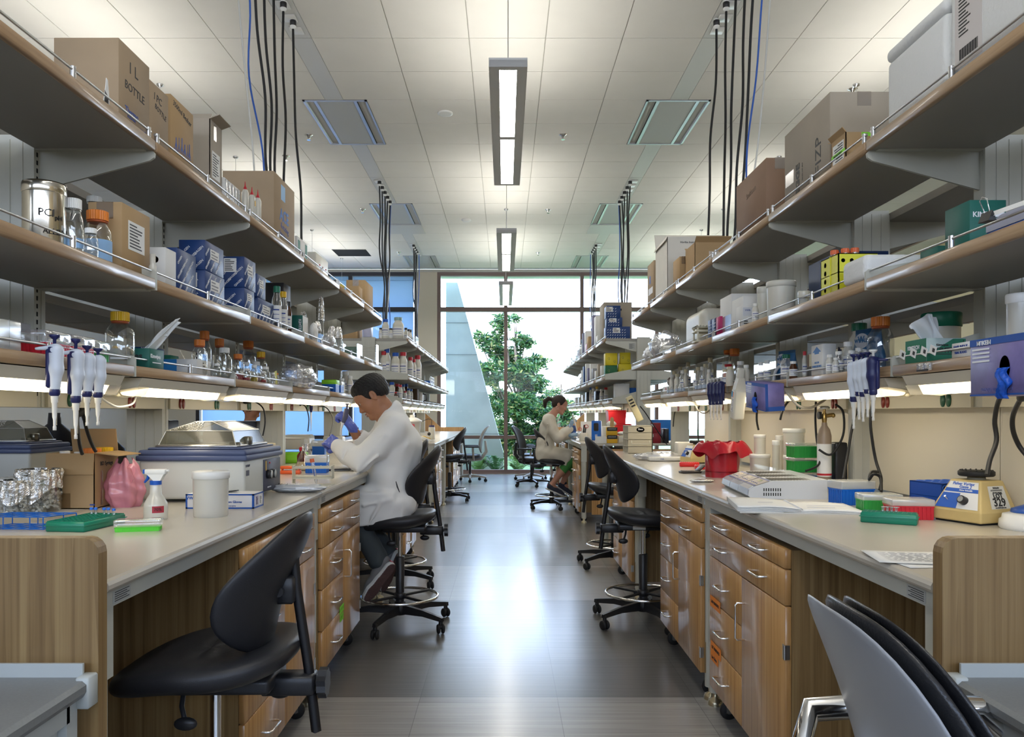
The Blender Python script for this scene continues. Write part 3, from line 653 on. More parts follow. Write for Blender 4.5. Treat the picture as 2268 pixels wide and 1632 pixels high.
# mobile cabinets
hm=chrome
def handle(mb,y0,y1,z,vert=False,x=0,out=.032,r=.0042):
    if vert: pts=[(x,y0,z-.065),(x+out*.8,y0,z-.065),(x+out,y0,z-.058),(x+out,y0,z+.058),(x+out*.8,y0,z+.065),(x,y0,z+.065)]
    else: pts=[(x,y0,z),(x+out*.8,y0,z),(x+out,y0+.008,z),(x+out,y1-.008,z),(x+out*.8,y1,z),(x,y1,z)]
    mb.tube(pts,r,8)
def cabinet(kind='combo',W=.88):
    t=thing('mobile_cabinet','x','cabinet',(0,0,0)); D=.55; zb,zt=.115,.832; f=.02
    MB().box(-D,-f-.001,.004,W-.004,zb,zt-.004).build('body',bamboo_dark,t)
    g=.0022; mid=W*.5
    def front(nm,y0,y1,z0,z1,hs,vert=None):
        o=MB().rbox(-f,0,y0+g,y1-g,z0+g,z1-g,.0015,1).build(nm,bamboo,t)
        m=MB()
        for hy in hs: handle(m,hy-.052,hy+.052,(z0+z1)/2)
        if vert is not None: handle(m,vert,0,z0+(z1-z0)*.72,True)
        m.build('handle',hm,o); return o
    z1=zt; z2=zt-.062; z3=z2-.112
    if kind=='combo':
        front('drawer',0,mid,z2,z1,[mid*.5]); front('drawer',mid,W,z2,z1,[mid*1.5]); front('drawer',0,W,z3,z2,[mid*.5,mid*1.5])
        h=(z3-zb)/3
        for k in range(3): front('drawer',0,mid,zb+k*h,zb+(k+1)*h,[mid*.5])
        d=front('door',mid,W,zb,z3,[],mid+.035)
        for zz in (zb+.09,z3-.14): MB().box(-.014,.0012,W-.02,W+.001,zz-.022,zz+.022).cyl((.001,W-.001,zz-.022),(.001,W-.001,zz+.022),.004,n=8).build('hinge',steel,d)
    for yy in (.07,W-.07):
        for xx in (-.06,-D+.07):
            o=MB().lathe([(.0,-.011),(.03,-.011),(.036,-.006),(.036,.006),(.03,.011),(0,.011)],n=24,M=Matrix.Translation((xx,yy,.0365))@Matrix.Rotation(PI/2,4,'X')).build('caster',rubber,t)
            MB().box(xx-.02,xx+.012,yy-.016,yy-.012,.03,.115).box(xx-.02,xx+.012,yy+.012,yy+.016,.03,.115).lathe([(0,-.013),(.012,-.013),(.012,.013),(0,.013)],n=12,M=Matrix.Translation((xx,yy,.0365))@Matrix.Rotation(PI/2,4,'X')).build('caster_fork',steel,o)
    return t
cb=None
def place_cab(s,ya,yb,label):
    global cb
    x=s*(XC[s]+.002); W=.88; sc_=(yb-ya)/W
    if cb is None: cb=cabinet(); o=cb
    else: o=dup(cb)
    o['label']=label; o['group']='mobile bamboo cabinets'
    if s<0: o.location=(x,ya,0); o.rotation_euler=(0,0,0)
    else: o.location=(x,yb,0); o.rotation_euler=(0,0,PI)
    return o
place_cab(-1,2.385,3.265,'bamboo cabinet under the near left bench, behind the nearest black chair')
place_cab(-1,3.40,4.28,'bamboo cabinet under the near left bench, beside the seated man, green tape on it')
place_cab(-1,6.12,7.0,'bamboo cabinet at the window end of the near left bench')
place_cab(1,2.38,3.26,'bamboo cabinet with orange tape labels, nearest under the right bench')
place_cab(1,3.43,4.29,'bamboo cabinet under the right bench, left of the nearest black stool in the picture')
place_cab(1,5.26,6.14,'bamboo cabinet under the near right bench behind the two black chairs')
for i,(ya,lb) in enumerate(((8.98,'nearest bamboo cabinet of the far left bench'),(12.02,'middle bamboo cabinet of the far left bench'),(13.0,'last bamboo cabinet of the far left bench'))): place_cab(-1,ya,ya+.88,lb)
for i,(ya,lb) in enumerate(((8.98,'nearest bamboo cabinet of the far right bench, beside the seated woman'),(11.0,'middle bamboo cabinet of the far right bench'),(12.9,'last bamboo cabinet of the far right bench'))): place_cab(1,ya,ya+.88,lb)
# modesty panels behind the knee spaces (bamboo) and the wooden ends of the far benches
for s in (-1,1):
    sd='left' if s<0 else 'right'
    for (ya,yb,w) in ((Y0+.03,2.36,'near'),):
        tag(MB().box(s*(XB[s]-.06),s*(XB[s]-.04),ya,yb,.1,.85).build('modesty_panel',bamboo_dark),f'bamboo panel behind the {w} {sd} knee space','panel')
    tag(MB().box(s*(XC[s]+.14),s*(XB[s]+.15+.62),Y1+.004,Y1+.024,.10,.845).build('bamboo_bench_screen',bamboo),f'bamboo end screen under the far {sd} bench facing the cross aisle','bench screen')
    # sloped bamboo screen at the window end of the far bench
    y=Y1+7*BAY+.01
    tag(MB().prism([(s*.80,.91),(s*.80,.99),(s*1.26,.99),(s*1.56,1.27),(s*1.56,.91)],y,y+.02,'y').build('end_screen',bamboo),f'bamboo screen with a sloped top at the window end of the far {sd} bench','screen')
for yy,s_ in ((Y0+BAY-.1,-1),):
    pass
# orange and green tape labels on the drawers
tape=mat('orange_tape',(.85,.26,.04),.6); tapeg=mat('green_tape',(.25,.75,.05),.6)
for y,z,w_,h_,s_,m_,lb,body in ((3.17,.475,.15,.045,1,tape,'orange tape label on the third drawer of the nearest right cabinet','LAB MANUALS'),(3.16,.29,.15,.045,1,tape,'upper orange tape label on the fourth drawer of the nearest right cabinet','KIT MANUALS'),(3.18,.25,.11,.035,1,tape,'lower orange tape label on the fourth drawer of the nearest right cabinet','Lisa Tubes'),(3.80,.30,.10,.035,-1,tapeg,'upper green tape label on the lowest drawer near the seated man','CENTRIFUGE'),(3.80,.26,.08,.035,-1,tapeg,'lower green tape label on the lowest drawer near the seated man','TUBES')):
    t=thing('tape_label',lb,'tape label',(s_*(XC[s_]+.0012),y,z),0,'tape labels on drawers'); MB().box(0,-s_*.0006,-w_/2,w_/2,-h_/2,h_/2).build('tape',m_,t)
    text(body,t,(-s_*.0008,0,0),(0,-s_*-1,0) if s_<0 else (0,-1,0),(0,0,1),.018,ink)
# ================= chairs =================
pu=mat('black_polyurethane',(.022,.022,.025),.42,bump=.12,nscale=500)
def pad(mb,fn,T,nr=10,nt=40,ex=2.4,edge=6):
    """cushion: fn(a,b) -> centre point and normal, a,b in the unit superellipse; thickness T"""
    rows=[]
    S=[1-(1-i/nr)**1.6 for i in range(nr+1)]
    def P(r,th,sgn):
        c,s_=math.cos(th),math.sin(th); k=(abs(c)**ex+abs(s_)**ex)**(-1/ex); a,b=r*c*k,r*s_*k
        p,nn=fn(a,b); h=T/2*max(0,1-r**edge)**.5; return p+nn*h*sgn
    seq=[(r,1) for r in S]+[(r,-1) for r in S[:-1][::-1]]
    return mb.grid(lambda u,v: P(seq[int(round(v*(len(seq)-1)))][0],2*PI*u,seq[int(round(v*(len(seq)-1)))][1]),nt,len(seq),True,True)
def star_base(t,R,zh,m,arm_w=.036,wheel=.027,mw=None,off=0):
    hub=MB().lathe([(.0,zh-.06),(.038,zh-.06),(.042,zh-.02),(.032,zh+.015),(.0,zh+.015)],n=20).build('base_hub',m,t)
    for k in range(5):
        a=off+2*PI*k/5; Mz=Matrix.Rotation(a,4,'Z'); l=MB()
        sec=[(0.02,arm_w/2,zh,zh-.055),(R*.6,arm_w*.42,zh-.012,zh-.045),(R-.01,arm_w*.36,zh-.03,zh-.055),(R+.015,arm_w*.3,zh-.035,zh-.055)]
        for (x0,w0,t0,b0),(x1,w1,t1,b1) in zip(sec[:-1],sec[1:]):
            v=[(x0,-w0,b0),(x0,w0,b0),(x0,w0*.7,t0),(x0,-w0*.7,t0),(x1,-w1,b1),(x1,w1,b1),(x1,w1*.7,t1),(x1,-w1*.7,t1)]
            l.add([Mz@Vector(p) for p in v],[(0,4,5,1),(1,5,6,2),(2,6,7,3),(3,7,4,0),(0,1,2,3),(4,7,6,5)])
        lo=l.build('leg',m,t); c=MB(); ca=a+1.1+k
        Mc=Mz@Matrix.Translation((R,0,wheel+.001))@Matrix.Rotation(ca,4,'Z')@Matrix.Rotation(PI/2,4,'X')
        for q in (-.013,.013): c.lathe([(0,q-.008),(wheel*.8,q-.008),(wheel,q-.003),(wheel,q+.003),(wheel*.8,q+.008),(0,q+.008)],n=18,M=Mc)
        Mh=Mz@Matrix.Translation((R,0,0)); c.lathe([(.0,wheel),(.012,wheel),(.012,zh-.04),(0,zh-.04)],n=10,M=Mh)
        c.sphere(Mh@Vector((0,0,wheel+.012)),.017,6,(1,1,.9)); c.build('caster',mw or rubber,lo)
def drafting_chair():
    t=thing('drafting_chair','x','chair',(0,0,0))
    def seat(a,b):
        x=a*.225; y=b*(.225-.03*max(0,a)); z=.622+.035*max(0,-a)**2+.012*b*b*(1-max(0,a))-.045*max(0,a)**2-.008*(1-a*a-b*b)
        g=max(0,1-(b/.55)**2)*max(0,1-((a+.1)/.6)**2); z+=-.004*g*math.sin(a*26+b*b*6)*1.0
        return Vector((x+.01,y,z)),Vector((0,0,1))
    pad(MB(),seat,.072,14,56,2.7,8).build('seat',pu,t)
    s_=t.children[0]
    def back(a,b):
        hw=.205-.075*max(0,b)**1.5-.045*max(0,-b)**2; y=a*hw; v=(b+1)/2
        xc=-.145-.055*math.sin(min(1,v*1.05)*PI*.5)**3+.02*(1-v)-.03*v*v; wrap=.10*(a**2)*(hw/.205)**2*(1-.15*v)
        z=.715+.345*v; return Vector((xc+wrap,y,z)),Vector((.93-.0*a,-.35*a,-.12)).normalized()
    pad(MB(),back,.045,12,48,2.6).build('backrest',pu,t)
    MB().tube([(-.195,0,.92),(-.205,0,.80),(-.235,0,.60),(-.255,0,.435)],[.013]*4,4).build('back_post',black_pl,t)
    MB().rbox(-.205,-.155,-.03,.03,.83,.90,.006,1).cyl((-.17,-.045,.865),(-.17,.045,.865),.013,n=12).build('back_bracket',black_pl,t)
    MB().rbox(-.16,.10,-.085,.085,.555,.596,.012,2).rbox(-.255,-.12,-.032,.032,.535,.585,.006,1).build('mechanism',black_pl,t)
    MB().box(-.075,.0,-.0865,-.085,.562,.584).build('maker_plate',mat('maker_plate_paper',(.6,.57,.48),.5),t)
    k=MB(); n=16; prof=[]; k.prism([((.032+.006*(i%2))*math.cos(2*PI*i/n),(.032+.006*(i%2))*math.sin(2*PI*i/n)) for i in range(n)],0,.022,'z',Matrix.Translation((-.262,0,.56))@Matrix.Rotation(-PI/2,4,'Y'))
    k.cyl((-.24,0,.56),(-.265,0,.56),.01,n=10); k.build('tension_knob',black_pl,t)
    for dx_,sy in ((-.11,-1),(.06,1)):
        l=MB().tube([(dx_,sy*.05,.56),(dx_-.01,sy*.09,.535),(dx_-.02,sy*.10,.51)],.006,8).sphere((dx_-.025,sy*.105,.498),.026,8,(1.1,.45,.62)); l.build('lever',black_pl,t)
    MB().cyl((0,0,.33),(0,0,.57),.0135,n=20).build('gas_piston',chrome,t)
    MB().lathe([(.0245,.12),(.0265,.40),(.022,.405),(.013,.407)],n=24).build('column_sleeve',black_pl,t)
    r=MB().torus((0,0,.172),.222,.0085,48,10).build('foot_ring',chrome,t)
    sp=MB().lathe([(.027,.155),(.034,.158),(.034,.190),(.027,.193)],n=20)
    for k_ in range(4): a=PI/4+k_*PI/2; sp.tube([(.03*math.cos(a),.03*math.sin(a),.172),(.216*math.cos(a),.216*math.sin(a),.172)],.0085,6)
    sp.build('ring_spokes',black_pl,r)
    star_base(t,.315,.125,black_pl); return t
dc=drafting_chair(); G='black drafting chairs'
CH=[((-.735,1.99),PI+.02,'nearest black drafting chair, at the left bench, cut off by the bottom of the picture'),
((-.618,4.62),PI,'black drafting chair the seated man in the lab coat sits on'),
((-.80,5.72),PI+.1,'black drafting chair mostly hidden behind the seated man, its foot ring showing'),
((-.79,11.25),PI,'black drafting chair at the far left bench'),
((.83,4.70),.0,'black drafting chair tucked under the right bench, the nearer of that pair'),
((.90,6.45),.05,'black drafting chair at the right bench, the farther of that pair'),
((.62,10.35),-.0,'black drafting chair the seated woman sits on')]
for i,((x,y),rz,lb) in enumerate(CH):
    if i==0: dc.location=(x,y,0); dc.rotation_euler=(0,0,rz); dc['label']=lb; dc['group']=G
    else: dup(dc,(x,y,0),rz,lb)
for o in dc.children:
    if o.name in('backrest','back_bracket'): o.location.z-=.065
# office task chairs by the window
greyp=mat('grey_chair_frame',(.42,.41,.38),.4); meshm=mat('grey_backrest_mesh',(.33,.34,.34),.7,noise=.25,nscale=160)
def task_chair(label,x,y,rz,fm,bm_,wide=.24):
    t=thing('task_chair',label,'office chair',(x,y,0),rz,'office task chairs by the window')
    pad(MB(),lambda a,b:(Vector((a*.24+.02,b*.24,.47-.03*max(0,a)**2)),Vector((0,0,1))),.075,8,32,3).build('seat',pu,t)
    def bk(a,b):
        v=(b+1)/2; return Vector((-.20-.05*math.sin(v*PI*.5)-.09*v**3+.05*a*a-.02*math.sin(v*PI)*-1,a*(wide-.05*v),.53+.50*v)),Vector((1,0,0))
    pad(MB(),bk,.03,8,32,3.2).build('backrest',bm_,t)
    rm=MB(); rm.tube([bk(math.cos(q),math.sin(q))[0]*1+Vector((-.01,0,0)) for q in [2*PI*i/28 for i in range(28)]],.011,6,closed=True); rm.build('back_frame',fm,t)
    MB().tube([(-.05,0,.40),(-.20,0,.42),(-.30,0,.55),(-.28,0,.75)],[.03,.035,.03,.02],8).build('back_support',fm,t)
    for q in (-1,1):
        o=MB().tube([(-.06,q*.20,.40),(-.06,q*.28,.42),(-.05,q*.285,.63)],[.018,.02,.018],8).build('arm_post',fm,t)
        MB().rbox(-.16,.10,q*.285-.04,q*.285+.04,.635,.665,.012,2).build('arm_pad',pu,o)
    MB().rbox(-.12,.12,-.09,.09,.38,.44,.02,2).build('mechanism',fm,t)
    MB().cyl((0,0,.10),(0,0,.40),.022,n=14).build('gas_column',black_pl,t)
    star_base(t,.30,.13,fm,.05,.028,rubber,.3); return t
task_chair('grey mesh-backed office chair at the window end of the left bench',-.64,14.45,PI+.05,greyp,meshm)
task_chair('grey mesh-backed office chair at the window, behind the woman, facing right',.50,14.75,.12,greyp,meshm)
task_chair('black mesh-backed office chair between the grey one and the woman',.46,13.5,-.35,black_pl,mat('black_mesh',(.02,.02,.022),.8),.23)
# near right chair: grey shell, black cushion, polished arm loop
def near_chair():
    t=thing('swivel_armchair','grey-shelled office chair with black leather cushion, bottom right foreground','office chair',(0,0,0))
    shellm=mat('grey_shell_plastic',(.30,.31,.33),.35); lea=mat('black_leather',(.02,.02,.022),.28,bump=.1,nscale=200)
    def sh(off,T,bul):
        def f(a,b):
            v=(b+1)/2; hw=.225-.02*v; x=-.02-.12*v+.03*math.sin(v*PI)-.02*v*v+off+bul*(1-a*a)*.5+.035*a*a; return Vector((x,a*hw,.40+.575*v)),Vector((.95,0,.25)).normalized()
        return f
    pad(MB(),sh(0,0,0),.014,14,56,3.2,10).build('back_shell',shellm,t)
    pad(MB(),sh(.026,0,.01),.034,14,56,3.2,5).build('back_cushion',lea,t)
    pad(MB(),sh(.05,0,.01),.026,14,56,3.0,4).build('inner_cushion',lea,t)
    pad(MB(),lambda a,b:(Vector((a*.24+.22,b*.25,.45)),Vector((0,0,1))),.09,8,40,3).build('seat',lea,t)
    for q in (-1,1):
        o=MB().tube([(-.055,q*.24,.60),(-.10,q*.27,.665),(-.075,q*.295,.715),(.05,q*.30,.725),(.22,q*.30,.72),(.29,q*.29,.66),(.27,q*.27,.50),(.20,q*.24,.42)],[.018,.02,.022,.022,.022,.02,.018,.016],12).build('arm_loop',chrome,t)
        MB().sphere((-.035,q*.235,.62),.035,8).build('arm_joint',shellm,o)
    MB().rbox(.05,.35,-.1,.1,.34,.40,.02,2).build('mechanism',black_pl,t); MB().cyl((.2,0,.1),(.2,0,.34),.025,n=16).build('gas_column',black_pl,t)
    e=bpy.data.objects.new('pedestal',None); star_base(t,.30,.13,black_pl,.05)
    for o in list(t.children):
        if o.name.split('.')[0] in('leg','base_hub'): o.location.x+=.2
    bpy.data.objects.remove(e); return t
nc=near_chair(); nc.location=(.61,1.10,0); nc.rotation_euler=(0,0,math.radians(-2))
# ================= people =================
skin1=mat('tan_skin',(.40,.19,.105),.5,sss=.15,noise=.06,nscale=25); skin2=mat('fair_skin',(.52,.27,.19),.5,sss=.15)
coatm=mat('lab_coat_cotton',(.80,.80,.78),.85,sheen=.3,bump=.25,nscale=9); glovem=mat('violet_nitrile',(.10,.14,.50),.38,bump=.3,nscale=45); glove2=mat('grey_blue_nitrile',(.22,.33,.46),.4,bump=.3,nscale=45)
hairm=mat('black_hair',(.010,.009,.009),.42,bump=.9,nscale=140); hair2=mat('brown_black_hair',(.025,.014,.010),.4,bump=.9,nscale=140)
def frame3(f,g):
    f=Vector(f).normalized(); g=Vector(g); g=(g-f*g.dot(f)).normalized(); s=g.cross(f); return f,s,g
def head(S,O,f,s,g,k=1.0,girl=False):
    def P(a,b,c): return tuple(O+(f*a+s*b+g*c)*k)
    R=Matrix((f,s,g)).transposed()
    def E(a,b,c,r,kk=.012,op='add'): S.ell(P(a,b,c),[q*k for q in r],kk,op,R)
    E(-.014,0,.032,(.097,.074,.083)); E(.028,0,-.030,(.062,.057,.080),.03); E(.052,0,.030,(.045,.056,.045),.03)
    for q in (-1,1):
        S.cap(P(-.018,q*.050,-.052),P(.060,q*.016,-.105),.018*k,.015*k,.03); E(.052,q*.038,-.028,(.026,.020,.022),.02)
        E(.078,q*.032,.004,(.013,.017,.010),.008,'sub')
        E(.070,q*.031,.000,(.014,.015,.012),.004)
        S.cap(P(.082,q*.018,.017),P(.070,q*.045,.014),.008*k,.006*k,.012)
        S.cap(P(.092,q*.010,-.041),P(.090,q*.012,-.043),.0075*k,.0065*k,.006)
        E(-.012,q*.076,-.008,(.019,.009,.031),.004); E(-.008,q*.083,-.006,(.010,.005,.018),.003,'sub')
        S.cap(P(-.016,q*.0745,-.034),P(-.012,q*.076,-.030),.007*k,.007*k,.006)
    S.cap(P(.080,0,.012),P(.106,0,-.034),.008*k,.0105*k,.012); S.cap(P(.100,0,-.040),P(.090,0,-.046),.009*k,.007*k,.006)
    S.cap(P(.089,-.014,-.066),P(.089,.014,-.066),.0062*k,.0062*k,.006); S.cap(P(.086,-.013,-.0775),P(.086,.013,-.0775),.0066*k,.0066*k,.006)
    S.cap(P(.094,-.018,-.0715),P(.094,.018,-.0715),.0022*k,.0022*k,.003,'sub')
    E(.074,0,-.102,(.020,.022,.017),.016)
    return P,R
def face_parts(body,P,R,k,hm_,skin,lipc):
    for q in (-1,1):
        MB().tube([P(.090,q*.014,.021),P(.091,q*.026,.026),P(.078,q*.046,.020)],[.0026*k,.0034*k,.0016*k],6).build('eyebrow',hm_,body)
        MB().sphere(P(.0745,q*.031,.001),.0120*k,8).build('eye',mat('eye_white',(.6,.58,.55),.2),body)
        MB().tube([P(.0865,q*.022,-.001),P(.0885,q*.031,-.0035),P(.084,q*.041,-.001)],[.0012*k,.0018*k,.0012*k],5).build('eyelash',hm_,body)
    m=MB(); m.tube([P(.0885,-.017,-.067),P(.096,0,-.0655),P(.0885,.017,-.067)],[.003*k,.0052*k,.003*k],8); m.tube([P(.0875,-.016,-.0775),P(.0945,0,-.0785),P(.0875,.016,-.0775)],[.003*k,.0058*k,.003*k],8)
    m.build('lips',lipc,body)
def hand_chains(W,x,z,curl,k=1.0,thumb=(.5,.5),spread=.0,side=1):
    """wrist point, finger direction, back-of-hand normal; returns capsule chains for palm and digits"""
    x=Vector(x).normalized(); z=Vector(z); z=(z-x*z.dot(x)).normalized(); y=z.cross(x)*side
    def Q(a,b,c): return W+(x*a+y*b+z*c)*k
    ch=[]
    for b0 in (-.024,-.008,.008,.024): ch.append([(Q(.0,b0*.7,0),.014*k),(Q(.05,b0,.0),.0135*k),(Q(.085,b0*1.15,0),.011*k)])
    for i,(b0,L_) in enumerate(((.031,.068),(.0105,.078),(-.0105,.072),(-.031,.056))):
        c=curl[i] if isinstance(curl,(list,tuple)) else curl; p=Q(.086,b0,0); pts=[(p,.0092*k)]; a=0
        for ln,fr in ((.42,1),(.32,1.25),(.26,.8)):
            a+=c*fr; p=p+(x*math.cos(a)-z*math.sin(a)+y*(spread*b0*8))*L_*ln*k; pts.append((p,(.0086 if ln>.4 else .0078 if ln>.3 else .0066)*k))
        ch.append(pts)
    tb,tc=thumb; ch.append([(Q(.012,.024,-.004),.0125*k),(Q(.042,.046,-.012-.01*tc),.0115*k),(Q(.068,.052-.02*tb,-.020-.022*tc),.0095*k),(Q(.090,.048-.04*tb,-.024-.03*tc),.0078*k)])
    return ch
def add_chains(S,chs,dr=0,k=.006):
    for c in chs: S.chain([(tuple(p),r+dr) for p,r in c],k)
def seat_coat_noise(sc_,amp,seedv):
    def fn(X,Y,Z):
        return (amp*(np.sin(X*31+Z*23+seedv)*np.sin(Z*29-X*13+Y*9)+.6*np.sin(X*58-Z*47+Y*21+seedv*2)*np.sin(Y*37+Z*11))).astype(np.float32)
    return fn
# ---------- man at the left bench ----------
def build_man():
    B=Vector((-.62,4.65,0)); t=thing('person','person in white lab coat and violet gloves seated pipetting at the left bench','person',B)
    def A(px,py,Y=4.62): return at(px,py,Y)-B
    def T(px,py,Y=4.62): return tuple(A(px,py,Y))
    O=A(824,877,4.62); f,s,g=frame3((-.79,-.06,-.61),(-.61,0,.79))
    body=SDF((-.42,-.36,.16),(.16,.36,1.52),.0036)
    P,R=head(body,O,f,s,g)
    body.cap(T(846,897),T(872,938),.055,.065,.03)                      # neck
    body.cap(T(872,950,4.50),T(862,945,4.76),.065,.065,.05); body.cap(T(874,960),T(874,1085),.095,.095,.05); body.cap(T(872,1105,4.57),T(872,1105,4.69),.085,.085,.04)
    # arms
    nh=hand_chains(A(752,989,4.47),(-.80,.42,.42),(-.45,-.55,.65),[.75,.8,.85,.9],1.02,(.6,1.0))
    fh=hand_chains(A(779,945,4.74),(-.60,-.12,.80),(.72,-.5,.5),[.95,1.0,1.0,1.05],1.02,(.2,.6),side=-1)
    body.chain([(T(868,955,4.46),.050),(T(797,1019,4.40),.040),(T(752,989,4.47),.027)],.02)
    body.chain([(T(858,948,4.80),.050),(T(815,1010,4.86),.040),(T(779,945,4.74),.0265)],.02)
    add_chains(body,nh,-.002); add_chains(body,fh,-.002)
    for Yh,ax,ay in ((4.53,842,1248),(4.73,862,1226)):
        body.chain([(T(872,1112,Yh),.078),(T(770,1112,Yh-.02),.055),(T(ax,ay,Yh),.036)],.03)
        body.cap(T(ax,ay,Yh),T(ax-14,ay+38,Yh),.034,.03,.02)
    bo=body.mesh('body',skin1,t)
    face_parts(bo,P,R,1,hairm,skin1,mat('lips_man',(.36,.13,.10),.45))
    # hair
    h=SDF((-.42,-.15,1.22),(.02,.15,1.54),.003)
    def E(a,b,c,r,kk=.01,op='add'): h.ell(P(a,b,c),r,kk,op,R)
    E(-.020,0,.042,(.104,.083,.084)); E(.030,0,.075,(.062,.068,.040),.03); E(-.06,0,-.005,(.052,.070,.050),.02)
    for q in (-1,1): E(.012,q*.066,.012,(.014,.012,.030),.01)
    E(.116,0,-.016,(.056,.12,.070),.006,'sub'); E(.066,0,-.066,(.064,.12,.066),.006,'sub')
    for q in (-1,1): E(-.010,q*.09,-.022,(.026,.04,.040),.004,'sub')
    E(-.02,0,-.11,(.12,.12,.075),.006,'sub')
    h.disp(lambda X,Y,Z:(.0016*np.sin(X*210+Z*160)*np.sin(Y*190+Z*90)).astype(np.float32)); h.mesh('hair',hairm,t)
    # coat
    c=SDF((-.47,-.38,.58),(.26,.38,1.36),.0042)
    c.chain([(T(872,1098,4.53),.110),(T(866,1040,4.54),.105),(T(872,985,4.54),.120),(T(873,950,4.56),.095)],.05)
    c.chain([(T(874,1098,4.74),.110),(T(868,1040,4.72),.105),(T(876,985,4.72),.12),(T(870,948,4.72),.095)],.06)
    c.cap(T(886,1075,4.63),T(893,985,4.62),.10,.115,.05); c.cap(T(872,948,4.47),T(862,945,4.80),.078,.078,.05)
    c.cap(T(835,1000,4.62),T(842,1060,4.62),.07,.09,.05)
    c.chain([(T(870,952,4.45),.080),(T(832,992,4.41),.070),(T(797,1018,4.40),.068),(T(770,1004,4.43),.057),(T(750,990,4.46),.046)],.02)
    c.chain([(T(858,950,4.82),.080),(T(815,1008,4.86),.065),(T(797,968,4.78),.050)],.03)
    c.cap(T(884,1112,4.53),T(768,1108,4.50),.100,.088,.04); c.cap(T(884,1112,4.73),T(768,1108,4.71),.105,.088,.05)
    c.cap(T(893,1110,4.63),T(775,1105,4.60),.09,.07,.05)
    Rf=Matrix.Rotation(.10,3,'X'); c.bx(T(826,1128,4.425),(.125,.013,.095),.012,.035,R=Rf); c.bx(T(865,1128,4.44),(.07,.015,.05),.012,.03,R=Rf)
    c.bx(T(878,1134,4.62),(.075,.16,.032),.03,.03); 
    # folds: raised ridges and creases
    for a,b,r in (((850,965,4.36),(792,1040,4.34),.010),((836,1010,4.34),(790,1048,4.35),.008),((900,985,4.45),(860,1035,4.44),.010),((882,1085,4.44),(840,1066,4.47),.010),((870,1105,4.41),(806,1120,4.40),.010),((845,1110,4.405),(815,1165,4.405),.009)):
        c.cap(T(*a),T(*b),r,r*.6,.016,'add')
    for a,b,r in (((893,975,4.38),(845,1032,4.37),.007),((915,1010,4.41),(868,1050,4.37),.006),((862,1070,4.37),(820,1085,4.38),.008),((848,1100,4.37),(826,1150,4.39),.006),((770,985,4.36),(760,1015,4.38),.005)):
        c.cap(T(*a),T(*b),r,r*.6,.012,'sub')
    # standing collar, open at the throat, and open cuffs
    c.cap(T(867,908),T(876,935),.068,.082,.02)
    c.cap(T(846,880),T(862,905),.064,.060,.008,'sub'); c.cap(T(826,905,4.62),T(822,945,4.62),.040,.030,.012,'sub'); c.cap(T(850,900,4.62),T(835,925,4.62),.056,.045,.012,'sub')
    c.cap(A(752,989,4.47)+Vector((-.03,.012,.012)),T(757,992,4.465),.036,.036,.004,'sub'); c.cap(T(782,948,4.745),T(790,960,4.765),.040,.040,.004,'sub')
    c.disp(seat_coat_noise(1,.0028,1.0)); co=c.mesh('lab_coat',coatm,t)
    # pocket slit, its shade painted as a dark strip
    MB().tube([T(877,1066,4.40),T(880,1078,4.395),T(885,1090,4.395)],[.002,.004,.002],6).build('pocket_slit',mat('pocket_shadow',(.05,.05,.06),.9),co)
    # gloves
    for nm,chs,w0,w1 in (('glove',nh,T(752,989,4.47),T(757,993,4.465)),('glove',fh,T(779,945,4.74),T(784,953,4.755))):
        lo=[min(p[i] for c_ in chs for p,_ in c_)-.03 for i in range(3)]; hi=[max(p[i] for c_ in chs for p,_ in c_)+.03 for i in range(3)]
        S=SDF(lo,hi,.0022); add_chains(S,chs,.0005,.005); S.cap(w0,w1,.029,.032,.01); S.disp(lambda X,Y,Z:(.0008*np.sin(X*260+Z*210)*np.sin(Y*230)).astype(np.float32)); S.mesh('glove',glovem,t)
    # trousers, socks and shoes
    pm=mat('slate_trousers',(.045,.055,.060),.85,bump=.4,nscale=18); p=SDF((-.50,-.26,.18),(.10,.30,.80),.0045)
    for Yh,ax,ay in ((4.53,838,1240),(4.73,858,1218)): p.chain([(T(868,1115,Yh),.080),(T(768,1116,Yh-.02),.072),(T((768+ax)/2,(1116+ay)/2,Yh),.062),(T(ax,ay,Yh),.060)],.03)
    p.disp(seat_coat_noise(1,.003,3.0)); p.mesh('trousers',pm,t)
    shm=mat('grey_canvas',(.16,.16,.165),.85); wh=mat('white_rubber',(.62,.63,.62),.6); so=mat('brown_sole',(.13,.075,.07),.7,bump=.3,nscale=300)
    for i,(hx,hy,tx,ty,Yh) in enumerate(((858,1252,812,1312,4.50),(874,1226,848,1284,4.70))):
        H=A(hx,hy,Yh); Tt=A(tx,ty,Yh); x=(Tt-H).normalized(); n_=Vector((.62,-.62,-.45)) if i==0 else Vector((.75,-.45,-.4)); n_=(n_-x*n_.dot(x)).normalized(); y=n_.cross(x); R_=Matrix((x,y,n_)).transposed()
        def L(a,b,c_): return tuple(H+x*a+y*b+n_*c_)
        lo=[min(H[k],Tt[k])-.09 for k in range(3)]; hi=[max(H[k],Tt[k])+.09 for k in range(3)]; ln=.245
        u=SDF(lo,hi,.003); u.chain([(L(.0,0,-.035),.036),(L(.07,0,-.020),.036),(L(.15,0,-.002),.036),(L(.205,0,.006),.028)],.02); u.cap(L(.01,0,-.035),L(.03,0,-.075),.034,.036,.02)
        u.ell(L(.10,0,.055),(.16,.06,.034),.002,'sub',R_); u.ell(L(.02,0,-.10),(.042,.036,.028),.004,'sub',R_); um=u.mesh('shoe_upper',shm,t)
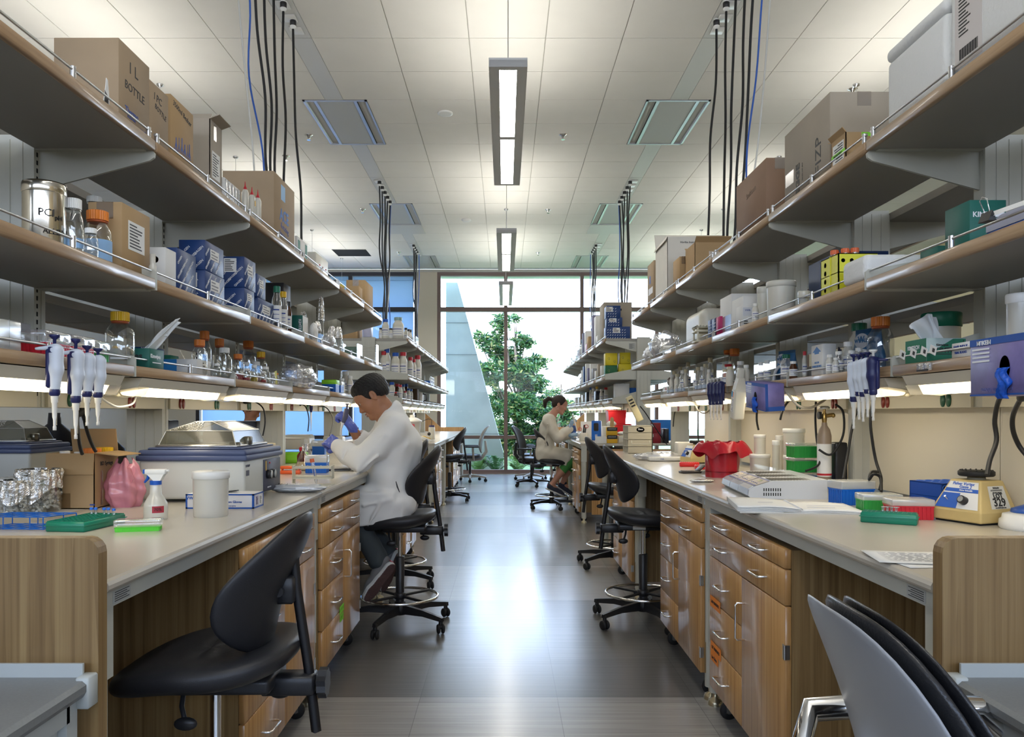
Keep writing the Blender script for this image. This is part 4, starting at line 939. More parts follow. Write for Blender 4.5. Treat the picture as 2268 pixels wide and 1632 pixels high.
        v=SDF(lo,hi,.003); v.chain([(L(.0,0,.022),.036),(L(.09,0,.022),.034),(L(.16,0,.022),.041),(L(.20,0,.022),.036)],.02); v.bx(L(.1,0,-.08),(.3,.2,.088),.0,.0,'sub',R_); v.bx(L(.1,0,.13),(.3,.2,.098),.0,.0,'sub',R_); v.mesh('shoe_foxing',wh,um,smooth_it=0)
        v=SDF(lo,hi,.003); v.chain([(L(.0,0,.032),.034),(L(.09,0,.032),.032),(L(.16,0,.032),.039),(L(.20,0,.032),.034)],.02); v.bx(L(.1,0,-.08),(.3,.2,.112),.0,.0,'sub',R_); v.bx(L(.1,0,.14),(.3,.2,.104),.0,.0,'sub',R_); v.mesh('shoe_sole',so,um,smooth_it=0)
        MB().box(-.008,.008,-.012,.012,-.002,.002,Matrix.Translation(L(-.034,0,.008))@R_.to_4x4()@Matrix.Rotation(PI/2,4,'Y')).build('heel_tab',mat('red_heel_tab',(.45,.03,.05),.5),um)
    # pipette in the far hand and the sample tube under it
    pv=thing('held_pipette','violet-grey pipette held upright by the seated man, tip in a small tube','pipette',at(766,926,4.70))
    def V(px,py): return at(px,py,4.70)-at(766,926,4.70)
    MB().tube([V(768,905),V(765,922),V(760,936)],[.015,.016,.011],12).build('handle',mat('pipette_grey',(.10,.10,.16),.35),pv)
    MB().tube([V(760,936),V(757,945),V(754.5,956),V(753,964)],[.009,.007,.004,.0015],10).build('tip_cone',white_pl,pv)
    MB().cyl(V(768,905),V(769,896),.006,n=10).lathe([(0,0),(.012,0),(.012,.008),(0,.008)],V(769,896),12).build('plunger',mat('pipette_grey',(.10,.10,.16),.35),pv)
    return t
build_man()
# ---------- woman at the far right bench ----------
def build_woman():
    YW_=10.35; B=Vector((.62,YW_,0)); t=thing('person','person with dark ponytail, off-white lab coat and green leggings seated at far right bench','person',B)
    def A(zx,zy,Y=YW_): return at(1160+zx/6.28,860+zy/6.28,Y)-B
    def T(*a): return tuple(A(*a))
    coat2=mat('off_white_coat_cotton',(.66,.63,.54),.85,bump=.25,nscale=9)
    O=A(500,225); f,s,g=frame3((.93,-.10,-.36),(.36,0,.93))
    b=SDF((-.28,-.32,.16),(.62,.32,1.56),.0050); P,R=head(b,O,f,s,g,.97)
    b.cap(T(450,290),T(400,370),.046,.055,.02); b.cap(T(350,425,YW_-.14),T(350,425,YW_+.14),.05,.05,.04); b.cap(T(345,440),T(290,760),.085,.085,.04); b.cap(T(285,860,YW_-.08),T(285,860,YW_+.08),.10,.10,.04)
    nh=hand_chains(A(645,535,YW_-.16),(.38,.15,.9),(-.7,-.5,.3),[.5,.55,.6,.65],.95,(.3,.6))
    fh=hand_chains(A(640,655,YW_+.05),(.8,-.3,.15),(.1,-.6,.8),[.4,.45,.5,.5],.95,(.3,.6),side=-1)
    b.chain([(T(335,440,YW_-.19),.045),(T(475,700,YW_-.24),.036),(T(645,535,YW_-.16),.024)],.02); b.chain([(T(345,440,YW_+.19),.045),(T(480,690,YW_+.22),.036),(T(640,655,YW_+.05),.024)],.02)
    add_chains(b,nh,-.002); add_chains(b,fh,-.002)
    for Yh,kx,ax,ay in ((YW_-.10,655,395,1335),(YW_+.10,680,545,1310)):
        b.chain([(T(285,900,Yh),.085),(T(kx,985,Yh),.055),(T((kx+ax)/2-5,(985+ay)/2,Yh),.050),(T(ax,ay,Yh),.033)],.03); b.cap(T(ax,ay,Yh),T(ax+50,ay+60,Yh),.032,.03,.02)
    bo=b.mesh('body',skin2,t); face_parts(bo,P,R,.97,hair2,skin2,mat('lips_woman',(.42,.12,.11),.45))
    MB().torus((0,0,0),.014,.0012,16,5,Matrix.Translation(P(-.012,-.080,-.055))@Matrix.Rotation(PI/2,4,'X')).build('earring',chrome,t)
    h=SDF((-.30,-.14,1.18),(.18,.14,1.56),.0045)
    def E(a,b_,c,r,kk=.01,op='add'): h.ell(P(a,b_,c),r,kk,op,R)
    E(-.018,0,.036,(.103,.080,.088)); E(-.055,0,-.02,(.048,.058,.050),.03); E(.116,0,.0,(.060,.12,.090),.006,'sub'); E(.06,0,-.07,(.08,.12,.075),.006,'sub')
    for q in (-1,1): E(.0,q*.09,-.020,(.024,.03,.030),.004,'sub')
    h.chain([(P(-.11,0,.03),.022),(P(-.17,0,.02),.026),(P(-.20,0,-.03),.028),(P(-.185,0,-.08),.022),(P(-.165,0,-.11),.008)],.02); h.mesh('hair',hair2,t)
    c=SDF((-.30,-.36,.55),(.62,.36,1.38),.0055)
    for q in (-1,1): c.chain([(T(290,890,YW_+q*.09),.115),(T(300,760,YW_+q*.08),.105),(T(345,560,YW_+q*.09),.11),(T(355,440,YW_+q*.09),.08)],.05)
    c.cap(T(345,440,YW_-.16),T(345,440,YW_+.16),.072,.072,.04)
    c.chain([(T(338,445,YW_-.19),.070),(T(405,590,YW_-.23),.062),(T(475,695,YW_-.24),.064),(T(560,620,YW_-.20),.056),(T(640,560,YW_-.17),.052)],.025)
    c.chain([(T(345,445,YW_+.19),.070),(T(480,690,YW_+.22),.062),(T(620,665,YW_+.08),.050)],.025)
    c.cap(T(290,905,YW_-.09),T(600,935,YW_-.11),.115,.085,.04); c.cap(T(290,905,YW_+.09),T(600,920,YW_+.11),.115,.085,.04); c.cap(T(300,900),T(590,920),.09,.07,.04)
    c.bx(T(500,985,YW_-.16),(.11,.016,.06),.012,.03,R=Matrix.Rotation(.30,3,'Y')); c.bx(T(330,950,YW_-.12),(.13,.05,.035),.02,.03)
    c.cap(T(430,330),T(420,365),.052,.050,.008,'sub'); c.cap(T(650,545,YW_-.17),T(662,520,YW_-.17),.040,.040,.004,'sub'); c.cap(T(330,500,YW_-.31),T(300,760,YW_-.26),.012,.012,.01)
    c.disp(seat_coat_noise(1,.004,2.0)); c.mesh('lab_coat',coat2,t)
    for chs,w0,w1 in ((nh,T(645,535,YW_-.16),T(635,555,YW_-.17)),(fh,T(640,655,YW_+.05),T(625,660,YW_+.07))):
        lo=[min(p[i] for c_ in chs for p,_ in c_)-.03 for i in range(3)]; hi=[max(p[i] for c_ in chs for p,_ in c_)+.03 for i in range(3)]
        S=SDF(lo,hi,.0035); add_chains(S,chs,.0005,.005); S.cap(w0,w1,.026,.028,.01); S.mesh('glove',glove2,t)
    lg=SDF((-.1,-.25,.35),(.62,.25,.80),.0055)
    for Yh,kx,ax,ay in ((YW_-.10,655,395,1335),(YW_+.10,680,545,1310)): lg.chain([(T(285,900,Yh),.088),(T(kx,985,Yh),.062),(T(kx*.58+ax*.42,985*.58+ay*.42,Yh),.058)],.02)
    lg.mesh('leggings',mat('green_leggings',(.06,.27,.06),.75),t)
    shm=mat('navy_mesh_shoe',(.03,.035,.06),.7); wh=mat('white_rubber',(.62,.63,.62),.6)
    for i,(hx,hy,tx,ty,Yh) in enumerate(((350,1385,560,1475,YW_-.10),(500,1365,645,1462,YW_+.10))):
        H=A(hx,hy,Yh); x=(A(tx,ty,Yh)-H).normalized(); n_=Vector((-x.z,0,x.x))*-1; n_=n_ if n_.z<0 else -n_; y=n_.cross(x); R_=Matrix((x,y,n_)).transposed()
        def L(a,b_,c_): return tuple(H+x*a+y*b_+n_*c_)
        lo=[H[k]-.12 for k in range(3)]; hi=[H[k]+(.32,.12,.12)[k] for k in range(3)]; lo[2]-=.12
        u=SDF(lo,hi,.004); u.chain([(L(.0,0,-.02),.034),(L(.08,0,-.012),.036),(L(.16,0,.0),.034),(L(.205,0,.008),.026)],.02); u.cap(L(.01,0,-.03),L(.03,0,-.07),.034,.034,.02); u.bx(L(.1,0,.06),(.3,.1,.04),.0,.004,'sub',R_); um=u.mesh('shoe_upper',shm,t)
        v=SDF(lo,hi,.004); v.chain([(L(-.005,0,.024),.036),(L(.10,0,.024),.034),(L(.17,0,.024),.040),(L(.205,0,.024),.034)],.02); v.bx(L(.1,0,-.08),(.3,.2,.092),0,0,'sub',R_); v.bx(L(.1,0,.13),(.3,.2,.10),0,0,'sub',R_); v.mesh('shoe_sole',wh,um,smooth_it=0)
        for q in range(3): MB().tube([L(.085+.022*q,-.030,.010),L(.075+.022*q,-.033,-.01),L(.070+.022*q,-.024,-.030)],.0035,6).build('stripe',wh,um)
        MB().sphere(L(-.028,0,-.02),.018,6,(.5,1,1.2)).build('heel_tab',mat('red_heel_tab',(.45,.03,.05),.5),um)
    pv=thing('held_pipette','pale pipette in the raised hand of the seated woman','pipette',A(700,440,YW_-.2)+B); Z=Vector((0,0,0))
    MB().tube([(-.02,0,.07),(0,0,0),(.02,-.0,-.07)],[.011,.012,.009],10).build('handle',white_pl,pv); MB().tube([(.02,0,-.07),(.035,0,-.13),(.042,0,-.165)],[.006,.004,.0015],8).build('tip_cone',white_pl,pv)
    return t
build_woman()
# ================= makers for bench and shelf things =================
kraft=mat('kraft_cardboard',(.36,.265,.17),.8,noise=.06,nscale=6); kraft2=mat('kraft_cardboard_warm',(.42,.28,.14),.8,noise=.05,nscale=6); kraft3=mat('kraft_cardboard_grey',(.36,.31,.245),.8,noise=.05,nscale=6)
ctape=thinglass('packing_tape',(.8,.7,.55),.15,.2,.3,(.45,.33,.2)); navy=mat('navy_box_print',(.012,.045,.17),.45); whitep=mat('white_print',(.8,.82,.85),.6)
wbox=mat('white_card_box',(.72,.72,.70),.65); foam=mat('expanded_foam',(.74,.75,.74),.75,bump=.25,nscale=90); foil=mat('aluminium_foil',(.75,.74,.72),.22,1,bump=1,nscale=60)
milky=mat('milky_polyethylene',(.66,.64,.56),.35,sss=.1); milkyc=thinglass('milky_translucent',(.85,.85,.8),.06,.2,.62,(.78,.76,.68)); clearpl=thinglass('clear_plastic',(.93,.94,.94),.12,.08,.12,(.85,.87,.88)); bagm=thinglass('plastic_bag_film',(.9,.9,.92),.22,.15,.30,(.8,.81,.83))
orange=mat('orange_cap',(.75,.22,.03),.4); yellowc=mat('yellow_cap',(.75,.45,.01),.4); redc=mat('red_cap',(.5,.02,.03),.4); bluec=mat('blue_cap',(.01,.09,.45),.4); greenc=mat('green_cap',(.01,.16,.09),.4); greyc=mat('teal_grey_cap',(.28,.42,.42),.4)
tissue=mat('tissue_paper',(.74,.76,.76),.9); tapeb=mat('light_blue_tape',(.28,.48,.75),.6); tealbox=mat('teal_wipe_box',(.012,.12,.095),.55); tealb2=mat('teal_green_print',(.01,.17,.09),.55); bluepp=mat('blue_polypropylene',(.01,.13,.55),.35); greenpp=mat('green_polypropylene',(.03,.33,.06),.35); redpp=mat('red_polypropylene',(.55,.015,.03),.35)
tealpp=mat('teal_rack_plastic',(.01,.20,.12),.3); lidm=thinglass('frosted_lid',(.9,.9,.88),.08,.15,.5,(.75,.75,.70)); limepp=mat('lime_plastic',(.10,.60,.04),.35); liqm=thinglass('water_fill',(.88,.9,.9),.1,.02,.08)
glassm=thinglass('lab_glass',(.93,.95,.95),.10,.03); redfl=mat('red_media',(.35,.03,.04),.2); amber=mat('amber_glass',(.07,.025,.01),.12)
def ctr(x0,x1,y0,y1,z0): return Vector(((x0+x1)/2,(y0+y1)/2,z0))
def shp(s,zb,xc,xf,xn,yt,X,zt=None):
    """carton on a shelf: aisle face from pixel xc (near corner) to xf (far), camera face to pixel xn; yt = top at the near corner"""
    X=abs(X)*s; Yn=F*abs(X)/abs(xc-VX); Yf=F*abs(X)/abs(xf-VX); Xb=(xn-VX)*Yn/F; h=(VY-yt)*Yn/F+CZ-zb
    return min(X,Xb),max(X,Xb),Yn,Yf,zb,zb+h
def carton(label,b,m=kraft,name='carton',cat='box',group=None,tape_=True,seam=True,flaps=None,open_=False):
    x0,x1,y0,y1,z0,z1=b; c=ctr(x0,x1,y0,y1,z0); t=thing(name,label,cat,c,0,group); W,D,H=(x1-x0)/2,(y1-y0)/2,z1-z0
    if open_ or flaps:
        w=.003; mb=MB().box(-W,W,-D,D,0,w).box(-W,-W+w,-D,D,0,H).box(W-w,W,-D,D,0,H).box(-W,W,-D,-D+w,0,H).box(-W,W,D-w,D,0,H); o=mb.build('carton_body',m,t)
        for side,ang,ln in (flaps or []):
            if side in '+-':
                sg=1 if side=='+' else -1; f=MB().box(0,ln,-D,D,0,w,Matrix.Translation((sg*W,0,H))@Matrix.Rotation(0 if sg>0 else PI,4,'Z')@Matrix.Rotation(-ang,4,'Y'))
            else:
                sg=1 if side=='f' else -1; f=MB().box(-W,W,0,ln,0,w,Matrix.Translation((0,sg*D,H))@Matrix.Rotation(0 if sg>0 else PI,4,'Z')@Matrix.Rotation(ang,4,'X'))
            f.build('flap',m,t)
    else:
        MB().rbox(-W,W,-D,D,0,H,.0015,1).build('carton_body',m,t)
        if tape_: MB().box(-.025,.025,-D-.0006,D+.0006,H-.0001,H+.0006).box(-.025,.025,-D-.0007,-D,H-.05,H).build('sealing_tape',ctape,t)
    return t
def lab(parent,face,cx,cz,w,h,m=paper,name='label',W=0,D=0,lines=0,lm=None,eps=.0008,seed=1):
    """a stuck-on label: face 'x+','x-','y-'; W/D half sizes; cx along the face, cz height"""
    rnd=random.Random(seed); mb=MB()
    def bx(a0,a1,b0,b1,e0,e1,q):
        if face=='y-': q.box(a0,a1,-D-e1,-D-e0,b0,b1)
        else:
            s_=1 if face=='x+' else -1; q.box(s_*(W+e0),s_*(W+e1),a0,a1,b0,b1)
    bx(cx-w/2,cx+w/2,cz-h/2,cz+h/2,0,eps,mb); o=mb.build(name,m,parent)
    if lines:
        q=MB(); st=h*.86/lines
        for i in range(lines):
            zz=cz+h*.43-st*(i+.5); l=w*.84*rnd.uniform(.45,1); bx(cx-w*.42,cx-w*.42+l,zz-st*.22,zz+st*.22,eps,eps+.0004,q)
        q.build('print',lm or ink,o)
    return o
def words(parent,word,W,D,H,faces,size,m,ang=.75,z0=0,px=None):
    me=text_mesh(word,size,.0002,.012)
    vs=[v.co.copy() for v in me.vertices]; fs=[tuple(p.vertices) for p in me.polygons]; hw=max(v.x for v in vs); hh=max(v.y for v in vs)
    mb=MB(); ca,sa=math.cos(ang),math.sin(ang); ex=hw*ca+hh*sa; ey=hw*sa+hh*ca; st=size*2.1
    for f in faces:
        a=W if f=='y-' else D
        j=0; y=ey+.002
        while y<H-ey-.001:
            x=-a+ex+.002+(st*.9 if j%2 else 0)
            while x<a-ex-.001:
                P=[]
                for v in vs:
                    u=x+v.x*ca-v.y*sa; w_=z0+y+v.x*sa+v.y*ca
                    if f=='y-': P.append((u,-D-.0008-v.z,w_))
                    else: s_=1 if f=='x+' else -1; P.append((s_*(W+.0008+v.z),u*s_,w_))
                mb.add(P,fs); x+=st*1.9
            y+=st*.95; j+=1
    if mb.v: mb.build('repeat_lettering',m,parent)
def cylp(px,pw,yt,zb,X):
    X=math.copysign(abs(X),px-VX); Y=F*abs(X)/abs(px-VX); return Vector((X,Y,zb)),pw/2*Y/F,(VY-yt)*Y/F+CZ-zb
def cyc(px,pw,yt,yb,zb=.91):
    Y=F*(CZ-zb)/(yb-VY); r=pw/2*Y/F; Y2=Y+r; r=pw/2*Y2/F; return Vector(((px-VX)*Y2/F,Y2,zb)),r,(CZ-zb)+(VY-yt)*Y2/F
def ribcap(mb,r,z0,z1,n=28,c=(0,0)):
    pts=[((c[0]+(r if i%2 else r*.955)*math.cos(PI*i/n)),(c[1]+(r if i%2 else r*.955)*math.sin(PI*i/n))) for i in range(2*n)]
    mb.prism(pts,z0,z1-.0015,'z'); mb.lathe([(r*.95,z1-.0015),(r*.88,z1),(0,z1)],(c[0],c[1],0),24); return mb
def media_bottle(label,p,r,h,cap=orange,liquid=None,lv=.4,group=None,name='media_bottle',neck=.42,ch=None,tapec=None,glass=None):
    t=thing(name,label,'bottle',p,0,group); ch=ch or min(.035,h*.17); nr=r*neck; zs=h*.60
    prof=[(r*.9,0),(r,.006),(r,zs),(r*.93,zs+h*.07),(nr*1.25,zs+h*.18),(nr,zs+h*.21),(nr,h-ch*.4)]
    MB().lathe(prof,n=28).build('bottle_body',glass or glassm,t)
    if liquid: MB().lathe([(r*.88,.003),(r*.97,.008),(r*.97,zs*lv),(0,zs*lv)],n=24).build('liquid',liquid,t)
    MB().lathe([(nr*1.12,h-ch*1.25),(nr*1.3,h-ch*1.2),(nr*1.3,h-ch*1.05),(nr*1.1,h-ch)],n=20).build('pour_ring',mat('orange_ring',(.45,.10,.03),.4) if cap in(orange,yellowc) else glassm,t)
    ribcap(MB(),nr*1.38,h-ch,h).build('screw_cap',cap,t)
    if tapec:
        m_,z0,z1,a0,a1=tapec; MB().grid(lambda u,v:Vector(((r+.0008)*math.cos(a0+u*(a1-a0)),(r+.0008)*math.sin(a0+u*(a1-a0)),z0*h+v*(z1-z0)*h)),12,2).build('tape_label',m_,t)
    return t
def jar(label,p,r,h,lidh=.16,body=None,lid=None,group=None,name='plastic_jar',cat='jar'):
    t=thing(name,label,cat,p,0,group); lh=max(.012,h*lidh)
    MB().lathe([(r*.90,0),(r*.94,.004),(r*.97,h-lh)],n=32).build('jar_body',body or milkyc,t)
    MB().lathe([(r*.98,h-lh),(r*1.03,h-lh+.002),(r*1.03,h-.004),(r*.99,h),(0,h)],n=32).build('lid',lid or white_pl,t); return t
def reagent(label,p,r,h,cap=redc,body=None,group=None,lbl=True,name='reagent_bottle',rz=0):
    t=thing(name,label,'bottle',p,rz,group); ch=h*.15; nr=r*.62
    MB().lathe([(r*.93,0),(r,.005),(r,h*.62),(r*.9,h*.71),(nr,h*.80),(nr,h-ch)],n=22).build('bottle_body',body or milky,t)
    ribcap(MB(),nr*1.18,h-ch,h,14).build('screw_cap',cap,t)
    if lbl:
        o=MB().grid(lambda u,v:Vector(((r+.0006)*math.cos(-PI*.95+u*PI*.95),(r+.0006)*math.sin(-PI*.95+u*PI*.95),h*.14+v*h*.40)),12,2).build('paper_label',paper,t)
        q=MB()
        for k in range(3):
            z=h*(.22+.1*k); q.grid(lambda u,v:Vector(((r+.0011)*math.cos(-PI*.85+u*PI*.6),(r+.0011)*math.sin(-PI*.85+u*PI*.6),z+v*h*(.012+.02*(k==2)))),8,2)
        q.build('label_print',inkblue,o)
    return t
def tipbox(label,p,w,d,h,m,rz=0,group=None,lid=lidm,lidf=.34,ribs=8,name='tip_box'):
    t=thing(name,label,'pipette tip box',p,rz,group); hb=h*(1-lidf); mb=MB()
    a,b=w/2*.95,d/2*.95
    mb.prism([(-a*.96,-b*.96),(a*.96,-b*.96),(a*.96,b*.96),(-a*.96,b*.96)],0,hb*.98,'z')
    for k in range(ribs):
        x=-a+(k+.5)*2*a/ribs; mb.box(x-a/ribs*.55,x+a/ribs*.55,-b,b,.002,hb*.9)
    nb=max(3,int(ribs*d/w))
    for k in range(nb):
        y=-b+(k+.5)*2*b/nb; mb.box(-a,a,y-b/nb*.55,y+b/nb*.55,.002,hb*.9)
    mb.box(-a-.001,a+.001,-b-.001,b+.001,hb*.9,hb); mb.build('box_base',m,t)
    if lid: MB().rbox(-w/2,w/2,-d/2,d/2,hb*.97,h,.004,2).build('lid',lid,t)
    return t
def wipes(label,p,w,d,h,rz=0,side=tealb2,front=tealbox,tis=None,txt=(),group=None):
    t=thing('wipes_box',label,'wipes box',p,rz,group); MB().rbox(-w/2,w/2,-d/2,d/2,0,h,.001,1).build('box_body',front,t)
    if tis:
        ts,hh,lean=tis; mb=MB(); rnd=random.Random(3)
        def fn(u,v):
            a=(u-.5); return Vector((lean[0]*v+a*w*.55*(1+.3*v)-.012*math.sin(u*9)*v,lean[1]*v+ .018*math.sin(u*7+v*3)*(1.1-v)+.01*math.sin(u*15),h-.004+hh*v*(1-.35*abs(a)*(1.6 if u<.5 else .4)*2*v)))
        mb.grid(fn,18,12); o=mb.build('tissue',tissue,t); md=o.modifiers.new('t','SOLIDIFY'); md.thickness=.0012
    return t
def pipette(label,p,rz=0,body=None,L_=.24,group='hanging pipettes',dark=None,lead=1.0):
    """hanging pipette, hook on its back at the origin height; -y is its front"""
    navyp=mat('pipette_navy',(.015,.02,.10),.35); pb=body or mat('pipette_pale_blue',(.62,.68,.78),.35)
    t=thing('pipette',label,'pipette',p,rz,group); k=L_/.24
    MB().lathe([(.004,.012*k),(.004,.030*k),(.011,.036*k),(.013,.042*k),(0,.043*k)],n=16).build('plunger',navyp if not dark else white_pl,t)
    h=SDF((-.03,-.022,-.115*k),(.045,.022,.03*k),.0026)
    h.cap((-.003,0,.002*k),(-.003,0,-.045*k),.0180,.0160,.01); h.cap((-.003,0,-.045*k),(0,0,-.093*k),.0160,.0125,.01); h.cap((.005,0,.010*k),(.040,0,.006*k),.007,.004,.006)
    h.mesh('handle',pb,t,smooth_it=1)
    MB().rbox(.006,.0190,-.0110,.0110,-.092*k,.006*k,.004,1).lathe([(.0170,-.004*k),(.0155,.010*k),(.009,.014*k)],n=18).build('grip_back',navyp,t)
    MB().lathe([(.0105,-.088*k),(.0125,-.096*k),(.0125,-.108*k),(.009,-.112*k)],n=16).build('collar',navyp,t)
    MB().lathe([(.009,-.112*k),(.008,-.128*k),(.0065,-.130*k),(.0052*lead,-.165*k),(.0035*lead,-.172*k),(.003*lead,-.195*k),(.0012,-.197*k)],n=12).build('shaft',white_pl,t)
    MB().tube([(-.011,0,-.092*k),(-.012,0,-.10*k),(-.004,-.0,-.135*k),(-.0035,0,-.185*k)],[.0022,.0025,.002,.0018],6).build('ejector_arm',chrome,t)
    MB().lathe([(.0042*lead,-.188*k),(.0042*lead,-.198*k),(0,-.198*k)],n=12).build('tip_ring',white_pl,t)
    return t
def cord(label,pts,r=.005,m=cordm,plug=None,group='cables',cat='cable',name='power_cable'):
    b=Vector(pts[-1]); t=thing(name,label,cat,b,0,group); P=[Vector(p)-b for p in pts]
    Q=[]
    for i in range(len(P)-1):  # Catmull-Rom
        p0,p1,p2,p3=P[max(i-1,0)],P[i],P[i+1],P[min(i+2,len(P)-1)]
        for k in range(6):
            u=k/6; Q.append(.5*((2*p1)+(p2-p0)*u+(2*p0-5*p1+4*p2-p3)*u*u+(3*p1-p0-3*p2+p3)*u**3))
    Q.append(P[-1]); MB().tube(Q,r,7).build('cable',m,t)
    if plug=='twist':
        a=P[0]; MB().lathe([(.022,0),(.024,-.004),(.024,-.035),(.018,-.040)],tuple(a),16).build('plug',black_pl,t); MB().lathe([(.022,-.040),(.024,-.048),(.014,-.062),(.006,-.066)],tuple(a),16).build('strain_relief',white_pl,t); MB().lathe([(.020,.03),(.020,0)],tuple(a),16).build('socket_boss',white_pl,t)
    elif plug:
        d=(Q[1]-Q[0]).normalized(); MB().tube([Q[0]-d*.012,Q[0],Q[0]+d*.028,Q[0]+d*.045],[.013,.015,.012,.006],10).build('plug',m,t)
    return t
def sheet(label,c,w,d,rz,z=.9112,m=paper,name='paper_sheet',cat='paper',curl=.0,txt=None,group=None,n=1,th=.0006):
    t=thing(name,label,cat,(c[0],c[1],z),rz,group)
    def fn(u,v): return Vector(((u-.5)*w,(v-.5)*d,th+curl*((2*u-1)**2*.5+.5*abs(2*v-1)**3*u)))
    o=MB().grid(fn,8,8).build('page',m,t); md=o.modifiers.new('t','SOLIDIFY'); md.thickness=th
    if txt: 
        q=MB(); rnd=random.Random(len(label))
        for k in range(txt):
            y=d*.36-k*d*.72/txt; x0=-w*.38; 
            while x0<w*.36:
                l=rnd.uniform(.1,.3)*w*.4; q.box(x0,min(x0+l,w*.4),y-.0012,y+.0008,th+curl*.05+.0004,th+curl*.05+.0007); x0+=l+.006
        q.build('printed_lines',mat('grey_print',(.25,.25,.27),.7),t)
    return t
def crumple(label,c,r,m,seed=0,name='plastic_bag',cat='bag',k=.18,res=.006,parts=(),rz=0,group=None,pw=2.0):
    """crumpled soft bag: a lumpy closed film"""
    t=thing(name,label,cat,c,rz,group); rnd=random.Random(seed); dirs=[(Vector((rnd.gauss(0,1),rnd.gauss(0,1),rnd.gauss(0,1))).normalized(),rnd.uniform(5,14),rnd.uniform(0,6)) for _ in range(9)]
    def fn(u,v):
        a=2*PI*u; b=PI*(v-.5); d=Vector((math.cos(a)*math.cos(b),math.sin(a)*math.cos(b),math.sin(b))); q=1
        for dd,f,ph in dirs: q+=k*.33*abs(math.sin(f*d.dot(dd)+ph))-k*.15
        p=Vector((d.x*r[0]*q,d.y*r[1]*q,d.z*r[2]*q+r[2])); p.z=max(p.z,.001); return p
    MB().grid(fn,44,24,True,True).build('film',m,t); return t
# ================= left bench: top shelf =================
ZT,ZM,ZL,ZC=2.104,1.668,1.395,.910
def hd(b): return (b[1]-b[0])/2,(b[3]-b[2])/2,b[5]-b[4]
b=shp(-1,ZT,263,331,119,83,1.145); W,D,H=hd(b); t=carton('large kraft carton marked 1L BOTTLE on the top left shelf',b,tape_=False)
text('1 L',t,(W,-.01,H*.76),(0,1,0),(0,-.05,1),.05,ink); text('BOTTLE',t,(W,.0,H*.52),(0,1,-.05),(0,0,1),.036,ink); text('Thermo',t,(W,-.02,H*.24),(0,1,0),(0,0,1),.026,inkblue,.02); text('SCIENTIFIC',t,(W,-.02,H*.17),(0,1,0),(0,0,1),.011,inkblue); text('NALGENE',t,(W,.06,H*.12),(0,1,0),(0,0,1),.011,inkblue)
c=cylp(236,20,232,ZT,1.125)[0]; t=thing('barcode_card','small folded white barcode card standing in front of the 1L BOTTLE carton','card',c); o=MB().prism([(-.022,0),(.020,0),(.006,.085),(-.002,.088),(-.006,.06)],-.0008,.0008,'x').build('card',paper,t)
q=MB(); [q.box(.0009,.0012,-.012+.0016*k,-.0112+.0016*k,.012,.05-.001*k) for k in range(13)]; q.build('barcode',ink,t)
b=shp(-1,ZT,331.5,373,262,175,1.145); b=(*b[:2],F*1.145/787,F*1.145/745,*b[4:]); W,D,H=hd(b); t=carton('kraft carton marked PC BOTTLE between two taller cartons',b,tape_=False)
text('l PC',t,(W,-.01,H*.80),(0,1,-.1),(0,0,1),.034,ink); text('BOTTLE',t,(W,.01,H*.64),(0,1,-.2),(0,.1,1),.024,ink)
b=shp(-1,ZT,378,428,300,207,1.150); W,D,H=hd(b); t=carton('warm brown carton with blue flask drawings marked 3500 ml Beaker',b,kraft2,tape_=False)
text('3500ml Beaker',t,(W,.0,H*.86),(0,1,-.15),(0,0,1),.026,ink); text('PYREX',t,(W,-D*.55,H*.24),(0,1,0),(0,0,1),.014,inkblue,.02); text('CORNING',t,(W,D*.5,H*.10),(0,1,0),(0,0,1),.012,inkblue,.02)
q=MB(); x=W+.0008
for i,yy in enumerate((-.055,-.03,-.005,.02,.045,.062)):
    w_=(.010,.006,.012,.011,.005,.009)[i]; q.prism([(yy-w_,H*.30),(yy+w_,H*.30),(yy+w_*.3,H*.38),(yy+w_*.3,H*(.44+.03*(i%3))),(yy-w_*.3,H*(.44+.03*(i%3))),(yy-w_*.3,H*.38)],x,x+.0004,'x')
q.box(x,x+.0004,-.07,.075,H*.275,H*.285); q.build('flask_drawing',inkblue,t)
b=shp(-1,ZT,465,491,395,262,1.150); W,D,H=hd(b); t=carton('tall grey-brown carton with loose top and a white address label',b,kraft3,flaps=[('f',1.2,.03),('+',.35,.04),('n',2.2,.03)])
lab(t,'x+',.0,H*.42,D*1.3,H*.36,W=W,lines=9); lab(t,'x+',-.01,H*.86,.03,H*.2,ctape,'tape_strip',W=W)
b=shp(-1,ZT,497,533,460,392,1.150); t=carton('white bundle of wrapped pipettes standing on the top left shelf',b,wbox,name='wrapped_bundle',cat='packet',tape_=False); W,D,H=hd(b)
q=MB(); [q.rbox(W-.002,W+.004,-D+.006+k*D*.4,-D+.004+(k+1)*D*.36,.004,H-.004-.006*(k%2),.002,1) for k in range(5)]; q.build('wrapping_folds',bagm,t)
for i,(px,yt) in enumerate(((543,402),(558,414),(571,420))):
    p,r,h=cylp(px,15,yt,ZT,1.135+.0*i); t=thing('squeeze_bottle',['red-tipped squeeze bottle beside the white bundle, first of three','red-tipped squeeze bottle with a gold sticker, middle of three','red-tipped squeeze bottle nearest the ACE carton'][i],'bottle',p,0,'red-tipped squeeze bottles')
    MB().lathe([(r*.95,0),(r,.004),(r,h*.68),(r*.7,h*.76),(r*.4,h*.78)],n=20).build('bottle_body',milkyc,t); MB().lathe([(r*.5,h*.77),(r*.5,h*.82),(r*.22,h*.86),(r*.08,h),(0,h)],n=14).build('spout',redc,t)
    if i==1: MB().box(r-.001,r+.001,-.006,.006,h*.45,h*.6).build('sticker',mat('gold_sticker',(.5,.3,.05),.3,.6),t)
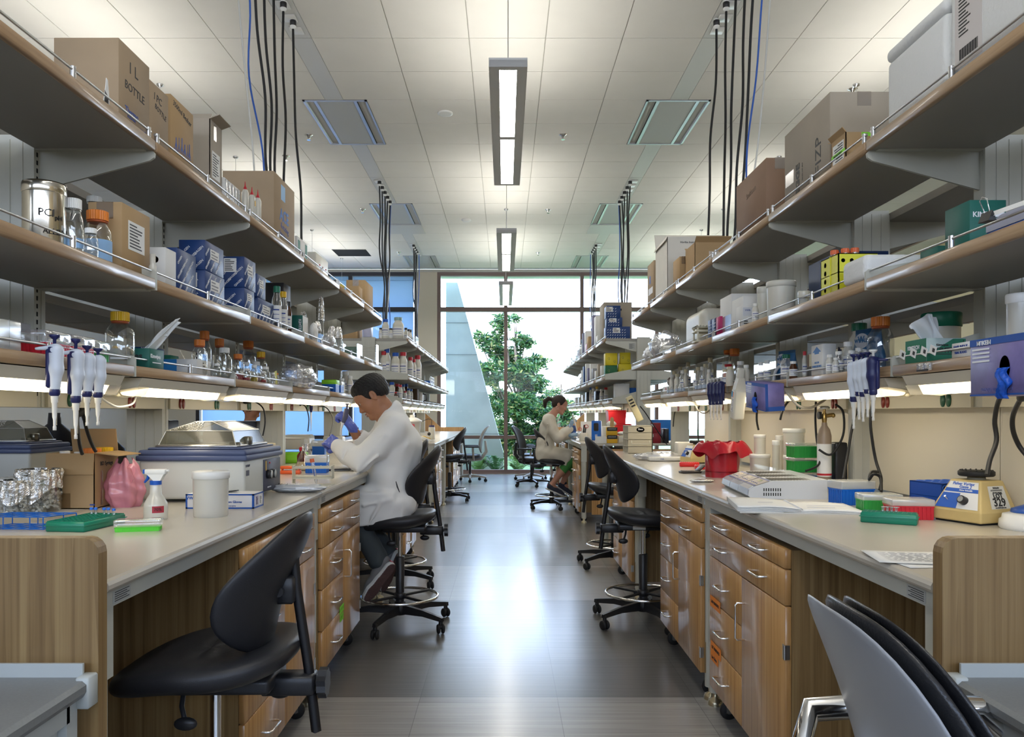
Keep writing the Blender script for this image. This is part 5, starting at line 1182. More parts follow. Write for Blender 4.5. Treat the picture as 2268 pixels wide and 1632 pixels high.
b=shp(-1,ZT,607,652,493,378,1.15); W,D,H=hd(b); t=carton('big kraft carton marked ACE with blue tape and a notched rim',b,kraft,tape_=False)
text('ACE',t,(W,-.01,H*.46),(0,1,0),(0,0,1),.085,mat('ace_blue_print',(.02,.12,.42),.6),.03); text('Rotating',t,(W,.0,H*.30),(0,1,-.08),(0,0,1),.042,inkblue); text('Drum Accessories',t,(W,.0,H*.18),(0,1,-.08),(0,0,1),.026,inkblue)
lab(t,'x+',-.03,H*.80,.075,H*.22,tapeb,'blue_tape',W=W)
b=shp(-1,ZT,659,681,653,522,1.14); W,D,H=hd(b); t=carton('white and green flat box behind the ACE carton on the top left shelf',b,wbox,name='supply_box',tape_=False); lab(t,'x+',-D*.7,H*.6,D*.4,H*.5,tealb2,'green_band',W=W); lab(t,'x+',D*.7,H*.5,D*.4,H*.8,tealb2,'green_band',W=W)
b=shp(-1,ZT,700,727,679,557,1.16); W,D,H=hd(b); t=thing('power_supply','beige power supply instrument on the top left shelf','instrument',ctr(*b[:5]))
MB().rbox(-W,W,-D,D,0,H,.008,2).build('casing',milky,t); q=MB(); [q.lathe([(0,0),(.006,0),(.006,.006),(0,.006)],n=10,M=Matrix.Translation((W,yy,H*.5))@Matrix.Rotation(PI/2,4,'Y')) for yy in (-D*.5,0,D*.5)]; q.build('socket_row',redc,t)
p,r,h=cylp(740,22,610,ZT,1.18); t=tag(MB().sphere((0,0,.034),.034,10,(1,1,1)).build('black_dome',black_pl,None,p),'black round dome device on the top left shelf','device')
p,r,h=cylp(755,18,620,ZT,1.14); crumple('small crumpled yellow wrap beside the black dome',p,(.022,.022,.02),mat('yellow_wrap',(.7,.6,.12),.6),3,'yellow_wrap','wrap')
b=shp(-1,ZT,803,817,760,617,1.15); carton('larger kraft carton at the end of the top left shelf',(b[0],b[1],b[2]+.12,b[3]+.20,b[4],b[5]+.01),kraft2)
b=shp(-1,ZT,800,812,766,632,1.135); t=carton('smaller kraft carton in front of the last top left carton',(b[0]+.03,b[1],b[2]-.10,b[2]+.05,b[4],b[5]-.02),kraft2,tape_=False); W,D,H=hd(b); 
# ================= left bench: middle shelf =================
p,r,h=cylp(98,86,408,ZM,1.24); t=thing('metal_canister','polished steel canister handwritten PCI, leftmost on the middle shelf','canister',p)
MB().lathe([(r*.97,0),(r,.004),(r,h*.86)],n=48).build('canister_body',mat('polished_tin',(.72,.68,.60),.16,1),t); MB().lathe([(r*1.02,h*.85),(r*1.035,h*.86),(r*1.035,h*.97),(r*1.0,h),(0,h)],n=48).build('lid',mat('polished_tin',(.72,.68,.60),.16,1),t)
for wd,a,z,sz in (('PCI',-.95,.55,.028),('pH',-.35,.50,.018),('ALLEN',-.55,.30,.022)):
    text(wd,t,((r+.0006)*math.cos(a),(r+.0006)*math.sin(a),h*z),(-math.sin(a),math.cos(a),0),(0,0,1),sz,ink)
p,r,h=cylp(162,42,441,ZM,1.19); media_bottle('square clear bottle with white cap and blue tape beside the steel canister',p,r,h,white_pl,liqm,.8,tapec=(tapeb,.18,.34,-1.9,.6),neck=.6)
p,r,h=cylp(216,58,468,ZM,1.19); media_bottle('clear bottle with orange cap and blue tape marked Trizma',p,r,h,orange,liqm,.7,tapec=(tapeb,.12,.48,-2.1,.5),neck=.56)
p,r,h=cylp(201,30,506,ZM,1.142); media_bottle('small clear bottle with white cap in front of the orange-capped one',p,r,h,white_pl,liqm,.5,neck=.6)
p,r,h=cylp(209,60,436,ZM,1.36); media_bottle('plastic bottle with flat white cap standing against the carton',p,r,h,white_pl,None,neck=.38,ch=.02)
b=shp(-1,ZM,270,332,180,447,1.145); W,D,H=hd(b); b=(b[0]+.02,*b[1:]); t=carton('kraft carton with a white product label on the middle left shelf',b,kraft2); W,D,H=hd(b); lab(t,'x+',0,H*.58,D*1.15,H*.42,W=W,lines=8)
p,r,h=cylp(338,17,563,ZM,1.13); t=thing('small_vial','small frosted vial with a blue ring at the shelf front','vial',p); MB().lathe([(r*.9,0),(r,.003),(r,h*.55),(r*.7,h*.62),(r*.75,h),(0,h)],n=16).build('vial_body',milkyc,t); MB().lathe([(r*1.02,h*.2),(r*1.02,h*.26)],n=16).build('blue_ring',inkblue,t)
b=shp(-1,ZM,366,390,329,547,1.15); W,D,H=hd(b); t=carton('white box with a round brown dot on its end',b,wbox,name='supply_box',tape_=False); q=MB().lathe([(0,0),(.011,0)],n=24,M=Matrix.Translation((-.005,-D-.0008,H*.70))@Matrix.Rotation(PI/2,4,'X')); q.build('brown_dot',mat('brown_dot',(.25,.12,.04),.6),t)
def blue_box(label,b,plate_=True,sz=.013,faces=('y-','x+'),side='x+'):
    W,D,H=hd(b); t=thing('kit_box',label,'kit box',ctr(*b[:5]),0,'blue kit boxes with white diagonal lettering'); MB().rbox(-W,W,-D,D,0,H,.0012,1).build('box_body',navy,t)
    words(t,'QIAGEN',W,D,H,faces,sz,whitep)
    if plate_: lab(t,side,0,H*.62,D*.9,H*.34,W=W,D=D,lines=3,lm=mat('grey_print',(.25,.25,.27),.7),eps=.0014)
    return t
NF=lambda x,X=1.145: F*X/(VX-x)
blue_box('blue kit box behind the white box with the brown dot',(-1.27,-1.16,NF(366)+.13,NF(366)+.30,ZM,ZM+.165),False)
blue_box('blue kit box, upper left of the two stacks on the middle left shelf',(-1.245,-1.145,NF(454),NF(495),ZM+.126,ZM+.241))
blue_box('blue kit box, lower left of the two stacks on the middle left shelf',(-1.265,-1.145,NF(454),NF(497),ZM,ZM+.125))
lab(bpy.data.objects['kit_box.002'],'y-',.0,.088,.06,.055,D=(NF(497)-NF(454))/2,lines=7,eps=.0014)
blue_box('blue kit box with a grey printed panel, top of the second stack',(-1.245,-1.145,NF(541),NF(566),ZM+.132,ZM+.268))
lab(bpy.data.objects['kit_box.003'],'y-',-.012,.098,.055,.06,D=(NF(566)-NF(541))/2,lines=7,eps=.0014)
blue_box('blue kit box under the one with the grey panel in the second stack',(-1.25,-1.145,NF(541),NF(563),ZM+.04,ZM+.131))
blue_box('low blue kit box at the bottom of the second stack',(-1.20,-1.145,NF(541)+.01,NF(570),ZM,ZM+.039),False,.011)
blue_box('pale-fronted blue kit box, upper of the last stack',(-1.24,-1.145,NF(569),NF(588),ZM+.118,ZM+.225))
blue_box('pale-fronted blue kit box, lower of the last stack',(-1.24,-1.145,NF(571),NF(607),ZM,ZM+.117))
b=shp(-1,ZM,628,632,588,626,1.22); t=carton('black kit box behind the green-capped bottle',(b[0],b[1],b[2],b[2]+.14,b[4],b[5]),mat('black_box',(.02,.02,.022),.5),name='kit_box',cat='kit box',tape_=False)
for i,(px,pw,yt,X,cp,bd,lb) in enumerate(((613,21,634,1.135,greenc,glassm,'green-capped clear reagent bottle with a white label'),(627,20,646,1.135,yellowc,glassm,'yellow-capped bottle of dark solution beside the green-capped one'),(639,14,668,1.14,black_pl,amber,'tall dark bottle beside the green wipes box'))):
    p,r,h=cylp(px,pw,yt,ZM,X); reagent(lb,p,r,h,cp,bd,'bottles beside the blue kit boxes')
b=shp(-1,ZM,670,682,645,698,1.15); W,D,H=hd(b); t=wipes('small green KIMTECH wipes box on the middle left shelf',ctr(*b[:5]),2*W,2*D,H); text('KIMTECH',t,(W*.55,-D,H*.5),(0,0,-1),(1,0,0),.022,whitep,.02); lab(t,'x+',0,H*.5,D*1.9,H*.98,wbox,'white_side',W=W)
for i,(px,pw,yt,X,lb) in enumerate(((711,15,657,1.21,'tall glass cylinder capped with foil'),(672,18,690,1.30,'foil-topped flask behind the green wipes box'),(702,20,712,1.16,'foil-topped flask left of the tall cylinder'),(735,18,722,1.22,'foil-topped flask right of the tall cylinder'),(749,19,724,1.15,'foil-topped flask nearest the shelf edge'))):
    p,r,h=cylp(px,pw,yt,ZM,X); t=thing('foil_capped_flask',lb,'flask',p,0,'foil-capped glassware')
    if i==0: MB().lathe([(r*1.5,0),(r*1.5,.006),(r*.8,.012),(r*.8,h*.7)],n=18).build('glass',glassm,t)
    else: MB().lathe([(r*1.3,0),(r*1.35,.01),(r*1.2,h*.35),(r*.6,h*.62)],n=18).build('glass',glassm,t)
    rnd=random.Random(i); MB().grid(lambda u,v:Vector(((r*(.85+.25*math.sin(u*40+v*9)*.5)*(1.05-.5*v**3))*math.cos(2*PI*u),(r*(.85+.25*math.sin(u*33+i)*.5)*(1.05-.5*v**3))*math.sin(2*PI*u),h*(.55+.45*v))),20,8,False,True).build('foil_cap',foil,t)
p,r,h=cylp(695,34,715,ZM,1.13); crumple('folded white pouch beside the foil-capped flasks',p,(.02,.05,.055),wbox,5,'paper_pouch','pouch',.12)
p,r,h=cylp(728,40,740,ZM,1.13); crumple('clear plastic bag among the foil-capped flasks',p,(.035,.07,.045),bagm,8)
for i,(x0,x1,yt,lb) in enumerate(((765,797,762,'clear plastic rack with green contents on the middle left shelf'),(802,838,764,'empty clear comb-edged rack at the end of the middle left shelf'))):
    Y=F*1.15/(VX-(x0+x1)/2); w_=(x1-x0)*Y/F; t=thing('clear_rack',lb,'rack',(-1.16,Y,ZM),0,'clear plastic racks'); h=(VY-yt)*Y/F+CZ-ZM
    q=MB().box(-w_/2,w_/2,-.05,.05,0,.006); [q.box(s_*w_/2-.003,s_*w_/2+.003,-.05,.05,0,h) for s_ in (-1,1)]
    for k in range(8): q.box(-w_/2,w_/2,-.0505,-.0485,h*k/8,h*k/8+.003)
    q.build('rack_frame',clearpl,t); 
    if i==0: MB().box(-w_/2+.01,w_/2-.01,-.03,.04,.008,h*.8).build('green_plates',mat('plate_green',(.12,.22,.15),.5),t)
# ================= left bench: lower shelf =================
b=(-1.40,-1.19,1.62,1.93,ZL,ZL+.075); t=thing('sample_box','long frosted plastic box at the left end of the lower shelf','plastic box',ctr(*b[:5])); W,D,H=hd(b); MB().rbox(-W,W,-D,D,0,H,.004,2).build('box_body',lidm,t)
q=MB(); [q.box(W-.0005,W+.001,-D+.02+k*.04,-D+.022+k*.04,.01,H) for k in range(7)]; q.build('dividers',clearpl,t)
t=carton('small grey and white box lying behind the hanging pipettes',(-1.42,-1.27,2.02,2.10,ZL+.0,ZL+.088),mat('grey_card',(.30,.31,.33),.6),name='supply_box',tape_=False)
for i,(x,y,m_,lb) in enumerate(((-1.215,2.06,redpp,'red tip box with clear lid behind the two leftmost pipettes'),(-1.215,2.185,redpp,'second red tip box on the lower left shelf'),(-1.235,2.31,greenpp,'green tip box with clear lid, right of the hanging pipettes'))):
    tipbox(lb,(x,y,ZL),.085,.118,.065,m_,0,'tip boxes on the lower left shelf',clearpl,.5)
p,r,h=cylp(266,60,691,ZL,1.225); t=media_bottle('large clear media bottle with bright yellow cap on the lower left shelf',p,r,h,yellowc,None,neck=.47,tapec=(whitep,.12,.15,-1.8,-.6)); text('1000',t,(.2*r,-r*.98,h*.33),(1,.2,0),(0,0,1),.012,mat('yellow_print',(.7,.4,.02),.5))
b=shp(-1,ZL,321,353,297,771,1.185); W,D,H=hd(b); t=wipes('teal Kimwipes box with a tall tissue, lower left shelf',ctr(*b[:5]),2*W+.03,2*D,H,tis=(1,.115,(.085,.02))); text('Kimwipes',t,(W+.015,-.01,H*.62),(0,1,0),(0,0,1),.019,whitep,.02); lab(t,'x+',0,H*.30,D*1.2,.003,whitep,'fine_print',W=W+.015); text('es',t,(-W*.2,-D,H*.6),(1,0,0),(0,0,1),.03,ink,.03)
b=shp(-1,ZL,436,466,350,795,1.19); W,D,H=hd(b); t=carton('flat blue and white box on the lower left shelf',(b[0]+.02,b[1],*b[2:]),wbox,name='supply_box',tape_=False); W-=.01; lab(t,'y-',-W*.6,H*.5,W*.8,H*.98,mat('sky_blue_print',(.03,.25,.60),.5),'blue_panel',D=D); lab(t,'x+',0,H*.6,.03,.04,W=W,lines=3)
t=carton('dark blue MICROCENTRIFUGE TUBES card box behind the bottles',(-1.40,-1.33,2.93,3.06,ZL,ZL+.10),navy,name='supply_box',tape_=False); text('MICRO TUBES',t,(.0,-.0655,.05),(.25,0,1),(-1,0,.25),.016,whitep)
t=carton('small green and white box behind the orange-capped bottles',(-1.44,-1.34,3.14,3.22,ZL,ZL+.085),tealb2,name='supply_box',tape_=False)
BL=[(453,29,733,1.31,orange,None,'tallest orange-capped bottle at the back of the lower left shelf'),(442,33,752,1.21,orange,None,'orange-capped bottle nearest the flat blue and white box'),(486,28,750,1.33,orange,None,'orange-capped bottle with a white collar at the back'),(497,32,770,1.215,white_pl,liqm,'round clear bottle with a wide white cap'),(550,32,755,1.34,orange,None,'big orange-capped bottle behind the small white-capped ones'),(527,27,784,1.22,orange,redfl,'squat orange-capped bottle with red liquid'),(578,26,779,1.27,yellowc,redfl,'yellow-capped bottle with red liquid'),
(480,18,805,1.185,white_pl,None,'small white-capped vial with a paper label'),(545,20,802,1.24,white_pl,None,'white-capped bottle, left of a row of four small ones'),(547,16,816,1.18,white_pl,redfl,'small white-capped bottle with pink liquid'),(563,16,808,1.19,white_pl,mat('yellow_media',(.5,.35,.02),.3),'small white-capped bottle with yellow liquid'),(568,22,801,1.26,white_pl,None,'broad white-capped bottle at the back of the row'),(588,20,812,1.185,white_pl,liqm,'white-capped square bottle, right end of the row'),(583,14,822,1.175,white_pl,redfl,'tiny bottle of magenta liquid beside the square bottle')]
for px,pw,yt,X,cp,lq,lb in BL:
    p,r,h=cylp(px,pw,yt,ZL,X); media_bottle(lb,p,r,h,cp,lq,.45,neck=.5,group='bottles on the lower left shelf')
for i,(px,yt,X) in enumerate(((604,825,1.19),(612,826,1.21),(520,830,1.18))):
    p,r,h=cylp(px,12,yt,ZL,X); reagent(['small vial left of the plastic bag','second small vial left of the plastic bag','small vial beside the squat orange-capped bottle'][i],p,r,h,[white_pl,orange,white_pl][i],clearpl,'small vials on the lower left shelf',False)
p,r,h=cylp(612,20,800,ZL,1.20); tag(MB().box(-.001,.001,-.02,.02,0,.075,Matrix.Rotation(.2,4,'X')).build('sticky_note',mat('yellow_note',(.75,.75,.25),.7),None,p),'yellow sticky note standing beside the small vials','note')
p=cylp(662,100,800,ZL+.0,1.19)[0]; t=crumple('large crumpled clear plastic bag spilling over the lower left shelf',(p.x,p.y,ZL-.0),(.075,.20,.062),bagm,11,k=.28)
b=shp(-1,ZL,735,745,712,835,1.19); tipbox('blue tip box with lime green lid, upper one behind the bag',(b[0]+.05,b[2]+.06,ZL),.10,.12,.085,bluepp,0,None,mat('lime_lid',(.30,.75,.02),.4),.35)
tipbox('blue and clear tip box beside the lime-lidded one',(b[0]+.055,b[2]+.20,ZL),.10,.11,.08,bluepp)
for i,(px,pw,yt,X,cp,lb) in enumerate(((765,18,822,1.22,white_pl,'frosted wash bottle above the seated man'),(757,14,838,1.18,white_pl,'small white box-like bottle above the seated man'),(775,14,832,1.17,white_pl,'white bottle with purple print above the seated man'))):
    p,r,h=cylp(px,pw,yt,ZL,X); reagent(lb,p,r,h,cp,milky,'white bottles above the seated man')
# hanging pipettes on the left
for i,(px,lb,L_) in enumerate(((121,'leftmost of the four white and navy pipettes hanging at the left',.238),(168,'second of the four pipettes hanging at the left, longest shaft',.262),(193,'third of the four pipettes hanging at the left',.215),(217,'rightmost of the four pipettes hanging at the left',.212))):
    X=-1.122; Y=F*1.122/(VX-px); z=[1.405,1.40,1.395,1.393][i]; pipette(lb,(X,Y,z-.006),PI+.35,None,L_)
# ================= left bench top =================
def P0(px,py,z=.91): return onz(px,py,z)
# beakers of tube caps covered in foil
for i,(px,pw,yt,yb,lb) in enumerate(((35,72,1062,1142,'beaker of clear tube caps under crumpled foil, leftmost on the left bench'),(86,88,1038,1138,'taller beaker of clear tube caps with a foil skirt, beside the open carton'))):
    c,r,h=cyc(px,pw,yt,yb); t=thing('foil_covered_beaker',lb,'beaker',c,0,'foil-covered beakers'); MB().lathe([(r*.96,0),(r,.006),(r,h*.96)],n=28).build('beaker_glass',glassm,t)
    rnd=random.Random(i); q=MB()
    for k in range(150):
        a=rnd.uniform(0,2*PI); rr=r*.86*rnd.random()**.5; z=rnd.uniform(.008,h*.72); M=Matrix.Translation((rr*math.cos(a),rr*math.sin(a),z))@Matrix.Rotation(rnd.uniform(0,3),4,'X')@Matrix.Rotation(rnd.uniform(0,3),4,'Y'); q.lathe([(.0052,-.004),(.0058,-.004),(.0058,.004),(.0,.004)],n=8,M=M)
        if k%4==0: q.lathe([(.003,-.014),(.003,.014)],n=6,M=M)
    o=q.build('tube_caps',milkyc,t); o['kind']='stuff'
    lo=(.50,.36)[i]
    def fn(u,v):
        a=2*PI*u; rr=r*(1.02+.09*math.sin(a*7+v*5)*math.sin(a*3+i)+.05*math.sin(a*17)); zb=h*(lo+.22*math.sin(a*2+1+i)); 
        return Vector((rr*math.cos(a),rr*math.sin(a),zb+(h*1.02-zb)*v+.004*math.sin(a*11)*v)) if v<.98 else Vector((rr*.93*math.cos(a),rr*.93*math.sin(a),h*1.0))
    MB().grid(fn,60,9,False,True).build('foil_cover',foil,t)
    if i==0: MB().box(-.003,.016,-r-.0012,-r*.985,h*.38,h*.52).build('write_on_patch',wbox,t)
c,r,h=cyc(15,90,1032,1120); tag(MB().rbox(-.07,.05,-.04,.05,0,.09,.006,2).build('lidded_tub',lidm,None,(c.x-.02,c.y+.10,.91)),'frosted tub with a green strip behind the foil-covered beakers','tub')
# open carton of jars
Yc=F*.333/(1127-VY); x0=(103-VX)*Yc/F; x1=(209-VX)*Yc/F; H=(VY-1004)*Yc/F+CZ-.91; b=(x0,x1,Yc,Yc+.17,.91,.91+H)
t=carton('open kraft carton holding bottles, flaps folded out, on the left bench',b,kraft2,open_=True,flaps=[('n',-1.50,.075),('f',1.75,.085),('+',-.12,.085)]); W,D,_=hd(b)
text('BD Syringe',t,(W,.0,H*.80),(0,1,0),(0,0,1),.020,ink,.01); MB().box(-.03,.0,-D-.0008,-D,.004,.055).build('glue_patch',mat('glue_brown',(.20,.12,.05),.5),t); MB().box(W-.016,W+.0006,-D-.0006,-D+.003,.012,.017).build('blue_mark',inkblue,t)
o=[k for k in t.children if k.name.startswith('flap')]
for i,(px,X_,cp,lb) in enumerate(((209,-.035,orange,'orange-capped bottle standing in the open carton'),(240,.02,yellowc,'amber-orange-capped bottle at the back of the open carton'))):
    media_bottle(lb,(b[1]-.035+X_*.0,Yc+.05+.085*i,.914),.036,H+.012,cp,None,neck=.62,group='bottles in the open carton')
for i,(dx_,dy_) in enumerate(((.045,.035),(.082,.06))): jar(['white lidded jar in the open carton, left','white lidded jar in the open carton, right'][i],(b[0]+dx_,Yc+dy_,.914),.0165,H+.003-.004*i,.2,group='jars in the open carton')
# pink bag
c=P0(262,1124); pk=thinglass('pink_bag_film',(.95,.6,.68),.05,.10,.70,(.66,.27,.33),fk=.25); t=thing('plastic_bag','crumpled pink translucent plastic bag between the carton and the water bath','bag',(c.x+.008,c.y+.035,.91))
def pb(u,v):
    a=2*PI*u; f=(.20+1.0*math.sin(PI*min(1,.12+v*.80))**.55)*(1-.30*v*v); q_=1+.13*math.sin(a*6+v*2)+.09*math.sin(a*13+v*5)*v+.05*math.sin(v*23+a*3); return Vector((.056*f*q_*math.cos(a),.050*f*q_*math.sin(a),.165*v+.012*math.sin(a*4)*v))
MB().grid(pb,64,22,True,True).build('film',pk,t)
MB().grid(lambda u,v:Vector((.034+.016*math.cos(u*5.5)+.004*v,-.045+.01*v,.115+.030*math.sin(u*5.5)+.012*v)),14,4).build('knotted_handle',thinglass('pink_bag_film',(.95,.6,.68),.14,.12,.72,(.72,.30,.37)),t)
# covered shaking water baths
def bath(label,x0,x1,y0,y1,h,knobs=True,rz=0):
    t=thing('water_bath',label,'water bath',((x0+x1)/2,(y0+y1)/2,.91),rz,'covered water baths'); W,D=(x1-x0)/2,(y1-y0)/2; hb=h
    rim=mat('slate_blue_plastic',(.075,.10,.20),.4); body=mat('bath_grey_enamel',(.55,.56,.52),.4)
    MB().rbox(-W+.008,W-.008,-D+.008,D-.008,.012,hb*.78,.012,3).build('casing',body,t)
    q=MB().rbox(-W-.001,W+.001,-D-.001,D+.001,hb*.76,hb*.86,.006,2).rbox(-W+.004,W-.004,-D+.004,D-.004,hb*.84,hb*.96,.01,2).rbox(-W+.03,W-.03,-D+.03,D-.03,hb*.95,hb,.006,2); q.build('blue_rim',rim,t)
    MB().rbox(-W+.05,W-.05,-D+.05,D-.05,hb,hb+.008,.003,1).build('steel_flange',steel,t)
    gl=thinglass('bath_lid_plastic',(.62,.63,.58),.03,.10,.45,(.16,.155,.12),fk=.28); a,b_,z0,z1,z2=W-.06,D-.06,hb+.008,hb+.062,hb+.098
    P=[(-a,-b_,z0),(a,-b_,z0),(a,b_,z0),(-a,b_,z0),(-a+.02,-b_+.02,z1),(a-.02,-b_+.02,z1),(a-.02,b_-.02,z1),(-a+.02,b_-.02,z1),(-.02,-b_+.05,z2),(.04,-b_+.05,z2),(.04,b_-.05,z2),(-.02,b_-.05,z2)]
    MB().add(P,[(0,1,5,4),(1,2,6,5),(2,3,7,6),(3,0,4,7),(4,5,9,8),(5,6,10,9),(6,7,11,10),(7,4,8,11),(8,9,10,11)]).build('clear_lid',gl,t)
    q=MB()
    for i,j in ((0,1),(1,2),(4,5),(5,6),(4,8),(5,9),(8,9),(9,10),(0,4),(1,5),(2,6),(6,10),(8,11),(4,7),(7,11)): q.cyl(P[i],P[j],.0022,n=6)
    q.build('lid_edges',thinglass('lid_edge_gloss',(.7,.7,.7),.4,.1,.4,(.5,.5,.45)),t)
    rnd=random.Random(4); q=MB()
    for k in range(260):
        u=rnd.random(); v=rnd.random()**.6; p0=Vector(P[4]).lerp(Vector(P[5]),.02+.5*u); p1=Vector(P[8]).lerp(Vector(P[9]),.02+.5*u); p=p0.lerp(p1,v*.95)
        q.sphere((p.x,p.y-.0005,p.z+.001),rnd.uniform(.0008,.0022),3)
    o=q.build('condensation_drops',thinglass('water_drop',(.9,.9,.85),.5,.02,.2,(.9,.85,.7)),t); o['kind']='stuff'
    MB().rbox(a-.012,a+.014,-.06,-.02,z0-.004,z0+.03,.004,1).cyl((a-.03,-b_+.02,z0+.005),(a+.01,-b_+.02,z0+.005),.006,n=8).build('latch',mat('latch_metal',(.20,.18,.13),.3,.8),t)
    if knobs:
        q=MB().rbox(W-.009,W-.005,-.01,D-.02,.018,hb*.72,.001,1).build('control_panel',mat('panel_navy',(.06,.065,.10),.4),t)
        for yy in (.035,.085):
            MB().lathe([(.0,0),(.019,0),(.018,.018),(0,.019)],n=24,M=Matrix.Translation((W-.005,yy,hb*.42))@Matrix.Rotation(PI/2,4,'Y')).build('dial_knob',black_pl,q)
            MB().lathe([(0,.0193),(.0165,.0193),(0,.020)],n=24,M=Matrix.Translation((W-.005,yy,hb*.42))@Matrix.Rotation(PI/2,4,'Y')).build('dial_cap',mat('dial_silver',(.5,.5,.48),.4),q)
        MB().box(W-.0045,W-.004,.012,.022,hb*.50,hb*.69).build('yellow_tag',mat('yellow_note2',(.75,.48,.05),.6),q); MB().sphere((W-.004,.065,hb*.64),.0035,5).build('indicator_lamp',redc,q)
        text('SHAKING BATH',q,(W-.0045,.06,hb*.16),(0,1,0),(0,0,1),.007,whitep)
        bd=MB().box(W-.0078,W-.0068,-D+.02,-D+.055,hb*.48,hb*.58).build('badge',mat('panel_navy',(.06,.065,.10),.4),t); text('SOTEMP',t,(W-.0078,-D+.04,hb*.66),(0,1,0),(0,0,1),.013,mat('panel_navy',(.06,.065,.10),.4),.02)
    return t
Yb=F*.333/(1113-VY)-.01; Wb=(545.6-300)*Yb/F; Xr=(545.6-VX)*Yb/F; hb_=(VY-992)*Yb/F+CZ-.91
Dp=F*abs(Xr)/(VX-626)-Yb
bath('grey and slate-blue covered water bath with dial knobs on the left bench',Xr-Wb,Xr,Yb,Yb+Dp,hb_)
bath('second slate-blue rimmed water bath on the hidden bench, far left edge of the picture',-2.50,-2.13,3.52,3.86,.205,False)
# spray bottle
c,r,h=cyc(345,50,1037,1153); t=thing('spray_bottle','frosted spray bottle with blue trigger and red 70% label','spray bottle',c)
MB().lathe([(r*.95,0),(r,.004),(r,h*.26),(r*.97,h*.32),(r*.72,h*.42),(r*.5,h*.50),(r*.46,h*.66),(r*.42,h*.70)],n=28).build('bottle_body',milkyc,t)
MB().lathe([(r*.5,h*.68),(r*.5,h*.76)],n=20).build('blue_collar',bluec,t)
q=MB().rbox(-r*.9,r*.95,-r*.33,r*.33,h*.88,h*.985,.004,2); q.prism([(-r*.1,h*.76),(r*.5,h*.76),(r*.85,h*.90),(-r*.75,h*.90)],-r*.3,r*.3,'y'); q.cyl((r*.9,0,h*.945),(r*1.15,0,h*.96),.004,n=8); q.build('spray_head',white_pl,t)
MB().tube([(-r*.62,0,h*.89),(-r*.70,0,h*.80),(-r*1.0,0,h*.72)],[.0055,.005,.003],8).box(-r*1.02,-r*.86,-r*.3,r*.3,h*.90,h*.98).build('trigger',bluec,t)
o=MB().grid(lambda u,v:Vector(((r+.0006)*math.cos(-1.45+u*1.0),(r+.0006)*math.sin(-1.45+u*1.0),h*.145+v*h*.13)),10,2).build('red_tape_label',mat('red_tape',(.38,.03,.05),.5),t); text('70%',t,(r*.55,-r*.86,h*.21),(.84,.54,0),(0,0,1),.014,ink)
c,r,h=cyc(467,80,1043,1148); jar('large frosted jar with a white screw lid on the left bench',c,r*.97,h,.165)
# glove box
c=P0(410,1127); c2=P0(561,1127); Yg=c.y; t=thing('glove_box','white and blue examination glove box behind the large frosted jar','glove box',((c.x+c2.x)/2,Yg+.06,.91)); W=(c2.x-c.x)/2; Hh=.052; D=.055
MB().rbox(-W,W,-D,D,0,Hh,.003,2).build('box_body',mat('glove_box_white',(.66,.66,.68),.5),t); bl=mat('glove_box_blue',(.01,.08,.36),.45); q=MB()
for f in ('f','s'):
    if f=='f':
        for a,b_,c_,d in ((-W,W,0,.005),(-W,W,Hh-.005,Hh),(-W,-W+.006,0,Hh),(W-.006,W,0,Hh)): q.box(a,b_,-D-.0008,-D,c_,d)
    else:
        for a,b_,c_,d in ((-D,D,0,.005),(-D,D,Hh-.005,Hh),(-D,-D+.005,0,Hh),(D-.005,D,0,Hh)): q.box(W,W+.0008,a,b_,c_,d)
q.build('blue_border',bl,t); text('VWR',t,(-W*.84,-D,Hh*.72),(1,0,0),(0,0,1),.015,bl,.03); text('Powder Free Examination Gloves',t,(W*.0,-D,Hh*.46),(1,0,0),(0,0,1),.0115,bl,.02); text('Store away from fluorescent lighting',t,(.02,-D,Hh*.2),(1,0,0),(0,0,1),.005,bl)
lab(t,'x+',-.02,Hh*.5,.03,Hh*.6,mat('lilac_print',(.45,.40,.55),.5),'print_panel',W=W,lines=6); lab(t,'x+',.02,Hh*.5,.03,Hh*.6,W=W,lines=6); MB().box(-.01,.05,-.012,.012,Hh,Hh+.004,Matrix.Rotation(-.1,4,'Y')).build('opening_flap',black_pl,t)
# racks at the front
def rack96(label,c,w,d,h,rz,m,tubes=(),group='96-well tube racks',capm=None):
    t=thing('tube_rack',label,'tube rack',c,rz,group); q=MB(); q.rbox(-w/2,w/2,-d/2,d/2,0,h*.93,.003,1); q.box(-w/2-.003,w/2+.003,-d/2-.003,d/2+.003,h*.55,h*.62); q.build('rack_body',m,t)
    g=MB(); nx,ny=12,8
    for i in range(nx+1): x=-w/2+.004+i*(w-.008)/nx; g.box(x-.0008,x+.0008,-d/2+.004,d/2-.004,h*.93,h)
    for j in range(ny+1): y=-d/2+.004+j*(d-.008)/ny; g.box(-w/2+.004,w/2-.004,y-.0008,y+.0008,h*.93,h)
    g.build('well_grid',m,t)
    for i,j in tubes:
        x=-w/2+.004+(i+.5)*(w-.008)/nx; y=-d/2+.004+(j+.5)*(d-.008)/ny
        u=thing('micro_tube','clear microtube standing in the '+label,'tube',(0,0,0),0,'microtubes in the '+('left' if c[0]<0 else 'right')+' rack'); R_=Matrix.Rotation(rz,3,'Z'); p=Vector(c)+R_@Vector((x,y,h)); u.location=p
        MB().lathe([(.0025,-.012),(.0042,-.004),(.0042,.012),(.005,.013)],n=12).build('tube_body',clearpl,u)
        if capm: ribcap(MB(),.0052,.012,.019,10).build('tube_cap',capm,u)
        else: MB().lathe([(.0052,.012),(.0058,.013),(.0058,.015),(0,.015)],n=12).box(-.0015,.009,-.002,.002,.013,.0145).build('tube_cap',clearpl,u)
    return t
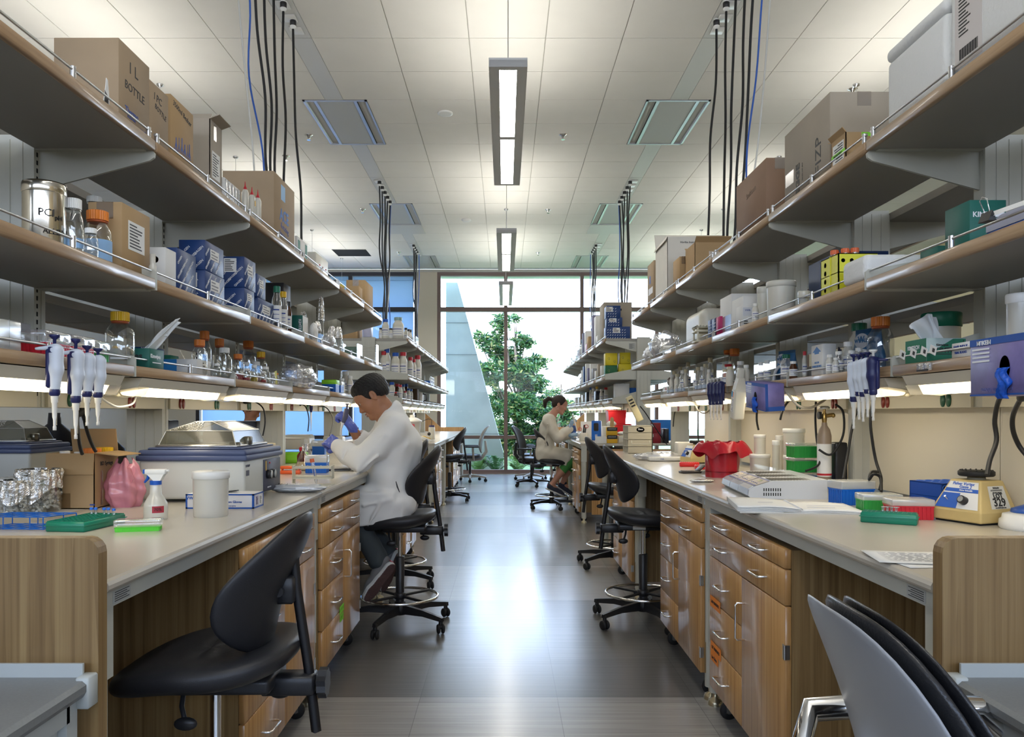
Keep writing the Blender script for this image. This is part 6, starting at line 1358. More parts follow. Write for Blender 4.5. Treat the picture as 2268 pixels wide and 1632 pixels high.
c=P0(186,1163); rack96('green rack beside the spray bottle',(-1.232,2.31,.91),.20,.118,.030,math.radians(84),tealpp,((10,6),(10,5),(10,3),(10,2),(9,0)),capm=mat('bright_blue_cap',(.03,.16,.65),.4))
c=P0(298,1178); t=tipbox('lime green tube box with a frosted clear lid at the front of the left bench',(c.x,c.y+.025,.91),.125,.045,.034,limepp,math.radians(14),None,clearpl,.62,10,'tube_box')
# blue wire rack
c=P0(62,1172); t=thing('wire_rack','blue plastic-coated wire tube rack behind the left end panel','wire rack',(c.x-.02,c.y+.03,.91),math.radians(-4)); q=MB(); w_,d_,h_=.20,.10,.038; sk=.35
for z,nx,ny in ((h_,5,3),(.004,5,3)):
    for i in range(nx+1): x=-w_/2+i*w_/nx; q.cyl((x-d_*sk/2,-d_/2,z),(x+d_*sk/2,d_/2,z),.0016,n=6)
    for j in range(ny+1): y=-d_/2+j*d_/ny; q.cyl((-w_/2+y*sk,y,z),(w_/2+y*sk,y,z),.0016,n=6)
for x in (-1,-.2,.6,1):
    for y in (-1,1): q.cyl((x*w_/2+y*d_*sk/2,y*d_/2,.002),(x*w_/2+y*d_*sk/2,y*d_/2,h_),.0018,n=6)
q.build('wire_frame',mat('blue_wire_coating',(.01,.12,.50),.35),t)
# things between the water bath and the seated man
c=P0(648,1092); t=crumple('crinkled silver plastic bag with black print at the bench edge',(c.x+.01,c.y+.05,.91),(.105,.055,.017),mat('silver_bag_film',(.62,.64,.66),.3,.2,bump=.6,nscale=30),31,k=.22)
for k,(wd,sz) in enumerate((('Fisher Scientific Centr',.013),('Centrifuge',.017),('tubes',.014))): text(wd,t,(-.02+.01*k,-.02-.012*k,.034-.004*k),(1,.12,-.02),(0,.75,.65),sz,ink)
c=P0(688,1076); t=thing('test_tube_rack','cream plastic test tube rack with one orange-capped tube behind the silver bag','tube rack',(c.x,c.y+.05,.91),math.radians(3)); w_,d_,h_=.185,.06,.092; q=MB(); cr_=mat('cream_plastic',(.66,.62,.48),.4)
for z in (.030,h_-.014): 
    q.box(-w_/2,w_/2,-d_/2,-d_/2+.006,z,z+.012).box(-w_/2,w_/2,d_/2-.006,d_/2,z,z+.014).box(-w_/2,w_/2,-d_/2,d_/2,z+.009,z+.0115) if z<.05 else q.box(-w_/2,w_/2,-d_/2,-d_/2+.004,z,z+.010).box(-w_/2,w_/2,d_/2-.004,d_/2,z,z+.010)
q.box(-w_/2,w_/2,-d_/2,d_/2,0,.004).box(-w_/2,-w_/2+.004,-d_/2,d_/2,0,h_).box(w_/2-.004,w_/2,-d_/2,d_/2,.03,h_)
for k in range(6): q.box(-w_/2+k*w_/6,-w_/2+k*w_/6+.002,-d_/2,d_/2,h_-.008,h_-.002)
q.build('rack_frame',cr_,t)
p=Vector((c.x+.02,c.y+.035,.914)); u=thing('centrifuge_tube','orange-capped centrifuge tube leaning in the cream rack','tube',p); MB().tube([(0,0,.0),(-.004,0,.02),(-.022,.005,.105)],[.003,.008,.0085],12).build('tube_body',clearpl,u); MB().cyl((-.0215,.005,.103),(-.0245,.005,.120),.0105,n=16).build('screw_cap',mat('orange_red_cap',(.70,.14,.05),.4),u); MB().tube([(-.008,-.009,.04),(-.016,-.009,.08)],.002,5).build('print_stripe',inkblue,u)
for i,(px,py,w_,lb) in enumerate(((698,1048,.125,'blue tip box with frosted lid behind the cream rack'),(704,1008,.105,'blue tip box farther back, beside the beige instrument'))):
    c=P0(px,py); tipbox(lb,(c.x,c.y+.05,.91),w_,.085,.10 if i==0 else .12,bluepp,math.radians(2),'blue tip boxes on the left bench',lidm,.40)
c=P0(668,1044); t=thing('erlenmeyer_flask','large glass flask of pale liquid with a foil neck','flask',(c.x,c.y+.10,.91)); MB().lathe([(.062,0),(.066,.008),(.05,.06),(.022,.125),(.019,.15),(.022,.153)],n=28).build('flask_glass',glassm,t); MB().lathe([(.060,.003),(.064,.009),(.052,.05),(0,.05)],n=24).build('liquid',mat('amber_broth',(.60,.45,.25),.25),t); MB().grid(lambda u,v:Vector(((.0225+.003*math.sin(u*44))*math.cos(2*PI*u),(.0225+.003*math.sin(u*44))*math.sin(2*PI*u),.115+.042*v)),24,5,False,True).build('foil_wrap',foil,t)
c=P0(646,1050); t=thing('orange_rack','orange plastic rack behind the cream tube rack','rack',(c.x-.01,c.y+.02,.91)); MB().rbox(-.055,.055,-.02,.02,0,.020,.003,1).rbox(-.055,.055,-.02,.02,.028,.044,.003,1).box(-.05,-.045,-.018,.018,0,.04).box(.045,.05,-.018,.018,0,.04).build('rack_body',mat('orange_red_plastic',(.85,.13,.03),.35),t)
c=P0(640,1028); tag(MB().rbox(-.075,.075,-.02,.02,0,.075,.004,1).box(-.06,.06,-.0205,-.0195,.02,.055).build('lime_rack',mat('lime_rack',(.25,.62,.03),.4),None,(c.x+.02,c.y+.12,.91)),'lime green rack behind the glass flask','rack')
c=P0(655,1000); t=thing('beige_instrument','low beige instrument behind the flasks on the left bench','instrument',(c.x-.0,c.y+.05,.91),math.radians(1)); MB().rbox(-.19,.13,-.12,.12,.02,.125,.01,2).prism([(-.19,.125),(.13,.125),(.11,.15),(-.08,.15)],-.02,.12,'y').build('casing',milky,t); q=MB(); [q.box(-.17+.012*k,-.166+.012*k,-.1205,-.1195,.108,.112) for k in range(20)]; q.build('vent_row',ink,t); MB().rbox(.085,.131,-.122,.0,.03,.12,.006,1).build('door_panel',white_pl,t); MB().box(-.15,-.13,-.1,.1,0,.02).box(.09,.11,-.1,.1,0,.02).build('feet',rubber,t)
c=P0(748,1000); t=thing('white_instrument','rounded white instrument just left of the seated man','instrument',(c.x-.05,c.y+.10,.91)); MB().rbox(-.09,.085,-.08,.08,.0,.135,.02,3).build('casing',milky,t)
for i,(px,py,rr,hh,cp,bd,lb) in enumerate(((684,958,.048,.165,mat('cream_ribbed_cap',(.62,.56,.38),.5),glassm,'big clear carboy with a cream ribbed cap at the back of the left bench'),(716,955,.026,.14,orange,glassm,'orange-capped clear bottle beside the carboy'),(700,955,.03,.135,redc,mat('dark_red_flask',(.12,.01,.01),.2),'dark red bottle behind the carboy'))):
    media_bottle(lb,(-1.36+.09*i*.8,(5.45,5.3,5.6)[i]-.9,.91),rr,hh,cp,liqm if i<2 else None,.6,glass=bd,group='bottles at the back of the left bench')
c=P0(755,1043); sheet('spiral notebook with a black rim at the seated man\'s elbow',(c.x+.01,c.y+.08),.15,.21,math.radians(6),.912,paper,'notebook','notebook',.004,txt=6); tag(MB().rbox(-.085,.08,-.11,.11,0,.012,.002,1).build('binder',mat('black_binder',(.03,.03,.04),.4),None,(c.x-.03,c.y+.10,.9101)),'thin black-edged binder under the notebook by the seated man','binder')
# boxes and equipment of the hidden side, glimpsed through the spine
dk=mat('black_equipment',(.012,.013,.018),.35); t=thing('gas_cylinder','tall dark gas cylinder seen through the spine beyond the left bench','gas cylinder',(-2.50,4.35,0),0,'dark cylinders beyond the left bench')
MB().lathe([(.11,0),(.115,.01),(.115,1.05),(.09,1.14),(.035,1.19),(.03,1.25),(0,1.25)],n=28).build('cylinder_body',dk,t); dup(t,(-2.48,4.95,0),label='shorter dark gas cylinder with a red spot beyond the left bench').scale=(.8,.8,.9)
dup(t,(-2.62,3.45,0),label='dark round-shouldered gas cylinder behind the leftmost pipettes')
for i,(x,y,w_,d_,h_,lb) in enumerate(((-1.95,4.35,.16,.3,.30,'black incubator box seen through the spine, left of the tall post'),(-1.9,5.35,.2,.35,.22,'black instrument on the hidden bench beyond the third bay'),(-2.0,6.2,.2,.4,.28,'dark monitor-like box on the hidden bench beyond the fourth bay'))):
    t=thing('hidden_bench_equipment',lb,'equipment',(x,y,.91),0,'dark equipment on the hidden left bench'); MB().rbox(-w_/2,w_/2,-d_/2,d_/2,0,h_,.01,2).build('casing',dk,t); MB().box(w_/2,w_/2+.001,-d_*.3,d_*.3,h_*.5,h_*.8).build('display',mat('grey_display',(.25,.3,.35),.2),t)
# seat-back person heads glimpsed through the spine
def glimpsed(label,x,y,shirt,hm_,turn):
    t=thing('person',label,'person',(x,y,0)); O=Vector((0,0,1.30)); MB().lathe([(.18,0),(.18,.02),(.03,.03),(.03,.44),(.17,.45),(.17,.5),(0,.5)],n=20).build('stool',black_pl,None,(x,y,0)); tag([q for q in bpy.data.objects if q.name.startswith('stool')][-1],'black stool under the '+label[:60].rsplit(' ',1)[0],'stool'); f,s,g=frame3((math.cos(turn),math.sin(turn),-.5),(0,0,1)); b=SDF((-.28,-.34,.45),(.30,.34,1.48),.008); P,R=head(b,O,f,s,g)
    b.cap((0,0,1.2),(-.05*f.x,-.05*f.y,1.08),.05,.06,.03); b.cap((-.03,-.15,1.05),(-.03,.15,1.05),.06,.06,.04); b.cap((0,0,1.0),(0,0,.65),.12,.12,.05)
    for q in (-1,1): b.chain([((0,q*.18,1.03),.05),((.05,q*.22,.88),.04),((.2*f.x,q*.12+.2*f.y,.98),.03)],.02)
    b.mesh('body',skin1,t); h=SDF((-.15,-.14,1.18),(.16,.14,1.46),.006); h.ell(P(-.02,0,.03),(.105,.084,.095),0,'add',R); h.ell(P(.11,0,-.02),(.07,.12,.08),.006,'sub',R); h.mesh('hair',hm_,t)
    c=SDF((-.28,-.34,.45),(.26,.34,1.16),.008); c.cap((-.03,-.15,1.04),(-.03,.15,1.04),.075,.075,.04); c.cap((0,0,1.0),(0,0,.60),.135,.14,.05)
    for q in (-1,1): c.chain([((0,q*.18,1.03),.065),((.03,q*.21,.93),.055)],.02)
    c.mesh('shirt',shirt,t); return t
glimpsed('dark-haired person on the hidden side, seen through the spine beside the clear carboy',-2.58,7.95,mat('dark_shirt',(.05,.04,.05),.8),hairm,.2)
glimpsed('person in a purple top seen through the spine behind the left pipettes',-2.62,3.02,mat('purple_shirt',(.08,.03,.14),.8),hairm,-.4)
# sockets' cords on the left
def cordpx(label,pts,r=.004,m=cordm,plug='y',**k): return cord(label,[at(*p) for p in pts],r,m,plug,**k)
cordpx('white lamp cable looping below the first left task light',[(303,873,2.95),(300,880,2.85),(292,895,2.75),(262,901,2.65),(240,892,2.6),(222,880,2.55)],.004,whitecord)
cordpx('black cable plugged in left of the seated man, nearer one',[(544,889,4.38),(565,890,4.35),(583,905,4.3),(587,935,4.3),(582,965,4.3)],.004)
cordpx('black cable plugged in above the carboy',[(662,895,5.6),(676,900,5.5),(684,925,5.45),(682,955,5.4)],.004)
cordpx('black cable hanging behind the man\'s gloved hand',[(708,897,6.0),(725,905,5.9),(738,930,5.8),(730,965,5.6)],.004)
cordpx('black cable behind the hanging pipettes, nearer one',[(185,905,2.75),(172,925,2.72),(176,980,2.66),(182,1005,2.62)],.006)
cordpx('black cable behind the hanging pipettes, right one',[(190,905,2.80),(188,935,2.78),(200,975,2.72),(212,1000,2.70)],.006)
t=thing('hanging_pipettor','single dark-handled pipette hanging beside the seated man','pipette',at(689,878,5.45)); MB().lathe([(.012,0),(.015,-.03),(.012,-.09),(.006,-.11)],n=14).build('handle',mat('pipette_navy',(.015,.02,.10),.35),t); MB().lathe([(.006,-.10),(.004,-.19),(.0015,-.24)],n=10).build('shaft',white_pl,t)
# foreground desks
dgm=mat('grey_desk_laminate',(.20,.21,.215),.45,noise=.05,nscale=200); dsp=mat('pale_desk_steel',(.48,.51,.50),.4)
for s in (-1,1):
    sd='left' if s<0 else 'right'; xe=s*.785 if s<0 else .85; t=thing('computer_desk',f'grey computer desk in the {sd} foreground','desk',(xe,1.50,0)); w_=.75
    MB().prism([(0,.735),(0,.722),(s*.006,.712),(s*w_,.712),(s*w_,.742),(s*.008,.742)],-1.3,0,'y').build('desk_top',dgm,t)
    MB().box(s*.018,s*w_,-.010,-.004,.742,.768).build('back_rail',dsp,t); MB().rbox(-s*.004,s*.022,-.03,.006,.688,.748,.003,1).build('corner_bracket',dsp,t)
    for yy in (-.08,-1.2):
        MB().cyl((s*.065,yy,0),(s*.065,yy,.712),.034,n=24).box(s*.02,s*.045,yy+.02,yy+.055,.05,.712).build('leg',dsp,t)
    MB().box(s*.02,s*.045,-1.25,-.05,.672,.712).build('side_rail',dsp,t)
c=P0(70,1512,.742); t=thing('computer_mouse','black computer mouse on the left foreground desk','mouse',(-1.045,1.42,.7425),.3)
pad(MB(),lambda a,b:(Vector((a*.060,b*.036*(1-.12*a),.017-.010*a*a-.006*b*b)),Vector((0,0,1))),.032,8,32,2.3).build('mouse_body',black_pl,t); MB().box(-.022,.028,-.0008,.0008,.0325,.0335).build('button_split',rubber,t)
t=thing('keyboard','black keyboard at the left edge of the left foreground desk','keyboard',(-1.10,1.22,.7425),.05); MB().rbox(-.10,.09,-.14,.12,0,.014,.006,2).build('keyboard_tray',black_pl,t)
q=MB(); [q.rbox(-.085+.021*i,-.067+.021*i,-.12+.0215*j,-.101+.0215*j,.014,.023,.002,1) for i in range(7) for j in range(10)]; o=q.build('keys',mat('black_key',(.02,.02,.022),.3),t)
t=thing('desk_phone','black device at the right edge of the right foreground desk','device',(1.07,1.36,.7425),.0); MB().rbox(-.03,.10,-.05,.06,0,.028,.01,3).rbox(.0,.10,-.03,.04,.024,.034,.005,2).build('device_body',black_pl,t)
# ================= right bench: top shelf =================
def foam_box(label,b,r=.018):
    t=thing('foam_shipping_box',label,'foam box',ctr(*b[:5]),0,'white foam shipping boxes'); W,D,H=hd(b); MB().rbox(-W,W,-D,D,0,H*.84,r,4).build('foam_body',foam,t); MB().rbox(-W-.003,W+.003,-D-.003,D+.003,H*.83,H,r,4).build('foam_lid',foam,t); return t,W,D,H
t,W,D,H=foam_box('large white foam box with a shipping label and blue script at the top right corner',(1.160,1.50,1.52,2.045,ZT,ZT+.30))
lab(t,'x-',D-.085,H*.40,.115,H*.66,mat('label_offwhite',(.62,.58,.56),.6),'shipping_label',W=W,lines=0)
q=MB()
for k in range(22): q.box(-W-.0014,-W-.0009,D-.125+.0036*k,D-.1235+.0036*k+.0008*(k%3),H*.13,H*.22)
for k in range(12): q.box(-W-.0014,-W-.0009,D-.05-.05*(.5+.5*((k*7)%5)/5),D-.045,H*(.66-.03*k),H*(.672-.03*k))
q.build('label_print',ink,t); 
for z,wd in ((.86,'life'),(.74,'life!')): text(wd,t,(-W-.0005,-.01,H*z),(0,-1,.03),(0,0,1),.048,mat('blue_marker',(.01,.05,.35),.5),.015)
t,W,D,H=foam_box('plain white foam box second from the right end of the top shelf',(1.165,1.48,2.07,2.39,ZT,ZT+.245))
b=shp(1,ZT,1838,1738,1990,203,1.165); t=carton('big grey-brown carton printed UP lying behind the small taped carton',b,kraft3); W,D,H=hd(b)
text('FIZP',t,(-W,-D*.55,H*.34),(0,0,1),(0,1,0),.075,ink); text('EGGE',t,(-W,D*.35,H*.24),(0,0,1),(0,1,0),.05,ink,.04); text('Handle with care',t,(-W,D*.15,H*.30),(0,0,1),(0,1,0),.010,ink); lab(t,'x-',D*.75,H*.34,D*.4,H*.18,ctape,'tape_patch',W=W); lab(t,'y-',0,H*.15,W*1.9,H*.3,mat('grey_wrap_tape',(.42,.40,.36),.35),'tape_band',D=D)
b=shp(1,ZT,1873,1841,1937,292,1.150); t=carton('small brown carton with a label and green tape, front edge of the top right shelf',b,kraft2,flaps=[('-',.9,.02),('f',.3,.03)]); W,D,H=hd(b)
lab(t,'x-',.0,H*.42,D*1.5,H*.75,W=W,lines=7); lab(t,'x-',.0,H*.36,D*1.8,H*.16,tapeg,'green_tape',W=W,eps=.0016); text('BACKUP SUPPLY',t,(-W-.0018,0,H*.36),(0,-1,0),(0,0,1),.009,ink); lab(t,'y-',.02,H*.92,.03,H*.14,tapeg,'green_tape',D=D)
b=shp(1,ZT,1697,1631,1760,349,1.160); t=carton('plain brown carton with faint handwriting on the top right shelf',b,mat('kraft_red',(.30,.19,.125),.8,noise=.06,nscale=5)); W,D,H=hd(b); text('Smithson',t,(-W,-.01,H*.66),(0,-1,.1),(0,0,1),.038,mat('faint_pencil',(.18,.12,.08),.7))
b=shp(1,ZT,1478,1452,1603,524,1.152); t=carton('tall white carton with open brown flaps on the top right shelf',b,mat('white_carton',(.66,.63,.56),.7,noise=.04,nscale=6),flaps=[('f',1.15,.13),('n',2.6,.03),('-',-1.2,.03)],open_=True); W,D,H=hd(b); text('Horiba Instruments LLC',t,(-.01,-D,H*.90),(1,0,0),(0,0,1),.020,ink,.01)
b=shp(1,ZT,1527,1520,1603,547,1.20); b=(b[0],b[1],4.95,5.20,b[4],b[5]); t=carton('brown carton in front of the tall white one',b,kraft2,flaps=[('f',.5,.03),('n',.6,.05)],open_=True); W,D,H=hd(b); q=MB(); [q.box(-.02+.008*k,-.017+.008*k,-D-.0008,-D,H*.3,H*.75) for k in range(8)]; q.build('white_scrawl',whitep,t)
carton('small brown carton left of the open brown one',(1.165,1.24,5.22,5.42,ZT,ZT+.19),kraft2)
t=carton('brown carton with white and blue print at the far end of the top right shelf',(1.152,1.42,6.06,6.32,ZT,ZT+.33),kraft); lab(t,'x-',0,.11,.18,.05,whitep,'white_print',W=.134); lab(t,'x-',.02,.2,.05,.06,mat('blue_logo',(.08,.15,.45),.6),'blue_print',W=.134)
# ================= right bench: middle shelf =================
t=thing('tip_box','grey and blue tip box behind the binder clip, right edge of the middle shelf','tip box',(1.30,1.86,ZM)); MB().rbox(-.09,.12,-.11,.11,0,.03,.003,1).build('box_base',bluepp,t); MB().prism([(-.09,.03),(.12,.03),(.12,.078),(-.05,.078),(-.09,.05)],-.11,.11,'y').build('box_cover',mat('lavender_card',(.36,.37,.46),.5),t)
t=thing('binder_clip','black binder clip holding paper on the middle shelf rail','clip',(1.127,1.83,ZM+.03),.1); MB().prism([(-.010,-.006),(.010,-.006),(0,.018)],-.018,.018,'y').build('clip_body',black_pl,t); MB().tube([(0,-.008,.016),(-.01,-.012,.045),(-.012,0,.052),(-.01,.012,.045),(0,.008,.016)],.0012,6).build('clip_wire',chrome,t); MB().grid(lambda u,v:Vector((.002+.01*v,-.14*u,.004+.014*v)),4,4).build('held_paper',paper,t)
t=wipes('dark green KIMTECH wipes box standing on end by the near right post',(1.32,2.20,ZM),.10,.12,.16,0); text('KIMTECH',t,(-.0,-.06,.12),(1,0,0),(0,0,1),.02,whitep,.02); lab(t,'y-',.03,.05,.03,.09,mat('pale_teal',(.2,.45,.40),.5),'pale_panel',D=.06); lab(t,'y-',.03,.12,.03,.012,whitep,'white_tab',D=.06)
t=wipes('green KIMTECH wipes box behind the foam tray on the middle right shelf',(1.36,2.42,ZM),.10,.10,.085,0); text('KIMTECH',t,(.0,-.05,.06),(1,0,0),(0,0,1),.020,whitep,.02)
t=thing('foam_tray','white foam tray with rounded edges on the middle right shelf','tray',(1.235,2.555,ZM)); MB().rbox(-.10,.16,-.085,.085,0,.082,.02,4).build('tray_body',foam,t)
b=(1.165,1.30,2.74,2.86); t=thing('tube_rack','bright yellow rack holding orange-capped tubes on the middle right shelf','tube rack',(1.222,2.80,ZM)); yp=mat('yellow_rack_plastic',(.72,.70,.03),.4); hh=.135
q=MB().box(-.062,-.058,-.075,.075,0,hh).box(-.062,.075,-.075,-.071,0,hh).box(-.062,.075,.071,.075,0,hh).box(-.062,.075,-.075,.075,hh-.003,hh).box(-.062,.075,-.075,.075,hh*.5,hh*.5+.003).box(-.064,-.050,-.010,-.006,0,hh); o=q.build('rack_frame',yp,t)
q=MB()
for k in range(4):
    q.lathe([(0,0),(.009,0)],n=16,M=Matrix.Translation((-.0626,.035,.022+.030*k))@Matrix.Rotation(-PI/2,4,'Y')); q.lathe([(0,0),(.007,0)],n=16,M=Matrix.Translation((-.045+.03*k,-.0756,.11))@Matrix.Rotation(PI/2,4,'X'))
q.build('holes',mat('hole_dark',(.04,.05,.10),.8),t)
for i,(dx_,dy_) in enumerate(((-.035,.02),(-.01,-.01),(.010,.03),(.02,-.02),(-.02,.05))):
    u=thing('centrifuge_tube','orange-capped tube standing in the yellow rack','tube',(1.222+dx_,2.80+dy_,ZM+.04),0,'tubes in the yellow rack'); MB().lathe([(.003,0),(.012,.02),(.0125,.11)],n=14).build('tube_body',clearpl,u); ribcap(MB(),.0145,.108,.124,14).build('screw_cap',mat('orange_red_cap',(.70,.14,.05),.4),u)
carton('large dark blue box standing at the back behind the yellow rack',(1.28,1.47,3.0,3.30,ZM,ZM+.20),mat('deep_blue_box',(.008,.03,.10),.5),name='supply_box',tape_=False)
p,r,h=cylp(1781,26,645,ZM,1.16); jar('low clear jar with a wide frosted lid on the middle right shelf',p,r,h,.5,clearpl,milkyc)
for px,pw,yt,X,lb in ((1730,62,624,1.20,'largest white screw-top tub on the middle right shelf'),(1690,26,636,1.24,'narrower white tub just left of the largest one')):
    p,r,h=cylp(px,pw,yt,ZM,X); jar(lb,p,r,h,.17,milky,milky)
p,r,h=cylp(1673,14,672,ZM,1.155); reagent('small white bottle with paper label in front of the tubs',p,r,h,white_pl,milky)
for i,(xc,xf,xn,yt,h0,lb) in enumerate(((1620,1595,1690,650,.0,'white box standing left on the middle right shelf'),(1646,1621,1675,655,0,'white box with a rounded flap beside the first'))):
    b=shp(1,ZM,xc,xf,xn,yt,1.17); t=carton(lb,b,wbox,name='supply_box',tape_=False); W,D,H=hd(b)
    if i==0: lab(t,'x-',0,H*.25,D*1.9,H*.45,bagm,'wrinkled_tape',W=W)
b=shp(1,ZM,1644,1642,1668,676,1.152); b=(b[0],b[1],b[2],b[2]+.10,b[4],b[5]); t=carton('small white labelled box in front of the white boxes',b,wbox,name='supply_box',tape_=False); W,D,H=hd(b); lab(t,'y-',0,H*.7,W*1.7,H*.4,mat('pale_label',(.6,.62,.66),.6),'label',D=D); text('VWR',t,(0,-D-.001,H*.76),(1,0,0),(0,0,1),.012,inkblue); lab(t,'y-',0,H*.2,W*1.7,H*.25,D=D,lines=2)
for i,(px,m_,lb) in enumerate(((1573,navy,'small navy kit box with diagonal lettering, leftmost of three'),(1582,navy,'small navy kit box with diagonal lettering, middle of three'),(1590,mat('magenta_box',(.45,.01,.12),.5),'small magenta kit box beside the navy ones'))):
    Y=F*1.155/(px-VX); h=(VY-(708-i*3))*Y/F+CZ-ZM; t=carton(lb,(1.155,1.25,Y-.04,Y+.05,ZM,ZM+h),m_,name='kit_box',cat='kit box',tape_=False,group='small kit boxes on the middle right shelf')
    if i<2: q=MB(); [q.box(-.0484,-.0476,-.03+.02*k,-.02+.02*k,.02+.018*j,.024+.018*j,Matrix.Rotation(0,4,'X')) for k in range(3) for j in range(4)]; q.build('repeat_lettering',whitep,t)
p=cylp(1556,28,706,ZM,1.18)[0]; t=thing('slide_rack','cream plastic stepped rack on the middle right shelf','rack',p); q=MB(); cp_=mat('cream_plastic',(.66,.62,.48),.4)
for z,w_ in ((.0,.05),(.06,.05),(.085,.04)): q.rbox(-.05,w_,-.06,.06,z,z+.012,.002,1)
for x in (-.045,.035): q.rbox(x,x+.01,-.055,-.045,0,.09,.001,1).rbox(x,x+.01,.045,.055,0,.09,.001,1)
[q.box(-.05+.018*k,-.042+.018*k,-.06,.06,.09,.10) for k in range(5)]; q.build('rack_frame',cp_,t)
# jerrycan
Y=F*1.21/(1545-VX); t=thing('jerrycan','white plastic jerrycan lying on the middle right shelf','container',(1.322,4.985,ZM)); S=SDF((-.20,-.26,-.02),(.22,.26,.28),.006); S.bx((0,0,.115),(.128,.215,.112),.055,.0); S.cap((-.05,-.22,.06),(-.05,-.235,.06),.028,.028,.01); S.mesh('container_body',milky,t); MB().cyl((-.06,-.235,.05),(-.06,-.262,.045),.024,n=18).build('screw_cap',bluec,t)
p=cylp(1470,50,720,ZM,1.20)[0]; t=crumple('bundle of white tubing in clear plastic bags at the end of the middle right shelf',(p.x+.03,p.y+.1,ZM),(.10,.17,.095),bagm,41,k=.25)
crumple('smaller crumpled white bag against the tubing bundle',(1.20,6.35,ZM),(.06,.16,.06),mat('white_bag_film',(.70,.70,.70),.35,bump=.5,nscale=30),43,k=.25)
q=MB(); rnd=random.Random(8)
for k in range(5): q.tube([(1.17,5.4+.02*k,ZM+.05),(1.15,5.6+.03*k,ZM+.03+.01*k),(1.16,5.85,ZM+.02+.008*k),(1.20,6.1+.02*k,ZM+.03)],.005,6)
o=tag(q.build('white_tubing',mat('white_cable',(.7,.7,.66),.5)),'loose white tubing strands over the rail of the middle right shelf','tubing')
# ================= right bench: lower shelf =================
p,r,h=cylp(2262,60,651,ZL,1.30); jar('tall frosted jar with a white lid at the right edge above the purple glove box',p,r,h,.16,milkyc)
def glove_dispenser(label,c,w_,h_,d_,rot,name='glove_dispenser',up=True):
    t=thing(name,label,'glove box',c); t.rotation_euler=rot; lil=mat('lilac_glove_box',(.20,.17,.40),.4,noise=.25,nscale=14)
    MB().rbox(-d_,0,-w_/2,w_/2,0,h_,.002,1).build('box_body',lil,t); bl=mat('glove_box_blue',(.01,.08,.36),.45)
    q=MB().box(-d_-.0008,-d_,-w_/2,w_/2,h_*.88,h_).box(-d_-.0008,-d_,-w_/2,w_/2,0,h_*.03).box(-d_,0,-w_/2-.0008,-w_/2,h_*.0,h_*.16).box(-d_,-d_+.012,-w_/2-.0008,-w_/2,0,h_); q.build('blue_border',bl,t)
    M=Matrix.Translation((-d_-.0012,-w_*.02,h_*.46))@Matrix.Rotation(-PI/2,4,'Y'); MB().lathe([(0,0),(h_*.17,0)],n=28,M=M,sx=1.2,sy=.8).build('opening',mat('hole_black',(.004,.004,.006),.8),t)
    crx=MB(); rnd=random.Random(2)
    crx.grid(lambda u,v:Vector((-d_-.004-.012*math.sin(PI*u)*math.sin(PI*v)-.004*math.sin(u*17+v*11),-w_*.02+(u-.5)*.045*(1-.3*v)+.008*math.sin(v*9),h_*.46-v*.068)),12,14); o=crx.build('glove_hanging',mat('blue_nitrile',(.01,.10,.55),.35),t); md=o.modifiers.new('t','SOLIDIFY'); md.thickness=.002
    text('Examination Gloves',t,(-d_,w_*.10,h_*.10),(0,1,0),(0,0,-1),.014,mat('grey_blue_print',(.12,.13,.35),.5),.01); text('MEDIUM',t,(-d_-.001,w_*.28,h_*.93),(0,1,0),(0,0,-1),.014,whitep,.03)
    q=MB(); [q.box(-d_-.0012,-d_-.0006,w_*.2,w_*.46,h_*(.80-.07*k),h_*(.83-.07*k)) for k in range(4)]; q.build('white_tabs',whitep,t)
    return t
glove_dispenser('purple and blue glove box hung upside down on the front of the lower right shelf',(1.205,1.735,1.285),.25,.132,.10,(0,0,0))
bx2=wipes('KIMTECH Kimwipes box with a tissue and price tags on the lower right shelf',(0,0,0),.116,.118,.070,0,front=mat('pale_wipe_box',(.42,.52,.50),.5),tis=(1,.085,(-.03,.0)))
p=cylp(2040,10,760,ZL,1.25)[0]; bx2.location=(1.288,2.345,ZL); MB().box(-.0586,-.058,-.059,.059,0,.07).build('teal_side',tealb2,bx2); text('KIMTECH',bx2,(.008,-.0600,.034),(1,0,0),(0,0,1),.020,ink,.03); text('Kimwipes',bx2,(-.012,-.0600,.050),(1,0,0),(0,0,1),.009,ink,.02); text('KIMTECH',bx2,(-.0592,.01,.046),(0,-1,0),(0,0,1),.016,whitep,.03); text('1',bx2,(.050,-.0600,.060),(1,0,0),(0,0,1),.010,ink,.02)
MB().add([(-.0575,-.0596,.001),(.0,-.0596,.001),(.057,-.0596,.03),(.057,-.0596,.068),(.02,-.0596,.068),(-.0575,-.0596,.02)],[tuple(range(6))]).build('green_swoosh',tealb2,bx2); MB().box(-.03,.055,-.0600,-.0597,.022,.0245).build('rule_line',ink,bx2)
for i,px in enumerate((2002,2026,2050,2070)):
    Y=F*1.215/(px-VX); c=Vector((1.212,Y,ZL+.030)); t=thing('shelf_tag',['white tag clipped on the rail before the Kimwipes box, leftmost','second white tag on the rail before the Kimwipes box','third white tag on the rail before the Kimwipes box','rightmost white tag on the rail before the Kimwipes box'][i],'tag',c,0,'white tags on the lower right rail'); MB().box(-.0018,-.001,-.017,.017,-.013,.011,Matrix.Rotation(.35,4,'X')).build('tag_card',paper,t); MB().box(-.0024,-.0018,-.010,.002,-.006,.005,Matrix.Rotation(.35,4,'X')).build('tag_print',ink,t)
